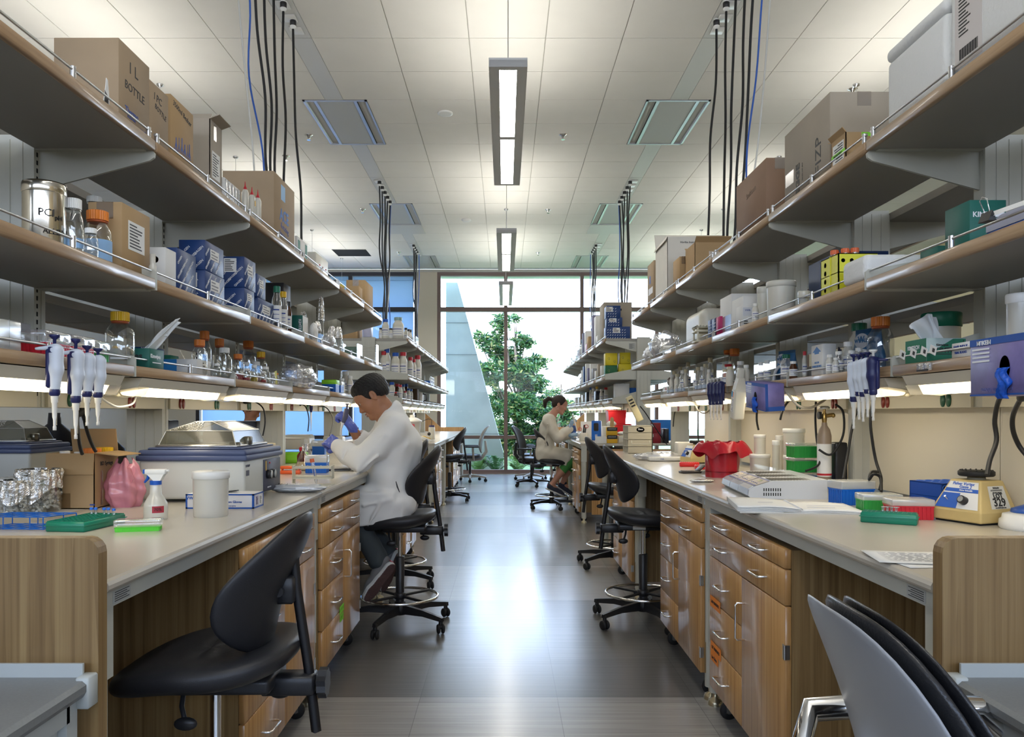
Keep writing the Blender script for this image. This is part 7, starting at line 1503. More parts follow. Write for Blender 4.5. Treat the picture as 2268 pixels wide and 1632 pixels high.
t=thing('shelf_clip','clear and black clip on the front edge below the Kimwipes box','clip',(1.218,2.265,ZL-.016)); MB().rbox(-.010,.0,-.035,-.002,-.010,.012,.002,1).rbox(-.010,.0,.002,.035,-.010,.012,.002,1).build('clip_body',clearpl,t); MB().box(-.012,-.010,-.03,.03,-.012,-.007).build('clip_strip',black_pl,t)
jar('white tub with a dark green lid behind the Kimwipes box',(1.46,2.62,ZL),.060,.185,.26,milkyc,greenc)
for i,(y0,lb) in enumerate(((1.98,'small white EDGED box on the lower right shelf'),(2.08,'small white INDUSTRIAL box on the lower right shelf'))): 
    t=carton(lb,(1.235,1.30,y0,y0+.085,ZL,ZL+.042),wbox,name='razor_box',tape_=False,group='small blade boxes on the lower right shelf'); text(('EDGED','VWR INDUS')[i],t,(-.0325,0,.030),(0,-1,0),(0,0,1),.012,inkblue,.02); text(('RAZOR BLADES','TRIAL BLADES')[i],t,(-.0325,0,.015),(0,-1,0),(0,0,1),.009,inkblue,.02)
p,r,h=cylp(1950,56,702,ZL,1.36); media_bottle('large clear bottle with a brown-orange cap on the lower right shelf',p,r,h,orange,liqm,.3,neck=.50)
p,r,h=cylp(1903,44,716,ZL,1.40); reagent('big white plastic bottle with a dark green cap on the lower right shelf',p,r,h,greenc,milky,lbl=False)
def wypall(label,c,sc_,rz):
    t=thing('wipe_bag',label,'wipe bag',c,rz,'blue wiper bags on the lower right shelf'); blu=mat('wipe_bag_blue',(.02,.12,.28),.3,bump=.3,nscale=25); W,H_=.075*sc_,.15*sc_
    MB().grid(lambda u,v:Vector(((.028*math.sin(PI*min(1,v*1.1))**.6)*math.cos(2*PI*u),W*math.sin(2*PI*u)*(1-.22*v**3+.08*math.sin(v*7)),H_*v)),28,12,True,True).build('bag_film',blu,t)
    M=Matrix.Translation((-.030,0,H_*.72))@Matrix.Rotation(-PI/2,4,'Y'); MB().lathe([(0,0),(W*.42,0)],n=24,M=M,sx=.8,sy=1.1).build('white_oval',whitep,t); text('WYPALL',t,(-.031,0,H_*.72),(0,-1,0),(0,0,1),.017*sc_,blu,.03); text('W',t,(-.0315,0,H_*.745),(0,-1,0),(0,0,1),.030*sc_,blu,.02)
    q=MB(); [q.tube([(-.031,W*.8*math.cos(a),.0+H_*.5*math.sin(a)) for a in [PI*k/14 for k in range(15)]],.008*sc_,6)]; q.build('white_arc',whitep,t); return t
wypall('blue WYPALL wiper bag beside the white box with the arrow',(1.36,2.93,ZL),1.12,.25)
t=wypall('blue WYPALL wiper bag lettered PAPER, above the hanging blue glove box',(1.34,3.72,ZL),1.0,.3); text('PAPER',t,(-.031,0,.025),(0,-1,0),(0,0,1),.03,ink,.03)
b=shp(1,ZL,1822,1797,1852,761,1.235); t=carton('white box with a blue arrow marked DOUBLE SIZE ROLL',b,wbox,name='wipe_roll_box',tape_=False); W,D,H=hd(b); bl=mat('arrow_blue',(.05,.18,.45),.5)
for f in ('x',):
    q=MB()
    P=[(-.4,.70),(.4,.70),(.4,.76),(.75,.76),(0,.94),(-.75,.76),(-.4,.76)]
    if f=='x': q.add([(-W-.0008,-a*D,z*H) for a,z in P],[tuple(range(7))])
    else: q.add([(a*W,-D-.0008,z*H) for a,z in P],[tuple(range(7))])
    q.build('arrow',bl,t)
text('DOUBLE SIZE ROLL',t,(-W,0,H*.30),(0,-1,0),(0,0,1),.0105,bl,.03); text('FALCON',t,(-W,0,H*.42),(0,-1,0),(0,0,1),.011,bl)
BR=[(1878,26,757,1.29,'white-capped bottle, tallest of the small group by the pipettes'),(1858,20,778,1.25,'white-capped bottle just left of the tallest'),(1886,20,776,1.26,'clear-bellied white-capped bottle right of the tallest'),(1838,17,785,1.235,'leftmost small white-capped bottle of that group'),(1851,14,792,1.23,'smallest white bottle at the rail of that group'),(1902,20,770,1.30,'white-topped bottle behind the navy pipettes')]
for px,pw,yt,X,lb in BR: p,r,h=cylp(px,pw,yt,ZL,X); reagent(lb,p,r,h,white_pl,milkyc if pw!=20 else clearpl,'small bottles near the right pipettes')
for i,(px,lb,L_,dk_) in enumerate(((1891,'leftmost of the five pipettes hanging on the right, longest shaft',.25,0),(1903,'second of the five pipettes hanging on the right',.215,0),(1912,'third of the five pipettes hanging on the right',.225,0),(1922,'fourth of the five pipettes hanging on the right',.21,0),(1934,'dark navy rightmost pipette with a white plunger hanging on the right',.225,1))):
    X=1.170; Y=F*X/(px-VX); pipette(lb,(X,Y,1.400+.002*i),-.5,mat('pipette_navy_body',(.015,.02,.09),.35) if dk_ else None,L_,dark=dk_)
# jars left of the arrow box and the hanging things
RR=[(1741,24,785,1.27,greenc,clearpl,'green-lidded purple jar on the lower right shelf'),(1757,18,800,1.235,white_pl,amber,'dark jar with a white lid at the rail'),(1782,10,778,1.28,redc,milky,'red-capped narrow bottle behind the arrow box'),(1699,16,798,1.27,white_pl,clearpl,'white-capped clear bottle behind the hanging blue glove box'),(1685,14,802,1.25,white_pl,clearpl,'second white-capped clear bottle behind the hanging blue glove box')]
for px,pw,yt,X,cp,bd,lb in RR: p,r,h=cylp(px,pw,yt,ZL,X); reagent(lb,p,r,h,cp,bd,'bottles behind the blue glove box')
carton('mauve box behind the green-lidded jar',(1.34,1.42,3.28,3.40,ZL,ZL+.105),mat('mauve_box',(.22,.13,.17),.6),name='supply_box',tape_=False)
t=thing('cap_cluster','dark spiky rack of tube caps behind the arrow box','rack',(1.38,3.12,ZL)); MB().rbox(-.08,.08,-.05,.05,0,.06,.005,2).build('rack_base',milky,t); q=MB(); [q.cyl((-.07+.02*i,-.04+.02*j,.06),(-.07+.02*i,-.04+.02*j,.095+.01*((i*j)%3)),.007,.003,n=6) for i in range(8) for j in range(5)]; q.build('dark_pins',mat('indigo_black',(.015,.012,.04),.5),t)
t=glove_dispenser('blue and lilac glove box hanging tilted over the second task light',(1.215,3.535,1.27),.235,.12,.085,(.10,-.06,.05))
# tilted squeeze bottle, dark pipettes
t=thing('wash_bottle','white labelled squeeze bottle hanging tilted over the right lower shelf','bottle',(1.18,3.93,1.40)); t.rotation_euler=(.28,0,0)
q=MB().rbox(-.030,.030,-.028,.028,-.19,-.03,.012,3); q.prism([(-.028,-.035),(.028,-.035),(.014,.03),(-.014,.03)],-.024,.024,'y'); q.rbox(-.016,.016,-.018,.018,.02,.075,.006,2); q.build('bottle_body',milky,t)
MB().box(-.0308,-.030,-.024,.022,-.15,-.04).build('paper_label',paper,t); q=MB(); [q.box(-.0313,-.0308,-.02,-.02+.035*((k*5)%7+3)/10,-.146+.007*k,-.144+.007*k) for k in range(10)]; q.build('label_print',ink,t); MB().box(-.0316,-.0308,-.002,.022,-.075,-.045).build('blue_patch',mat('cyan_patch',(.05,.30,.55),.5),t); MB().box(-.0316,-.0308,-.012,-.003,-.075,-.045).build('orange_patch',orange,t)
for i,(px,lb) in enumerate(((1574,'dark pipette with a white plunger, leftmost of four over the far task light'),(1581,'second of the four dark pipettes'),(1589,'third of the four dark pipettes'),(1597,'rightmost of the four dark pipettes'))):
    Y=F*1.185/(px-VX); pipette(lb,(1.185,Y,1.405),-.4,mat('pipette_navy_body',(.015,.02,.09),.35),.235,group='dark pipettes on the right',dark=1,lead=.8)
BF=[(1612,26,770,1.38,orange,glassm),(1627,30,772,1.33,orange,glassm)]
for i,(px,pw,yt,X,cp,bd) in enumerate(BF): p,r,h=cylp(px,pw,yt,ZL,X); media_bottle(['amber-orange-capped clear bottle, left of a pair at the back of the lower right shelf','amber-orange-capped clear bottle, right of that pair'][i],p,r,h,cp,None,neck=.5,group='pair of orange-capped bottles')
t=thing('tube_dispenser','orange dispenser with a red lid and clear waist behind the dark pipettes','dispenser',(1.29,4.52,ZL)); MB().rbox(-.028,.028,-.028,.028,0,.085,.004,1).build('dispenser_base',mat('orange_red_plastic',(.85,.13,.03),.35),t); MB().lathe([(.017,.085),(.017,.12)],n=18).build('clear_neck',clearpl,t); MB().lathe([(.021,.12),(.021,.135),(0,.136)],n=18).build('red_lid',redc,t)
rnd=random.Random(12); FAR=[(1640,20,800,1.26),(1617,18,812,1.22),(1606,16,818,1.21),(1653,15,808,1.22),(1573,14,792,1.32),(1563,14,806,1.28),(1555,11,812,1.25),(1546,12,813,1.27),(1540,10,820,1.23),(1570,10,818,1.23),(1524,12,802,1.33),(1519,10,818,1.25),(1512,13,820,1.24),(1500,13,828,1.24),(1493,11,822,1.28),(1488,11,830,1.24),(1506,12,812,1.32)]
FL=['with a broad lid at the back right','beside the orange dispenser','just left of the orange dispenser','nearest the tilted squeeze bottle','tallest of the middle cluster','second tallest of the middle cluster','slim, middle cluster, right','slim, middle cluster, left','at the rail, middle cluster, left','at the rail, middle cluster, right','tallest of the far cluster','slim and beside the tallest far one','with a red band in the far cluster','leftmost broad one of the far cluster','behind the leftmost broad one','at the far rail end','behind the banded one']
for i,((px,pw,yt,X),lb) in enumerate(zip(FAR,FL)):
    p,r,h=cylp(px,pw,yt,ZL,X); reagent('off-white reagent jar '+lb+' on the lower right shelf',p,r,h,mat('cream_ribbed_cap',(.62,.56,.38),.5) if i%3 else white_pl,milky if i%2 else clearpl,'small reagent jars on the lower right shelf',i%2==0)
vial=None
for i in range(16):
    px=1478+ i*4.6 if i<8 else 1540+(i-8)*4.6
    if 1570<px: continue
    Y=F*1.215/(px-VX); loc=(1.222+.006*(i%2),Y,ZL)
    if vial is None:
        vial=thing('spray_vial','tiny clear vial standing along the rail of the far lower right shelf','vial',loc,0,'tiny vials along the rail'); MB().lathe([(.010,0),(.011,.003),(.011,.035),(.005,.045),(.005,.058),(0,.059)],n=10).build('vial_body',clearpl,vial); MB().lathe([(.0113,.008),(.0113,.028)],n=10).build('vial_label',mat('pale_blue_label',(.45,.55,.68),.6),vial)
    else: dup(vial,loc)
t=thing('petri_box','open white box of stacked petri dishes at the end of the lower right shelf','box',(1.32,6.05,ZL)); MB().box(-.08,.08,-.10,.10,0,.06).build('box_body',wbox,t); MB().box(-.0806,-.08,-.04,.0,.03,.05).build('red_mark',redc,t)
for k in range(9): o=tag(MB().lathe([(0,0),(.043,0),(.043,.007),(0,.007)],n=22,M=Matrix.Rotation(PI/2-.25,4,'X')).build('petri_dish',clearpl if k%2 else mat('agar_dish',(.30,.20,.12),.3),None,(1.31,5.98+.018*k,ZL+.098)),'petri dish standing on edge in the white box','petri dish','petri dishes in the box')
t=thing('power_outlet_strip','cream plug strip with black sockets hanging at the end of the lower right shelf','plug strip',at(1405,905,6.95)); t.rotation_euler=(0,-.45,0); MB().rbox(-.03,.03,-.02,.02,-.12,.12,.005,2).build('strip_body',mat('cream_plastic2',(.62,.55,.34),.45),t); q=MB(); [q.box(-.02,.02,-.021,-.0195,.02+.028*k,.035+.028*k) for k in range(3)]; q.build('sockets',black_pl,t)
# ================= right bench top =================
def mixer(label,c,k=1,rz=0,full=True):
    t=thing('vortex_mixer',label,'vortex mixer',c,rz); yb=mat('mixer_yellow',(.62,.47,.20),.5,noise=.06,nscale=12); w_,d_,h_=.075*k,.085*k,.125*k
    b0=[(-w_,-d_),(w_,-d_),(w_,d_),(-w_,d_)]; lv=[(0,1,1,0),(.030*k,1,1,0),(.118*k,.62,.62,.022*k),(.122*k,.58,.58,.022*k)]
    P=[]; 
    for z,sx_,sy_,sh_ in lv:
        for x,y in b0: P.append((x*sx_+ (0 if z<.05*k else .012*k),y*sy_+(.0),z+.006))
    Q=[(0,3,2,1)]+[(4*j+i,4*j+(i+1)%4,4*j+4+(i+1)%4,4*j+4+i) for j in range(3) for i in range(4)]+[(12,13,14,15)]
    o=MB().add(P,Q).build('housing',yb,t); bv=o.modifiers.new('b','BEVEL'); bv.width=.004*k; bv.segments=2
    MB().rbox(-w_*.9,w_*.9,-d_*.9,d_*.9,0,.008,.002,1).build('rubber_base',rubber,t)
    MB().lathe([(.0,.126*k),(.026*k,.126*k),(.024*k,.138*k),(0,.138*k)],(.012*k,0,0),24).build('neck',mat('mixer_neck',(.30,.27,.20),.5),t)
    pl=MB().lathe([(.0,.138*k),(.046*k,.138*k),(.050*k,.142*k),(.050*k,.152*k),(.046*k,.155*k),(0,.155*k)],(.012*k,0,0),32); [pl.sphere((.012*k+.043*k*math.cos(a),.043*k*math.sin(a),.155*k),.003*k,4) for a in [2*PI*i/18 for i in range(18)]]; pl.build('shaking_platform',rubber,t)
    A=Vector(P[4]); B_=Vector(P[7]); C_=Vector(P[11]); D_=Vector(P[8]); # -x face: bottom near/far, top
    n_=((D_-A).cross(B_-A)).normalized(); 
    if n_.x>0: n_=-n_
    def fp(u,v,e=.0012): p=A.lerp(B_,u).lerp(D_.lerp(C_,u),v); return p+n_*e
    def patch(u0,u1,v0,v1,nm,m_,e=.0012): return MB().add([fp(u0,v0,e),fp(u1,v0,e),fp(u1,v1,e),fp(u0,v1,e)],[(0,1,2,3)]).build(nm,m_,t)
    patch(.06,.94,.08,.97,'face_plate',paper); patch(.06,.94,.62,.74,'blue_band',mat('mixer_blue',(.03,.12,.50),.5),.0018); patch(.50,.94,.08,.58,'blue_field',mat('mixer_blue',(.03,.12,.50),.5),.0018)
    yd=(A-B_).normalized(); ud=(D_-A).normalized()
    if full:
        text('Fisher Vortex',t,fp(.5,.90,.001),yd,ud,.013*k,mat('mixer_blue',(.03,.12,.50),.5),.02); text('Genie 2',t,fp(.42,.80,.001),yd,ud,.013*k,mat('mixer_blue',(.03,.12,.50),.5),.02); text('Fisher Scientific',t,fp(.38,.68,.002),yd,ud,.007*k,whitep,.02)
    c0=fp(.36,.34); MB().cyl(c0,c0+n_*.018*k,.013*k,.012*k,n=18).build('speed_knob',black_pl,t); MB().cyl(c0+n_*.018*k,c0+n_*.0195*k,.009*k,n=16).build('knob_cap',steel,t)
    s0=fp(.74,.34); MB().cyl(s0,s0+n_*.014*k+ud*.006*k,.003*k,n=8).build('toggle_switch',chrome,t)
    # tag on the camera side
    A2,B2,C2,D2=Vector(P[4]),Vector(P[5]),Vector(P[9]),Vector(P[8]); n2=((B2-A2).cross(D2-A2)).normalized(); 
    if n2.y>0: n2=-n2
    def gp(u,v,e=.001): return A2.lerp(B2,u).lerp(D2.lerp(C2,u),v)+n2*e
    if full:
        MB().add([gp(.30,.12),gp(.84,.12),gp(.87,.86),gp(.24,.86)],[(0,1,2,3)]).build('lot_sticker',mat('lot_paper',(.70,.69,.62),.6),t); xd=(B2-A2).normalized(); vd=(D2-A2).normalized(); vd=(vd-xd*vd.dot(xd)).normalized()
        text('LOT',t,gp(.56,.53,.0012),xd,vd,.020*k,ink,.03); text('329',t,gp(.56,.32,.0012),xd,vd,.034*k,ink,.02); text('BioSurplus',t,gp(.56,.80,.0012),xd,vd,.006*k,ink,.02); text('409-0351-RD1NV',t,gp(.56,.64,.0012),xd,vd,.005*k,ink,.02); text('www.BioSurplus.com',t,gp(.56,.16,.0012),xd,vd,.005*k,ink,.02)
        q=MB(); [q.add([gp(.34+.020*i,.69,.0016),gp(.349+.020*i,.69,.0016),gp(.349+.020*i,.75,.0016),gp(.34+.020*i,.75,.0016)],[(0,1,2,3)]) for i in range(22)]; q.build('barcode',ink,t)
    return t
c=onz(2147,1165,.91); mixer('yellow vortex mixer with a LOT 329 sticker on the right bench',(c.x+.072,c.y+.10,.91),1.02,math.radians(20))
c=onz(2262,1180,.91); t=thing('mini_centrifuge','white mini centrifuge at the right edge behind the end panel','centrifuge',(c.x+.075,c.y+.07,.91)); MB().lathe([(.078,0),(.082,.006),(.080,.026),(.074,.030),(.072,.042),(.050,.048),(.0,.048)],n=40).build('housing',white_pl,t); MB().lathe([(.052,.0485),(.050,.058),(.02,.070),(0,.072)],n=32).build('blue_lid',mat('clear_blue_lid',(.03,.10,.40),.3),t); MB().box(-.02,.02,-.060,-.045,.0478,.0495).build('yellow_warning_label',mat('yellow_label',(.75,.70,.03),.5),t); MB().rbox(-.045,-.033,-.058,-.048,.046,.052,.002,1).build('button',bluec,t); text('VWR',t,(-.045,-.0665,.018),(.83,-.55,0),(0,0,1),.012,inkblue,.02)
sheet('torn paper scraps lying behind the right end panel',(1.02,1.70),.085,.03,.2,.911,mat('scrap_paper',(.62,.58,.48),.8),'paper_scrap','paper',.006)
# tip boxes
for px,py,w_,d_,h_,m_,rz,lb in ((1893,1118,.135,.10,.088,bluepp,8,'blue tip box with a frosted lid standing alone on the right bench'),(1955,1135,.13,.09,.062,greenpp,-6,'green tip box with a frosted lid behind the red one'),(2022,1150,.13,.095,.064,redpp,-8,'red tip box with a frosted lid beside the yellow mixer')):
    c=onz(px,py,.91); tipbox(lb,(c.x,c.y+.03,.91),w_,d_,h_,m_,math.radians(rz),None,lidm,.32,10)
c=onz(1968,1160,.91); rack96('teal rack in front of the red tip box',(c.x+.012,c.y+.020,.91),.155,.060,.034,math.radians(-32),tealpp,((4,5),(5,5),(6,5),(7,5)),'96-well tube racks')
c=onz(2078,1140,.91); t=thing('tube_rack','blue cube tube rack with round holes behind the mixer','tube rack',(c.x+.055,c.y+.06,.91),math.radians(12)); bp_=mat('rack_blue',(.01,.07,.38),.35); w_=.075; hh=.105; q=MB()
q.box(-w_,-w_+.004,-w_,w_,0,hh).box(w_-.004,w_,-w_,w_,0,hh).box(-w_,w_,w_-.004,w_,0,hh).box(-w_,w_,-w_,w_,hh-.004,hh).box(-w_,w_,-w_,w_,hh*.55,hh*.55+.003).box(-w_,w_,-w_,w_,0,.004).box(-.01,-.006,-w_,w_,0,hh); q.box(-w_,-.01,-w_,-w_+.004,0,hh); q.build('rack_frame',bp_,t)
q=MB(); [q.torus((0,0,0),.0085,.0018,14,5,Matrix.Translation((-w_+.010+.0155*i,-w_-.0005,.018+.024*j))@Matrix.Rotation(PI/2,4,'X')) for i in range(4) for j in range(4)]; [q.torus((-.05+.034*i,-.05+.034*j,hh),.0135,.0018,16,5) for i in range(4) for j in range(4)]; q.build('hole_rims',mat('rack_blue_light',(.03,.14,.6),.35),t)
q=MB(); [q.lathe([(0,0),(.0075,0)],n=14,M=Matrix.Translation((-w_+.010+.0155*i,-w_-.0006,.018+.024*j))@Matrix.Rotation(PI/2,4,'X')) for i in range(4) for j in range(4)]; [q.lathe([(0,.0003),(.012,.0003)],(-.05+.034*i,-.05+.034*j,hh),16) for i in range(4) for j in range(4)]; q.build('holes',mat('hole_navy',(.004,.02,.12),.7),t)
# open notebook
c=onz(1735,1128,.91); t=thing('open_notebook','open ring-bound notebook with swollen pages on the right bench','notebook',(c.x+.035,c.y+.01,.91),math.radians(-8))
def page(sgn,h0):
    def fn(u,v):
        x=(u)*.205*sgn; return Vector((x,(v-.5)*.27+.0*u,.004+h0*math.sin(min(1,u*1.15)*PI)*.35+h0*.55+(.012*u*u if sgn<0 else 0)*(.4+.6*v)))
    return fn
for s_,h0,nm in ((-1,.018,'left_pages'),(1,.010,'right_pages')):
    q=MB()
    for k in range(5):
        f=page(s_,h0*(1-.16*k)); q.grid(lambda u,v,f=f,k=k:f(u,v)-Vector((0,0,.0012*k*1.5-(0.004*k if 0 else 0))),12,6)
    o=q.build(nm,paper,t); md=o.modifiers.new('t','SOLIDIFY'); md.thickness=.0014; md.offset=-1
MB().box(-.20,.205,-.14,.14,0,.004).build('cover',mat('notebook_cover',(.55,.54,.50),.6),t); q=MB(); [q.torus((0,0,0),.008,.0009,10,4,Matrix.Translation((0,-.125+.0105*k,.010))@Matrix.Rotation(PI/2,4,'X')) for k in range(25)]; q.build('spiral_binding',steel,t)
MB().box(.04,.17,-.035,-.032,.0175,.0178).box(.03,.12,-.09,-.087,.0172,.0175).box(-.12,-.07,-.02,-.017,.0245,.0248).build('blue_rule',inkblue,t)
# block heater / thermocycler
pts=[onz(1572,1062,.91),onz(1667,1106,.91)]; c=onz(1702,1106,.91); ang=-8
t=thing('block_heater','silver-grey triple block heater with three control panels on the right bench','block heater',(1.135,3.34,.91),math.radians(-5)); gb=mat('heater_grey',(.58,.60,.62),.35); W,D=.150,.27
prof=[(-W+.01,0),(-W-.004,.012),(-W,.036),(-W+.02,.048),(-W+.085,.070),(W,.076),(W,0)]
MB().prism(prof,-D,D,'y').build('casing',gb,t)
for k in range(3):
    y0=-D+.008+k*(2*D/3); y1=y0+2*D/3-.012; q=MB(); q.prism([(-W-.007,.014),(-W-.002,.038),(-W+.018,.0505),(-W+.018,.047),(-W+.004,.036),(-W-.001,.014)],y0,y1,'y'); o=q.build('rounded_front',mat('heater_silver',(.55,.57,.62),.25,.4),t)
    a=Vector((-W+.022,0,.0493)); b_=Vector((-W+.083,0,.0700)); up=(b_-a).normalized(); nn=Vector((-up.z,0,up.x))
    def pp(u,v,e): return a+up*(u*(b_-a).length)+nn*e+Vector((0,y0+v*(y1-y0),0))
    MB().add([pp(0,0,.0008),pp(1,0,.0008),pp(1,1,.0008),pp(0,1,.0008)],[(0,3,2,1)]).build('control_panel',mat('heater_panel',(.45,.40,.38),.4),o); MB().add([pp(0,0,.0012),pp(.13,0,.0012),pp(.13,1,.0012),pp(0,1,.0012)],[(0,3,2,1)]).add([pp(.9,0,.0012),pp(1,0,.0012),pp(1,1,.0012),pp(.9,1,.0012)],[(0,3,2,1)]).build('blue_stripe',mat('heater_blue',(.05,.08,.30),.4),o)
    MB().add([pp(.55,.35,.0014),pp(.8,.35,.0014),pp(.8,.65,.0014),pp(.55,.65,.0014)],[(0,3,2,1)]).build('display',mat('lcd_green',(.12,.20,.08),.2),o); q=MB(); [q.sphere(pp(.32,.25+.17*i,.001),.0025,4) for i in range(4)]; q.build('buttons',inkblue,o)
    g_=MB(); [g_.box(-.06+.012*i,-.052+.012*i,y0+.012+.0125*j,y0+.020+.0125*j,.0722,.0745) for i in range(13) for j in range(8)]; g_.build('well_block',mat('block_dark',(.10,.09,.07),.5,.3),t)
q=MB(); [q.box(-W+.055+.009*i,-W+.059+.009*i,-D-.0008,-D+.001,.012+.018*j,.024+.018*j) for i in range(8) for j in range(2)]; q.build('vent_slots',ink,t)
c=onz(2010,1240,.91); sheet('printed sheet of paper on top of the loose pile by the right end panel',(c.x+.035,c.y+.01),.22,.16,math.radians(-10),.9125,paper,'paper_sheet','paper',.003,txt=12,group='loose papers by the right end panel'); sheet('blank sheet sticking out from under the printed one',(c.x+.05,c.y-.018),.20,.15,math.radians(4),.9105,paper,'paper_sheet','paper',.001,group='loose papers by the right end panel')
t=thing('pen','blue pen tip showing at the right end panel','pen',(.895,1.60,.9145)); MB().tube([(-.006,.02,.004),(.0,.02,.004),(.10,-.0,.004)],[.002,.0045,.0045],8).build('barrel',bluec,t)
# squeeze bottle, gas cylinder, green boxes, jars, red bag
c,r,h=cyc(1824,33,1018,1076); c.y+=.05; t=thing('squeeze_bottle','white squeeze bottle with a long nozzle beside the small gas cylinder','bottle',c); MB().lathe([(.028,0),(.030,.004),(.030,.07),(.022,.088),(.014,.092)],n=24).build('bottle_body',milkyc,t); MB().lathe([(.015,.090),(.015,.106),(.008,.11),(.0045,.14),(.002,.165)],n=14).build('nozzle',white_pl,t); MB().lathe([(.0303,.014),(.0303,.034)],n=24).build('yellow_label',mat('yellow_label',(.75,.70,.03),.5),t)
t=thing('small_gas_cylinder','small tan gas cylinder with brass regulator strapped to a black stand','gas cylinder',(1.395,3.42,.91)); t.scale=(.78,.78,.885); MB().lathe([(.036,0),(.038,.005),(.038,.27),(.030,.30),(.016,.32),(.014,.335)],n=26).build('cylinder_body',mat('tan_enamel',(.30,.23,.17),.35),t); MB().lathe([(.0385,.07),(.0385,.23)],n=26).build('paper_label',paper,t); MB().lathe([(.0389,.075),(.0389,.085)],n=26).build('red_strip',redc,t)
q=MB().lathe([(.012,.335),(.014,.35),(.014,.375),(.008,.385),(.008,.40)],n=16).cyl((-.012,0,.365),(.045,0,.372),.010,n=12); q.build('brass_regulator',mat('brass',(.42,.28,.10),.3,.9),t); MB().lathe([(0,.40),(.028,.402),(.030,.408),(.022,.415),(0,.417)],n=20).build('handwheel',steel,t); MB().cyl((-.02,-.0,.37),(-.034,-.0,.37),.019,n=18).build('gauge',black_pl,t); MB().sphere((.05,0,.37),.012,6).build('outlet_valve',mat('brass',(.42,.28,.10),.3,.9),t)
tag(MB().rbox(.0,.055,-.02,.05,0,.21,.008,2).build('black_stand',black_pl,None,(1.435,3.42,.91)),'black plastic stand beside the small gas cylinder','stand')
cord('black hose looping from the regulator of the small gas cylinder',[(1.445,3.42,1.285),(1.46,3.38,1.25),(1.45,3.36,1.15),(1.40,3.36,1.07),(1.355,3.38,1.09)],.005,rubber,None,'hoses','hose','rubber_hose')
for i,(z,m_,lb) in enumerate(((0,bluepp,'blue box at the bottom of the stack of tip boxes by the gas cylinder'),(.068,greenpp,'lower green box in the stack of tip boxes by the gas cylinder'),(.134,greenpp,'top green box in the stack of tip boxes by the gas cylinder'))):
    tipbox(lb,(1.375,3.60,.911+z),.135,.10,.066,m_,math.radians(3),'stacked tip boxes',clearpl,.22,12)
JJ=[(1.335,4.10,.052,.125,.91,'wide frosted jar under the narrow one, right of the red bag'),(1.335,4.10,.030,.10,1.036,'narrow frosted jar stacked on the wide one'),(1.425,4.05,.020,.11,.911,'slim frosted jar between the stacks'),(1.41,3.95+.02,.052,.13,1.042,'wide frosted jar at the top of the taller stack'),(1.41,3.97,.050,.13,.911,'frosted jar at the bottom of the taller stack')]
for x,y,r,h,z,lb in (JJ[0],JJ[1],JJ[3],JJ[4]):
    jar(lb,(x if x<1.4 else 1.425,y if x<1.4 else 3.86,z),r,h,.16,group='frosted jars behind the red bag')
jar('slim frosted jar standing left of the taller stack',(1.36,3.93,.911),.018,.20,.12,group='frosted jars behind the red bag'); jar('second slim frosted jar behind the taller stack',(1.455,4.15,.911),.020,.22,.12,group='frosted jars behind the red bag')
# red biohazard bag over a bin
t=thing('biohazard_bin','red plastic bag draped over a small waste bin on the right bench','waste bin',(1.155,4.16,.91)); rb=mat('red_bag_film',(.42,.012,.025),.28,bump=.25,nscale=18)
MB().grid(lambda u,v:Vector(((.082+.012*v+.006*math.sin(2*PI*u*5+v*3))*math.cos(2*PI*u),(.075+.012*v+.006*math.sin(2*PI*u*7))*math.sin(2*PI*u),.185*v)),48,8,True,True).build('bag_body',rb,t)
def fl(u,v):
    a=2*PI*u; q_=1+.16*math.cos(4*a+.4)*v; r_=.095+.040*v; z=.185+.012*math.sin(v*PI)-.062*v**1.3+.018*v*math.sin(4*a+1.2)+.006*math.sin(9*a); return Vector((r_*q_*math.cos(a),r_*q_*.9*math.sin(a),z))
MB().grid(fl,60,9,True,True).build('folded_rim',rb,t); MB().lathe([(.0,.03),(.088,.03)],n=24).build('bin_base',redpp,t)
for i,(px,py,w_,h_,lb) in enumerate(((1527,1034,.12,.028,'low translucent red rack at the bench front'),(1556,1040,.085,.024,'second low red rack beside the red bag'),(1552,1022,.14,.035,'red rack with dark top behind the low ones'))):
    c=onz(px,py,.91); t=thing('red_rack',lb,'rack',(c.x+.01,c.y+.05,.91),math.radians(-8),'red racks left of the red bag'); MB().rbox(-w_/2,w_/2,-.04,.04,0,h_,.003,1).build('rack_body',mat('translucent_red',(.75,.03,.03),.3),t); q=MB(); [q.box(-w_/2+.01+.012*k,-w_/2+.016+.012*k,-.035,.035,h_,h_+.0008) for k in range(int(w_/.012)-1)]; q.build('slot_rows',mat('dark_red',(.25,.01,.01),.5),t)
c=onz(1576,1048,.91); t=thing('white_blue_pack','upright white and blue supply pack in front of the red bag','pack',(c.x-.0,c.y+.01,.91)); MB().rbox(-.022,.022,-.03,.03,0,.085,.003,1).build('pack_body',wbox,t); MB().box(-.0225,.0225,-.0305,.0305,.045,.072).build('blue_band',bluepp,t); MB().prism([(-.06,0),(-.01,0),(-.02,.022),(-.055,.012)],-.03,.01,'y').build('grey_tray',mat('grey_tray',(.33,.31,.28),.5),t)
c=onz(1530,992,.91); mixer('smaller yellow vortex mixer with a blue label at the far part of the right bench',(1.30,5.35,.91),.98,math.radians(12),False)
tag(MB().rbox(-.08,.07,-.06,.06,0,.13,.01,2).build('beige_lidded_box',milky,None,(1.33,5.72,.91)),'beige lidded box behind the smaller mixer','box')
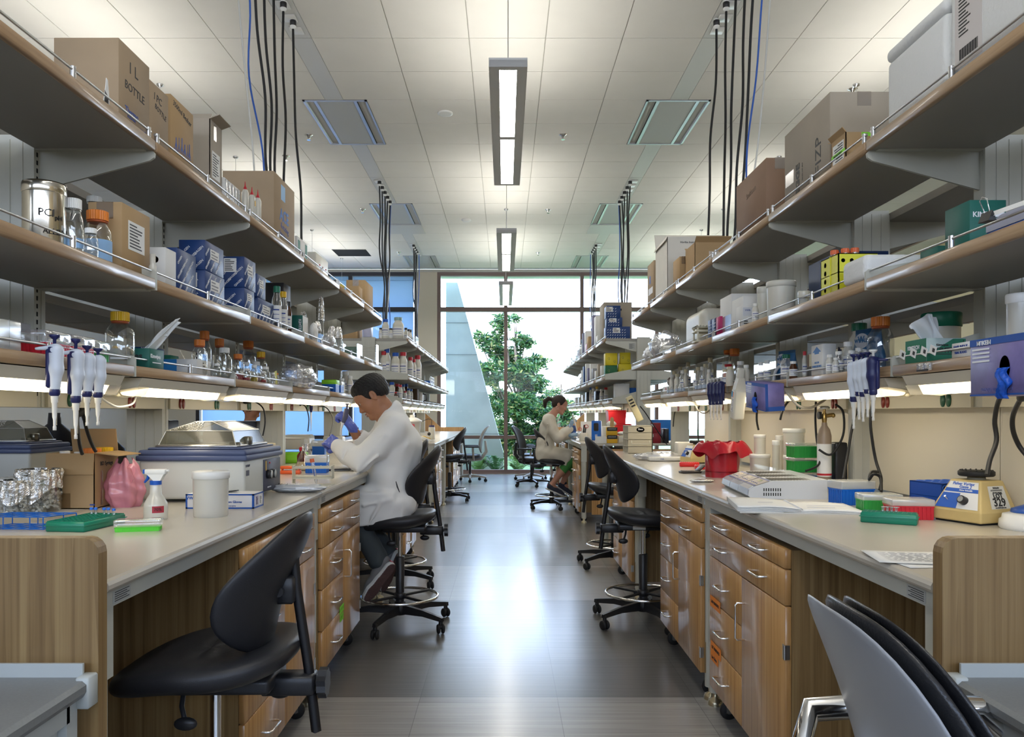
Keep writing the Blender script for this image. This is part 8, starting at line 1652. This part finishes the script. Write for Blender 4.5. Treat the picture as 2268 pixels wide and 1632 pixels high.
c=onz(1530,1048,.91); t=thing('calculator','dark calculator with its cover propped open on the right bench','calculator',(c.x,c.y+.02,.91),math.radians(8)); MB().rbox(-.055,.055,-.035,.035,0,.012,.003,1).build('calculator_body',mat('dark_taupe',(.06,.05,.04),.4),t); q=MB(); [q.box(-.045+.016*i,-.034+.016*i,-.026+.014*j,-.017+.014*j,.012,.0145) for i in range(5) for j in range(4)]; q.build('keys',mat('taupe_key',(.3,.27,.22),.4),t); MB().rbox(0,.05,-.035,.035,0,.006,.002,1,Matrix.Translation((.045,0,.010))@Matrix.Rotation(-.75,4,'Y')).build('propped_cover',mat('dark_taupe',(.06,.05,.04),.4),t)
for px,py,rx,ry,hz,sd_,m_,lb in ((1552,1070,.055,.022,.008,51,foil,'flat crumpled foil strip on the right bench edge'),(1455,1020,.16,.07,.028,52,bagm,'long clear plastic bag of white trays on the right bench'),(1420,1018,.05,.05,.020,53,bagm,'loose crumpled end of the long clear bag')):
    c=onz(px,py,.91); crumple(lb,(c.x+.02,c.y+.05,.91),(rx,ry,hz),m_,sd_,'foil_strip' if m_ is foil else 'plastic_bag','foil' if m_ is foil else 'bag',.2)
c=onz(1470,1022,.91); t=thing('tray_stack','stack of white plastic trays inside the long clear bag','trays',(c.x+.02,c.y+.05,.91)); MB().rbox(-.12,.12,-.045,.045,.004,.030,.008,2).build('tray_body',wbox,t); text('VWR',t,(-.03,-.045,.016),(1,0,0),(0,0,1),.012,inkblue,.02)
c=onz(1505,1022,.91); sheet('dark glossy leaflet curling beside the red racks',(c.x+.03,c.y+.03),.15,.05,-.25,.912,mat('dark_leaflet',(.12,.12,.12),.25),'leaflet','paper',.012)
# pigeonhole organiser and black tray
Yo=6.75; x0=(1386-VX)*Yo/F; t=thing('pigeonhole_organiser','grey pigeonhole organiser with a black oval badge at the end of the right bench','organiser',(1.145,Yo,.91),0); W=.105; H=.235; D=.14
q=MB().box(-W,W,-D,-D+.004,0,H).box(-W,W,D-.004,D,0,H).box(W-.004,W,-D,D,0,H).box(-W,W,-D,D,0,.004).box(-W,W,-D,D,H-.004,H)
for k in range(1,4): q.box(-W,W,-D,D,k*H/4-.002,k*H/4+.002)
for k in range(1,3): q.box(-W,W,-D+k*2*D/3-.002,-D+k*2*D/3+.002,0,H)
q.build('shell',mat('organiser_beige',(.55,.50,.38),.5),t); MB().box(W-.010,W-.005,-D,D,0,H).build('back_board',mat('organiser_grey',(.33,.34,.34),.5),t)
MB().lathe([(0,0),(.028,0)],n=28,M=Matrix.Translation((.0,-D-.001,H*.86))@Matrix.Rotation(PI/2,4,'X'),sx=1.2,sy=.75).build('oval_badge',ink,t); text('Zeus',t,(.0,-D-.0015,H*.87),(1,0,0),(0,0,1),.020,whitep,.03); MB().tube([(-.075,-D-.002,H*.46),(-.075,-D-.012,H*.40),(-.075,-D-.012,H*.34),(.075,-D-.012,H*.34),(.075,-D-.012,H*.40),(.075,-D-.002,H*.46)],.003,6).build('wire_handle',milky,t)
# cables on the right wall
cordpx('white cable from the nearest right socket up to the task light',[(2108,868,2.63),(2100,862,2.6),(2085,866,2.5),(2068,852,2.45),(2050,856,2.4)],.004,whitecord)
cordpx('thick black cable rising behind the yellow mixer',[(2245,860,2.0),(2215,880,2.15),(2203,930,2.2),(2207,975,2.2),(2192,1020,2.18),(2186,1052,2.16)],.0065)
cordpx('thick black cable at the right picture edge',[(2268,870,2.0),(2245,915,2.1),(2243,950,2.12),(2256,985,2.14),(2275,1010,2.12)],.0065)
cordpx('black plug and cable behind the navy pipettes',[(1975,872,3.05),(1955,872,3.0),(1935,885,2.95),(1928,930,2.95),(1932,975,2.95),(1940,1020,2.95),(1952,1060,2.9),(1948,1085,2.88)],.0055)
cordpx('black cable left of the navy pipettes',[(1905,895,3.2),(1893,925,3.2),(1886,955,3.2),(1877,1010,3.18),(1868,1060,3.1)],.0055,plug=None)
cordpx('coiled black cable loop behind the blue tip box',[(1945,1045,2.9),(1930,1046,2.88),(1925,1062,2.86),(1935,1050,2.84),(1950,1058,2.84),(1952,1088,2.80)],.0055,plug=None)
cordpx('white plug and grey cable sweeping below the second task light',[(1853,877,3.5),(1838,878,3.45),(1820,890,3.4),(1795,903,3.35),(1768,898,3.3),(1745,872,3.3)],.0055,mat('grey_cable',(.42,.39,.33),.5))
cordpx('black cable falling from a green socket near the gas cylinder',[(1807,890,3.5),(1806,930,3.48),(1810,980,3.45),(1820,1000,3.42),(1812,1030,3.40),(1785,1043,3.35)],.005,plug=None)
cordpx('black plug and cable curving down to the frosted jars',[(1775,880,3.95),(1752,884,3.9),(1735,905,3.85),(1728,930,3.85)],.0055)
cordpx('black plug and cable right of the hanging blue glove box',[(1708,884,4.42),(1690,886,4.35),(1678,905,4.3),(1676,930,4.3),(1680,952,4.28)],.0055)
cordpx('black plug and cable under the dark pipettes',[(1573,890,5.75),(1556,890,5.7),(1547,905,5.65),(1546,940,5.6),(1547,975,5.6),(1555,990,5.55)],.005)
cordpx('grey cable looping under the dark pipettes',[(1580,893,5.6),(1575,905,5.5),(1560,915,5.4),(1546,908,5.4),(1537,885,5.45)],.005,mat('grey_cable',(.42,.39,.33),.5),None)
cordpx('black cable at the last right panel',[(1501,900,6.9),(1494,915,6.9),(1491,945,6.9)],.005,plug=None)
cordpx('black cable from the hanging plug strip down to the far bench',[(1418,900,7.0),(1430,915,7.1),(1450,945,7.3),(1470,975,7.4),(1478,985,7.4)],.005,plug=None)
tag(MB().rbox(-.03,.03,-.02,.02,-.03,.03,.004,1).build('power_adapter',mat('brown_black_plastic',(.05,.035,.03),.5),None,at(1506,893,6.85)),'brown-black plug adapter on the channel at the last right bay','adapter')
# ================= far benches and overhead cables =================
def rg(rows,zb,group,body=milky):
    for px,pw,yt,X,cp,lb in rows:
        if zb>1: X=max(X,8.97*abs(px-VX)/F)
        p,r,h=cylp(px,pw,yt,zb,X); reagent(lb,p,r,h,cp,body,group)
rg([(854,16,707,1.16,bluec,'square white bottle with a small blue cap on the far left top shelf'),(882,25,703,1.17,greyc,'big cream bottle with a teal-grey cap on the far left top shelf'),(843,8,726,1.25,black_pl,'small yellowish bottle left of the blue-capped one'),(866,10,727,1.25,black_pl,'small dark-capped bottle between the blue and teal-capped ones'),(899,9,726,1.18,black_pl,'first dark-capped bottle right of the big cream one'),(905,8,729,1.17,black_pl,'second dark-capped bottle right of the big cream one'),(909,8,730,1.22,black_pl,'last dark-capped bottle on the far left top shelf')],ZT,'bottles on the far left top shelf')
rg([(851,18,778,1.18,redc,'leftmost red-capped white bottle on the far left middle shelf'),(876,19,781,1.22,bluec,'blue-capped white bottle between two red-capped ones'),(893,18,780,1.17,redc,'red-capped bottle at the front corner of the far left middle shelf'),(909,13,791,1.16,redc,'short red-capped bottle right of the corner one'),(917,10,795,1.18,redc,'slim red-capped bottle left of the tallest'),(925,17,787,1.15,redc,'tallest red-capped bottle at the right of the far left middle shelf'),(857,16,772,1.35,bluec,'blue-lidded bottle at the back of the far left middle shelf')],ZM,'bottles on the far left middle shelf')
LW=[(855,14,850,1.30,redc),(868,14,846,1.27,bluec),(862,15,862,1.22,redc),(880,12,850,1.25,redc),(887,9,852,1.20,redc),(893,9,851,1.24,bluec),(900,10,850,1.25,bluec),(905,9,860,1.20,bluec),(897,9,866,1.19,redc),(876,10,868,1.20,redc),(911,7,862,1.20,bluec)]
LN=['red-capped, at the back left','tall blue-capped, second from the left','red-capped, at the front left','red-capped amber, behind the middle','slim red-capped, middle front','slim blue-capped, behind the middle','blue-capped amber, back right','blue-capped, front right','short red-capped, at the rail','short red-capped, left of middle','rightmost slim blue-capped']
for i,((px,pw,yt,X,cp),lb) in enumerate(zip(LW,LN)): p,r,h=cylp(px,pw,yt,ZL,max(X,8.97*(VX-px)/F)); reagent('small reagent bottle on the far left lower shelf, '+lb,p,r,h,cp,milky if i%3 else amber,'bottles on the far left lower shelf')
def fb(label,x0,x1,y0,y1,zb,h,m,group=None,name='carton'):
    return carton(label,(x0,x1,y0,y1,zb,zb+h),m,name=name,cat='box',group=group,tape_=False)
fb('brown paper bag-like carton on the far left lower shelf',-1.36,-1.22,10.9,11.1,ZL,.20,mat('dark_brown_card',(.10,.06,.035),.8)); t=thing('thermos_jug','white jug with a black handle on the far left lower shelf','jug',(-1.23,11.35,ZL)); MB().lathe([(.05,0),(.05,.13),(.035,.16),(0,.165)],n=18).build('jug_body',white_pl,t); MB().tube([(.04,-.01,.14),(.09,-.01,.13),(.09,-.01,.05),(.05,-.01,.03)],.009,6).build('jug_handle',black_pl,t)
t=thing('wire_basket','clear stacked plastic baskets on the far left top shelf','basket',(-1.20,10.2,ZT)); q=MB(); [q.box(-.06,.06,-.15,.15,.03*k,.03*k+.004) for k in range(5)]; [q.box(x,x+.003,-.15,.15,0,.14) for x in (-.06,.057)]; q.build('basket',clearpl,t)
t=thing('wire_basket','blue and grey wire basket on the far left middle shelf','basket',(-1.20,12.3,ZM)); q=MB(); [q.cyl((.06,-.3+.1*k,0),(.06,-.3+.1*k,.15),.004,n=5) for k in range(7)]; [q.cyl((.06,-.3,.05*k),(.06,.3,.05*k),.004,n=5) for k in range(4)]; q.box(-.06,.055,-.28,.28,0,.006); o=q.build('basket',steel,t); MB().box(-.05,.05,-.25,.25,.006,.09).build('blue_contents',bluepp,t)
fb('brown cartons on the hidden side top shelf beyond the seated man, left',-2.0,-1.68,8.95,9.25,ZT,.16,kraft2); fb('pale lilac container on top of the far left post',-1.62,-1.53,8.93,9.1,ZT+.02,.20,mat('lilac_plastic',(.55,.55,.72),.4))
# far left worktop
t=thing('sharps_bucket','white lidded bucket with a red label on the far left bench','bucket',(-1.15,9.75,.91)); MB().lathe([(.085,0),(.105,.23),(.12,.235),(.12,.25),(.07,.28),(.03,.295),(.035,.32),(0,.325)],n=28).build('bucket_body',white_pl,t); MB().box(-.03,.04,-.112,-.100,.15,.21).build('red_label',mat('red_label',(.55,.08,.10),.5),t)
t=thing('wash_bottle','white wash bottle with a navy cap and bent black spout on the far left bench','bottle',(-.97,10.4,.91)); MB().lathe([(.043,0),(.043,.15),(.035,.165)],n=20).build('bottle_body',milky,t); MB().lathe([(.037,.16),(.037,.185),(0,.185)],n=20).build('cap',mat('navy_cap',(.02,.02,.12),.4),t); MB().tube([(0,0,.185),(0,0,.26),(-.05,0,.27),(-.14,0,.23)],.004,6).build('spout',black_pl,t)
t=thing('parafilm_box','small white and yellow dispenser lying on the far left bench','dispenser',(-.97,9.55,.91),.5); MB().rbox(-.07,.07,-.04,.04,0,.045,.008,2,Matrix.Rotation(.35,4,'Y')).build('dispenser_body',white_pl,t); MB().rbox(-.05,.05,-.03,.03,.045,.055,.003,1,Matrix.Rotation(.35,4,'Y')).build('yellow_strip',yellowc,t); MB().sphere((.06,.02,.09),.022,6).build('black_knob',black_pl,t)
# far right top shelf
bb=mat('blue_grey_carton',(.17,.16,.26),.7)
t=fb('tall archive carton with a hand hole on the far right top shelf',1.17,1.50,9.25,9.65,ZT,.46,kraft3,'boxes on the far right top shelf'); MB().rbox(-.045,.045,-.2015,-.199,.36,.385,.004,1).build('hand_hole',ink,t)
for i,(x0,x1,z0,h,lb) in enumerate(((1.17,1.33,.245,.14,'topmost blue kit box of the far right stack'),(1.175,1.35,.145,.105,'middle blue kit box of the far right stack'),(1.165,1.44,0,.145,'lowest and widest blue kit box of the far right stack'))):
    t=fb(lb,x0,x1,9.0,9.2,ZT+z0,h,navy,'blue kit boxes on the far right','kit_box'); q=MB(); W=(x1-x0)/2
    for k in range(int(2*W/.028)-1):
        for j in range(int(h/.03)): q.box(-.008,.008,-.1008,-.1,-.0022,.0022,Matrix.Translation((-W+.02+.028*k,0,.016+.03*j))@Matrix.Rotation(-.8,4,'Y'))
    q.build('repeat_lettering',whitep,t); lab(t,'y-',-.02 if i else -.05,h*.7,.08,h*.4,D=.1,lines=3,eps=.0014)
for i,(y,x,w_,h,m_,lb) in enumerate(((10.05,1.17,.16,.40,wbox,'tall white carton left of the archive carton'),(10.45,1.18,.2,.46,bb,'tall blue-grey carton on the far right top shelf'),(10.9,1.165,.12,.22,kraft2,'low brown carton at the edge of the far right top shelf'),(11.3,1.17,.12,.34,wbox,'white carton with a red stripe on the far right top shelf'),(11.75,1.18,.2,.36,bb,'last tall blue-grey carton on the far right top shelf'),(11.1,1.165,.05,.14,redc,'small dark red box on the far right top shelf'),(9.8,1.165,.05,.13,wbox,'small white carton at the edge by the blue kit boxes'))):
    fb(lb,x,x+w_,y,y+.22,ZT,h,m_,'boxes on the far right top shelf')
for i,(y,h) in enumerate(((12.7,.20),(13.5,.26))): crumple(['clear bag bundle on the far right top shelf, nearer one','clear bag bundle on the far right top shelf, farther one'][i],(1.26,y,ZT),(.11,.35,h*.6),bagm,60+i,group='clear bags at the window end')
jar('blue-lidded white tub behind the clear bag bundle',(1.26,12.2,ZT),.07,.30,.2,milky,mat('slate_blue_lid',(.15,.22,.35),.5))
# far right middle shelf
yb_=mat('yellow_kit_box',(.68,.55,.02),.5); gbx=mat('green_kit_box',(.01,.12,.04),.5)
for i,(x0,x1,y,z0,h,m_,lb) in enumerate(((1.165,1.30,9.05,.14,.14,yb_,'yellow kit box on top of the green one on the far right middle shelf'),(1.165,1.30,9.05,0,.138,gbx,'green kit box under a yellow one on the far right middle shelf'),(1.34,1.46,9.1,.16,.13,yb_,'smaller yellow kit box, upper of the right pair'),(1.32,1.48,9.1,0,.158,yb_,'wider yellow kit box with a green dot, lower of the right pair'))):
    t=fb(lb,x0,x1,y,y+.16,ZM+z0,h,m_,'yellow and green kit boxes','kit_box'); text('Q',t,(-.03,-.08,h*.55),(1,0,0),(0,0,1),.035,mat('olive_print',(.2,.2,.05),.6)); text('Q',t,(.035,-.08,h*.3),(1,0,0),(0,0,1),.035,mat('olive_print',(.2,.2,.05),.6))
for i in range(9):
    y=9.45+.30*i; h=(.16,.20,.13,.18,.26,.22,.30,.28,.24)[i]; m_=(wbox,kraft3,milky,mat('grey_card',(.30,.31,.33),.6),wbox,bb,wbox,navy,wbox)[i]
    fb(('narrow white folder box','grey-brown card box','beige tub-like box','grey card box','tall white binder','blue-grey binder','white binder with a long spine','navy binder','last white binder')[i]+' on the far right middle shelf, '+('behind the green kit box','second from the kit boxes','third from the kit boxes','in the middle of the row','just past the middle','beside the tall white binder','toward the window','near the window','nearest the window')[i],1.165,1.26+.03*(i%3),y,y+.10+.05*(i%2),ZM,h,m_,'boxes and binders on the far right middle shelf')
crumple('big clear bag hanging out at the window end of the far right middle shelf',(1.30,13.03,ZM+.003),(.09,.33,.12),bagm,71,group='clear bags at the window end')
# far right lower shelf
fb('white carton with a blue lid on the far right lower shelf',1.28,1.44,9.05,9.22,ZL,.20,wbox).name='carton'; fb('dark blue crate at the back of the far right lower shelf',1.47,1.50+.06,9.3,9.6,ZL,.16,bluepp)
rg([(1342,10,858,1.35,redc,'dark-topped flask on the far right lower shelf'),(1332,8,862,1.28,white_pl,'small bottle left of the dark-topped flask'),(1322,8,856,1.26,yellowc,'amber bottle with a yellow cap on the far right lower shelf'),(1314,7,860,1.26,white_pl,'slim white bottle on the far right lower shelf'),(1308,6,858,1.26,bluec,'slim blue-capped bottle on the far right lower shelf')],ZL,'bottles on the far right lower shelf')
for i in range(6): fb(('dark electronics box','grey carton','black carton','pale bag-like carton','grey equipment box','white carton')[i]+' on the far right lower shelf, '+('just past the bottles','second past the bottles','third past the bottles','fourth past the bottles','near the window','nearest the window')[i],1.235,1.38,10.6+.6*i,10.85+.6*i,ZL,(.16,.14,.18,.15,.12,.14)[i],(dk,kraft3,dk,bagm,steel_paint,wbox)[i],'boxes on the far right lower shelf')
# far right worktop
t=fb('white lidded tissue carton with tissues sticking up on the far right bench',1.14,1.27,9.05,9.25,.91,.19,wbox); crumple('crumpled tissues on the white tissue carton',(1.24,9.12,1.10),(.05,.05,.03),tissue,80,'tissues','tissue')
fb('low white carton beside the yellow and black boxes on the far right bench',1.045,1.165,8.96,9.05,.91,.075,wbox)
for i in range(2):
    t=fb(('lower','upper')[i]+' yellow and black extraction kit box on the far right bench',1.17,1.29,8.97,9.1,.911+.092*i,.09,mat('amber_kit',(.72,.42,.03),.5),'yellow and black kit boxes'); lab(t,'y-',0,.068,.12,.042,ink,'black_band',D=.065); text('EXTRACTION KIT',t,(0,-.067,.070),(1,0,0),(0,0,1),.011,whitep,.02)
tag(MB().lathe([(0,0),(.020,.0),(.022,.01),(.022,.09),(.012,.11),(0,.112)],n=20,sy=.3).build('wooden_paddle',mat('paddle_wood',(.52,.36,.17),.6),None,(1.235,9.02,1.096)),'rounded wooden paddle standing on the yellow kit boxes','paddle')
rdp=mat('red_crate_plastic',(.62,.012,.02),.35)
for i,(x0,x1,y,z,h,lb) in enumerate(((1.30,1.56,9.75,.911,.21,'lower bright red crate on the far right bench'),(1.27,1.50,9.76,1.122,.17,'upper dark red open crate lid on the far right bench'))):
    t=thing('red_crate',lb,'crate',((x0+x1)/2,y,z),0,'red crates'); W=(x1-x0)/2; MB().prism([(-W*.86,0),(W*.86,0),(W,h),(-W,h)],-.12,.12,'y').build('crate_body',rdp,t); MB().rbox(-W-.006,W+.006,-.126,.126,h-.012,h,.003,1).build('crate_rim',rdp,t)
t=thing('blue_glove_box','blue upright box with a black slot on the far right bench','box',(1.165,9.95,.91),-.2); MB().rbox(-.06,.06,-.05,.05,0,.25,.012,2).build('box_body',bluepp,t); MB().rbox(-.03,.03,-.0515,-.05,.12,.22,.01,1).build('slot',ink,t); text('|||',t,(0,-.051,.06),(1,0,0),(0,0,1),.04,whitep,.03)
t=thing('power_supply','black and beige box with papers on top, right of the yellow kit boxes','instrument',(1.40,9.1,.91)); MB().rbox(-.09,.12,-.08,.08,0,.085,.005,1).build('casing',milky,t); MB().box(-.03,.12,-.082,-.08,.004,.078).build('dark_front',dk,t); crumple('white cloth lying on the black and beige box',(1.40,9.12,.997),(.09,.06,.022),tissue,82,'cloth','cloth')
for i in range(2):
    t=fb(('lower','upper')[i]+' dark red kit box seen behind the pigeonhole organiser',1.63,1.79,8.99,9.15,.911+.117*i,.115,mat('crimson_box',(.28,.015,.025),.5),'dark red kit boxes behind the organiser'); lab(t,'y-',-.03,.085,.055,.035,D=.08,lines=2)
fb('dark box between the red kit boxes and the last post',1.83,1.88,8.98,9.2,.911,.165,dk); fb('bright blue and white recycling tub beyond the far right bench',1.72,2.1,9.9,10.3,.911,.26,mat('bright_blue_tub',(.02,.20,.65),.4))
for i in range(4): tag(MB().lathe([(.028,0),(.03,.01),(.03,.12),(.018,.14),(.018,.16),(0,.161)],n=14).build('black_bottle',dk,None,(1.60+.085*i,9.55,.911)),'small black bottle in a row before the blue tub beyond the far right bench','bottle','black bottles before the blue tub')
t=thing('test_tube_rack','small rack with red scissors and pens at the woman\'s bench corner','rack',(.98,9.75,.91)); MB().rbox(-.05,.05,-.04,.04,0,.10,.005,1).build('rack_body',milky,t); MB().torus((0,0,0),.020,.004,14,5,Matrix.Translation((-.045,-.02,.145))@Matrix.Rotation(PI/2,4,'X')).torus((0,0,0),.020,.004,14,5,Matrix.Translation((.035,-.02,.18))@Matrix.Rotation(PI/2,4,'X')).build('scissor_handles',redc,t); MB().cyl((0,0,.1),(.01,0,.2),.01,n=8).cyl((.02,.01,.1),(.03,.01,.17),.008,n=8).build('pens',dk,t)
fb('royal blue square box standing behind the woman\'s hand',.90,1.02,11.2,11.4,.91,.17,navy); fb('white paper folder leaning behind the woman\'s pipette',1.06,1.24,10.9,10.94,.91,.23,paper)
rg([(1273,8,955,.94,bluec,'small blue-capped bottle at the woman\'s hands'),(1283,9,953,.98,white_pl,'small white bottle beside the blue-capped one at the woman\'s hands')],.91,'bottles by the woman',clearpl)
# overhead cords: plug at the ceiling strip, bundle falling to the spine
def drop(label,px,Y,s,xe,ye,m=cordm,r=.009,plug=1,seedn=0,ztop=None):
    rnd=random.Random(seedn); X=(px-VX)*Y/F; zt_=HC-.012 if ztop is None else ztop; z0=zt_-(.066 if plug else 0); pts=[(X,Y,zt_)] if not plug else [(X,Y,zt_),(X,Y,z0)]
    n=5
    for k in range(1,n+1):
        u=k/n; w_=math.sin(u*PI)*.05; pts.append((X+(xe-X)*u**1.6+rnd.uniform(-.5,.5)*w_,Y+(ye-Y)*u+rnd.uniform(-.5,.5)*w_,z0+(2.125-z0)*u))
    return cord(label,pts,r,m,'twist' if plug else None,'overhead cords falling to the shelving','cable','overhead_cable')
for s,nm in ((-1,'left'),(1,'right')):
    x=lambda v:VX+s*(v)
    A_=[(-478,5.92),(-500,5.66),(-509,5.42),(-492,5.2),(-514,5.0)]
    lab5=['the one with the lowest plug, hanging apart','second plug from the window','third plug from the window','fourth cord of the bundle','cord nearest the camera']
    for i,(d,Y) in enumerate(A_):
        X_=1.60; px=VX+s*X_*F/Y; drop(f'black overhead cord of the near {nm} bundle, {lab5[i]}',px,Y,s,s*(1.53 if i else 1.52)+s*.012*i,(5.55 if i else 5.95)-.03*i,seedn=i+10*s+20)
    px=VX+s*1.60*F/4.75; drop(f'blue overhead network cable of the near {nm} bundle',px,4.75,s,s*1.58,5.30,bluecord,.006,0,3+s); drop(f'grey-white overhead cable of the near {nm} bundle',VX+s*1.63*F/4.7,4.70,s,s*1.60,5.24,whitecord,.006,0,4+s)
    for i in range(5):
        Y=10.0+.23*i; drop(f'black overhead cord of the middle {nm} bundle, {["nearest plug","second plug","third plug","fourth plug","farthest plug"][i]}',VX+s*1.60*F/Y,Y,s,s*(1.56+.012*i),10.25+.1*i,seedn=i+30*s+70)
    drop(f'blue network cable of the middle {nm} bundle',VX+s*1.60*F/11.0,11.0,s,s*1.60,10.8,bluecord,.007,0,5+s); drop(f'grey-white cable of the middle {nm} bundle',VX+s*1.62*F/10.95,10.95,s,s*1.60,10.72,whitecord,.007,0,6+s)
    for i in range(4):
        Y=13.75+.18*i; drop(f'black overhead cord of the far {nm} bundle, {["nearest plug","second plug","third plug","farthest plug"][i]}',VX+s*1.60*F/Y,Y,s,s*(1.56+.012*i),13.9+.1*i,seedn=i+50*s+90)
    drop(f'blue network cable of the far {nm} bundle',VX+s*1.60*F/14.6,14.6,s,s*1.60,14.4,bluecord,.007,0,7+s); drop(f'grey-white cable of the far {nm} bundle',VX+s*1.62*F/14.5,14.5,s,s*1.60,14.3,whitecord,.007,0,8+s)
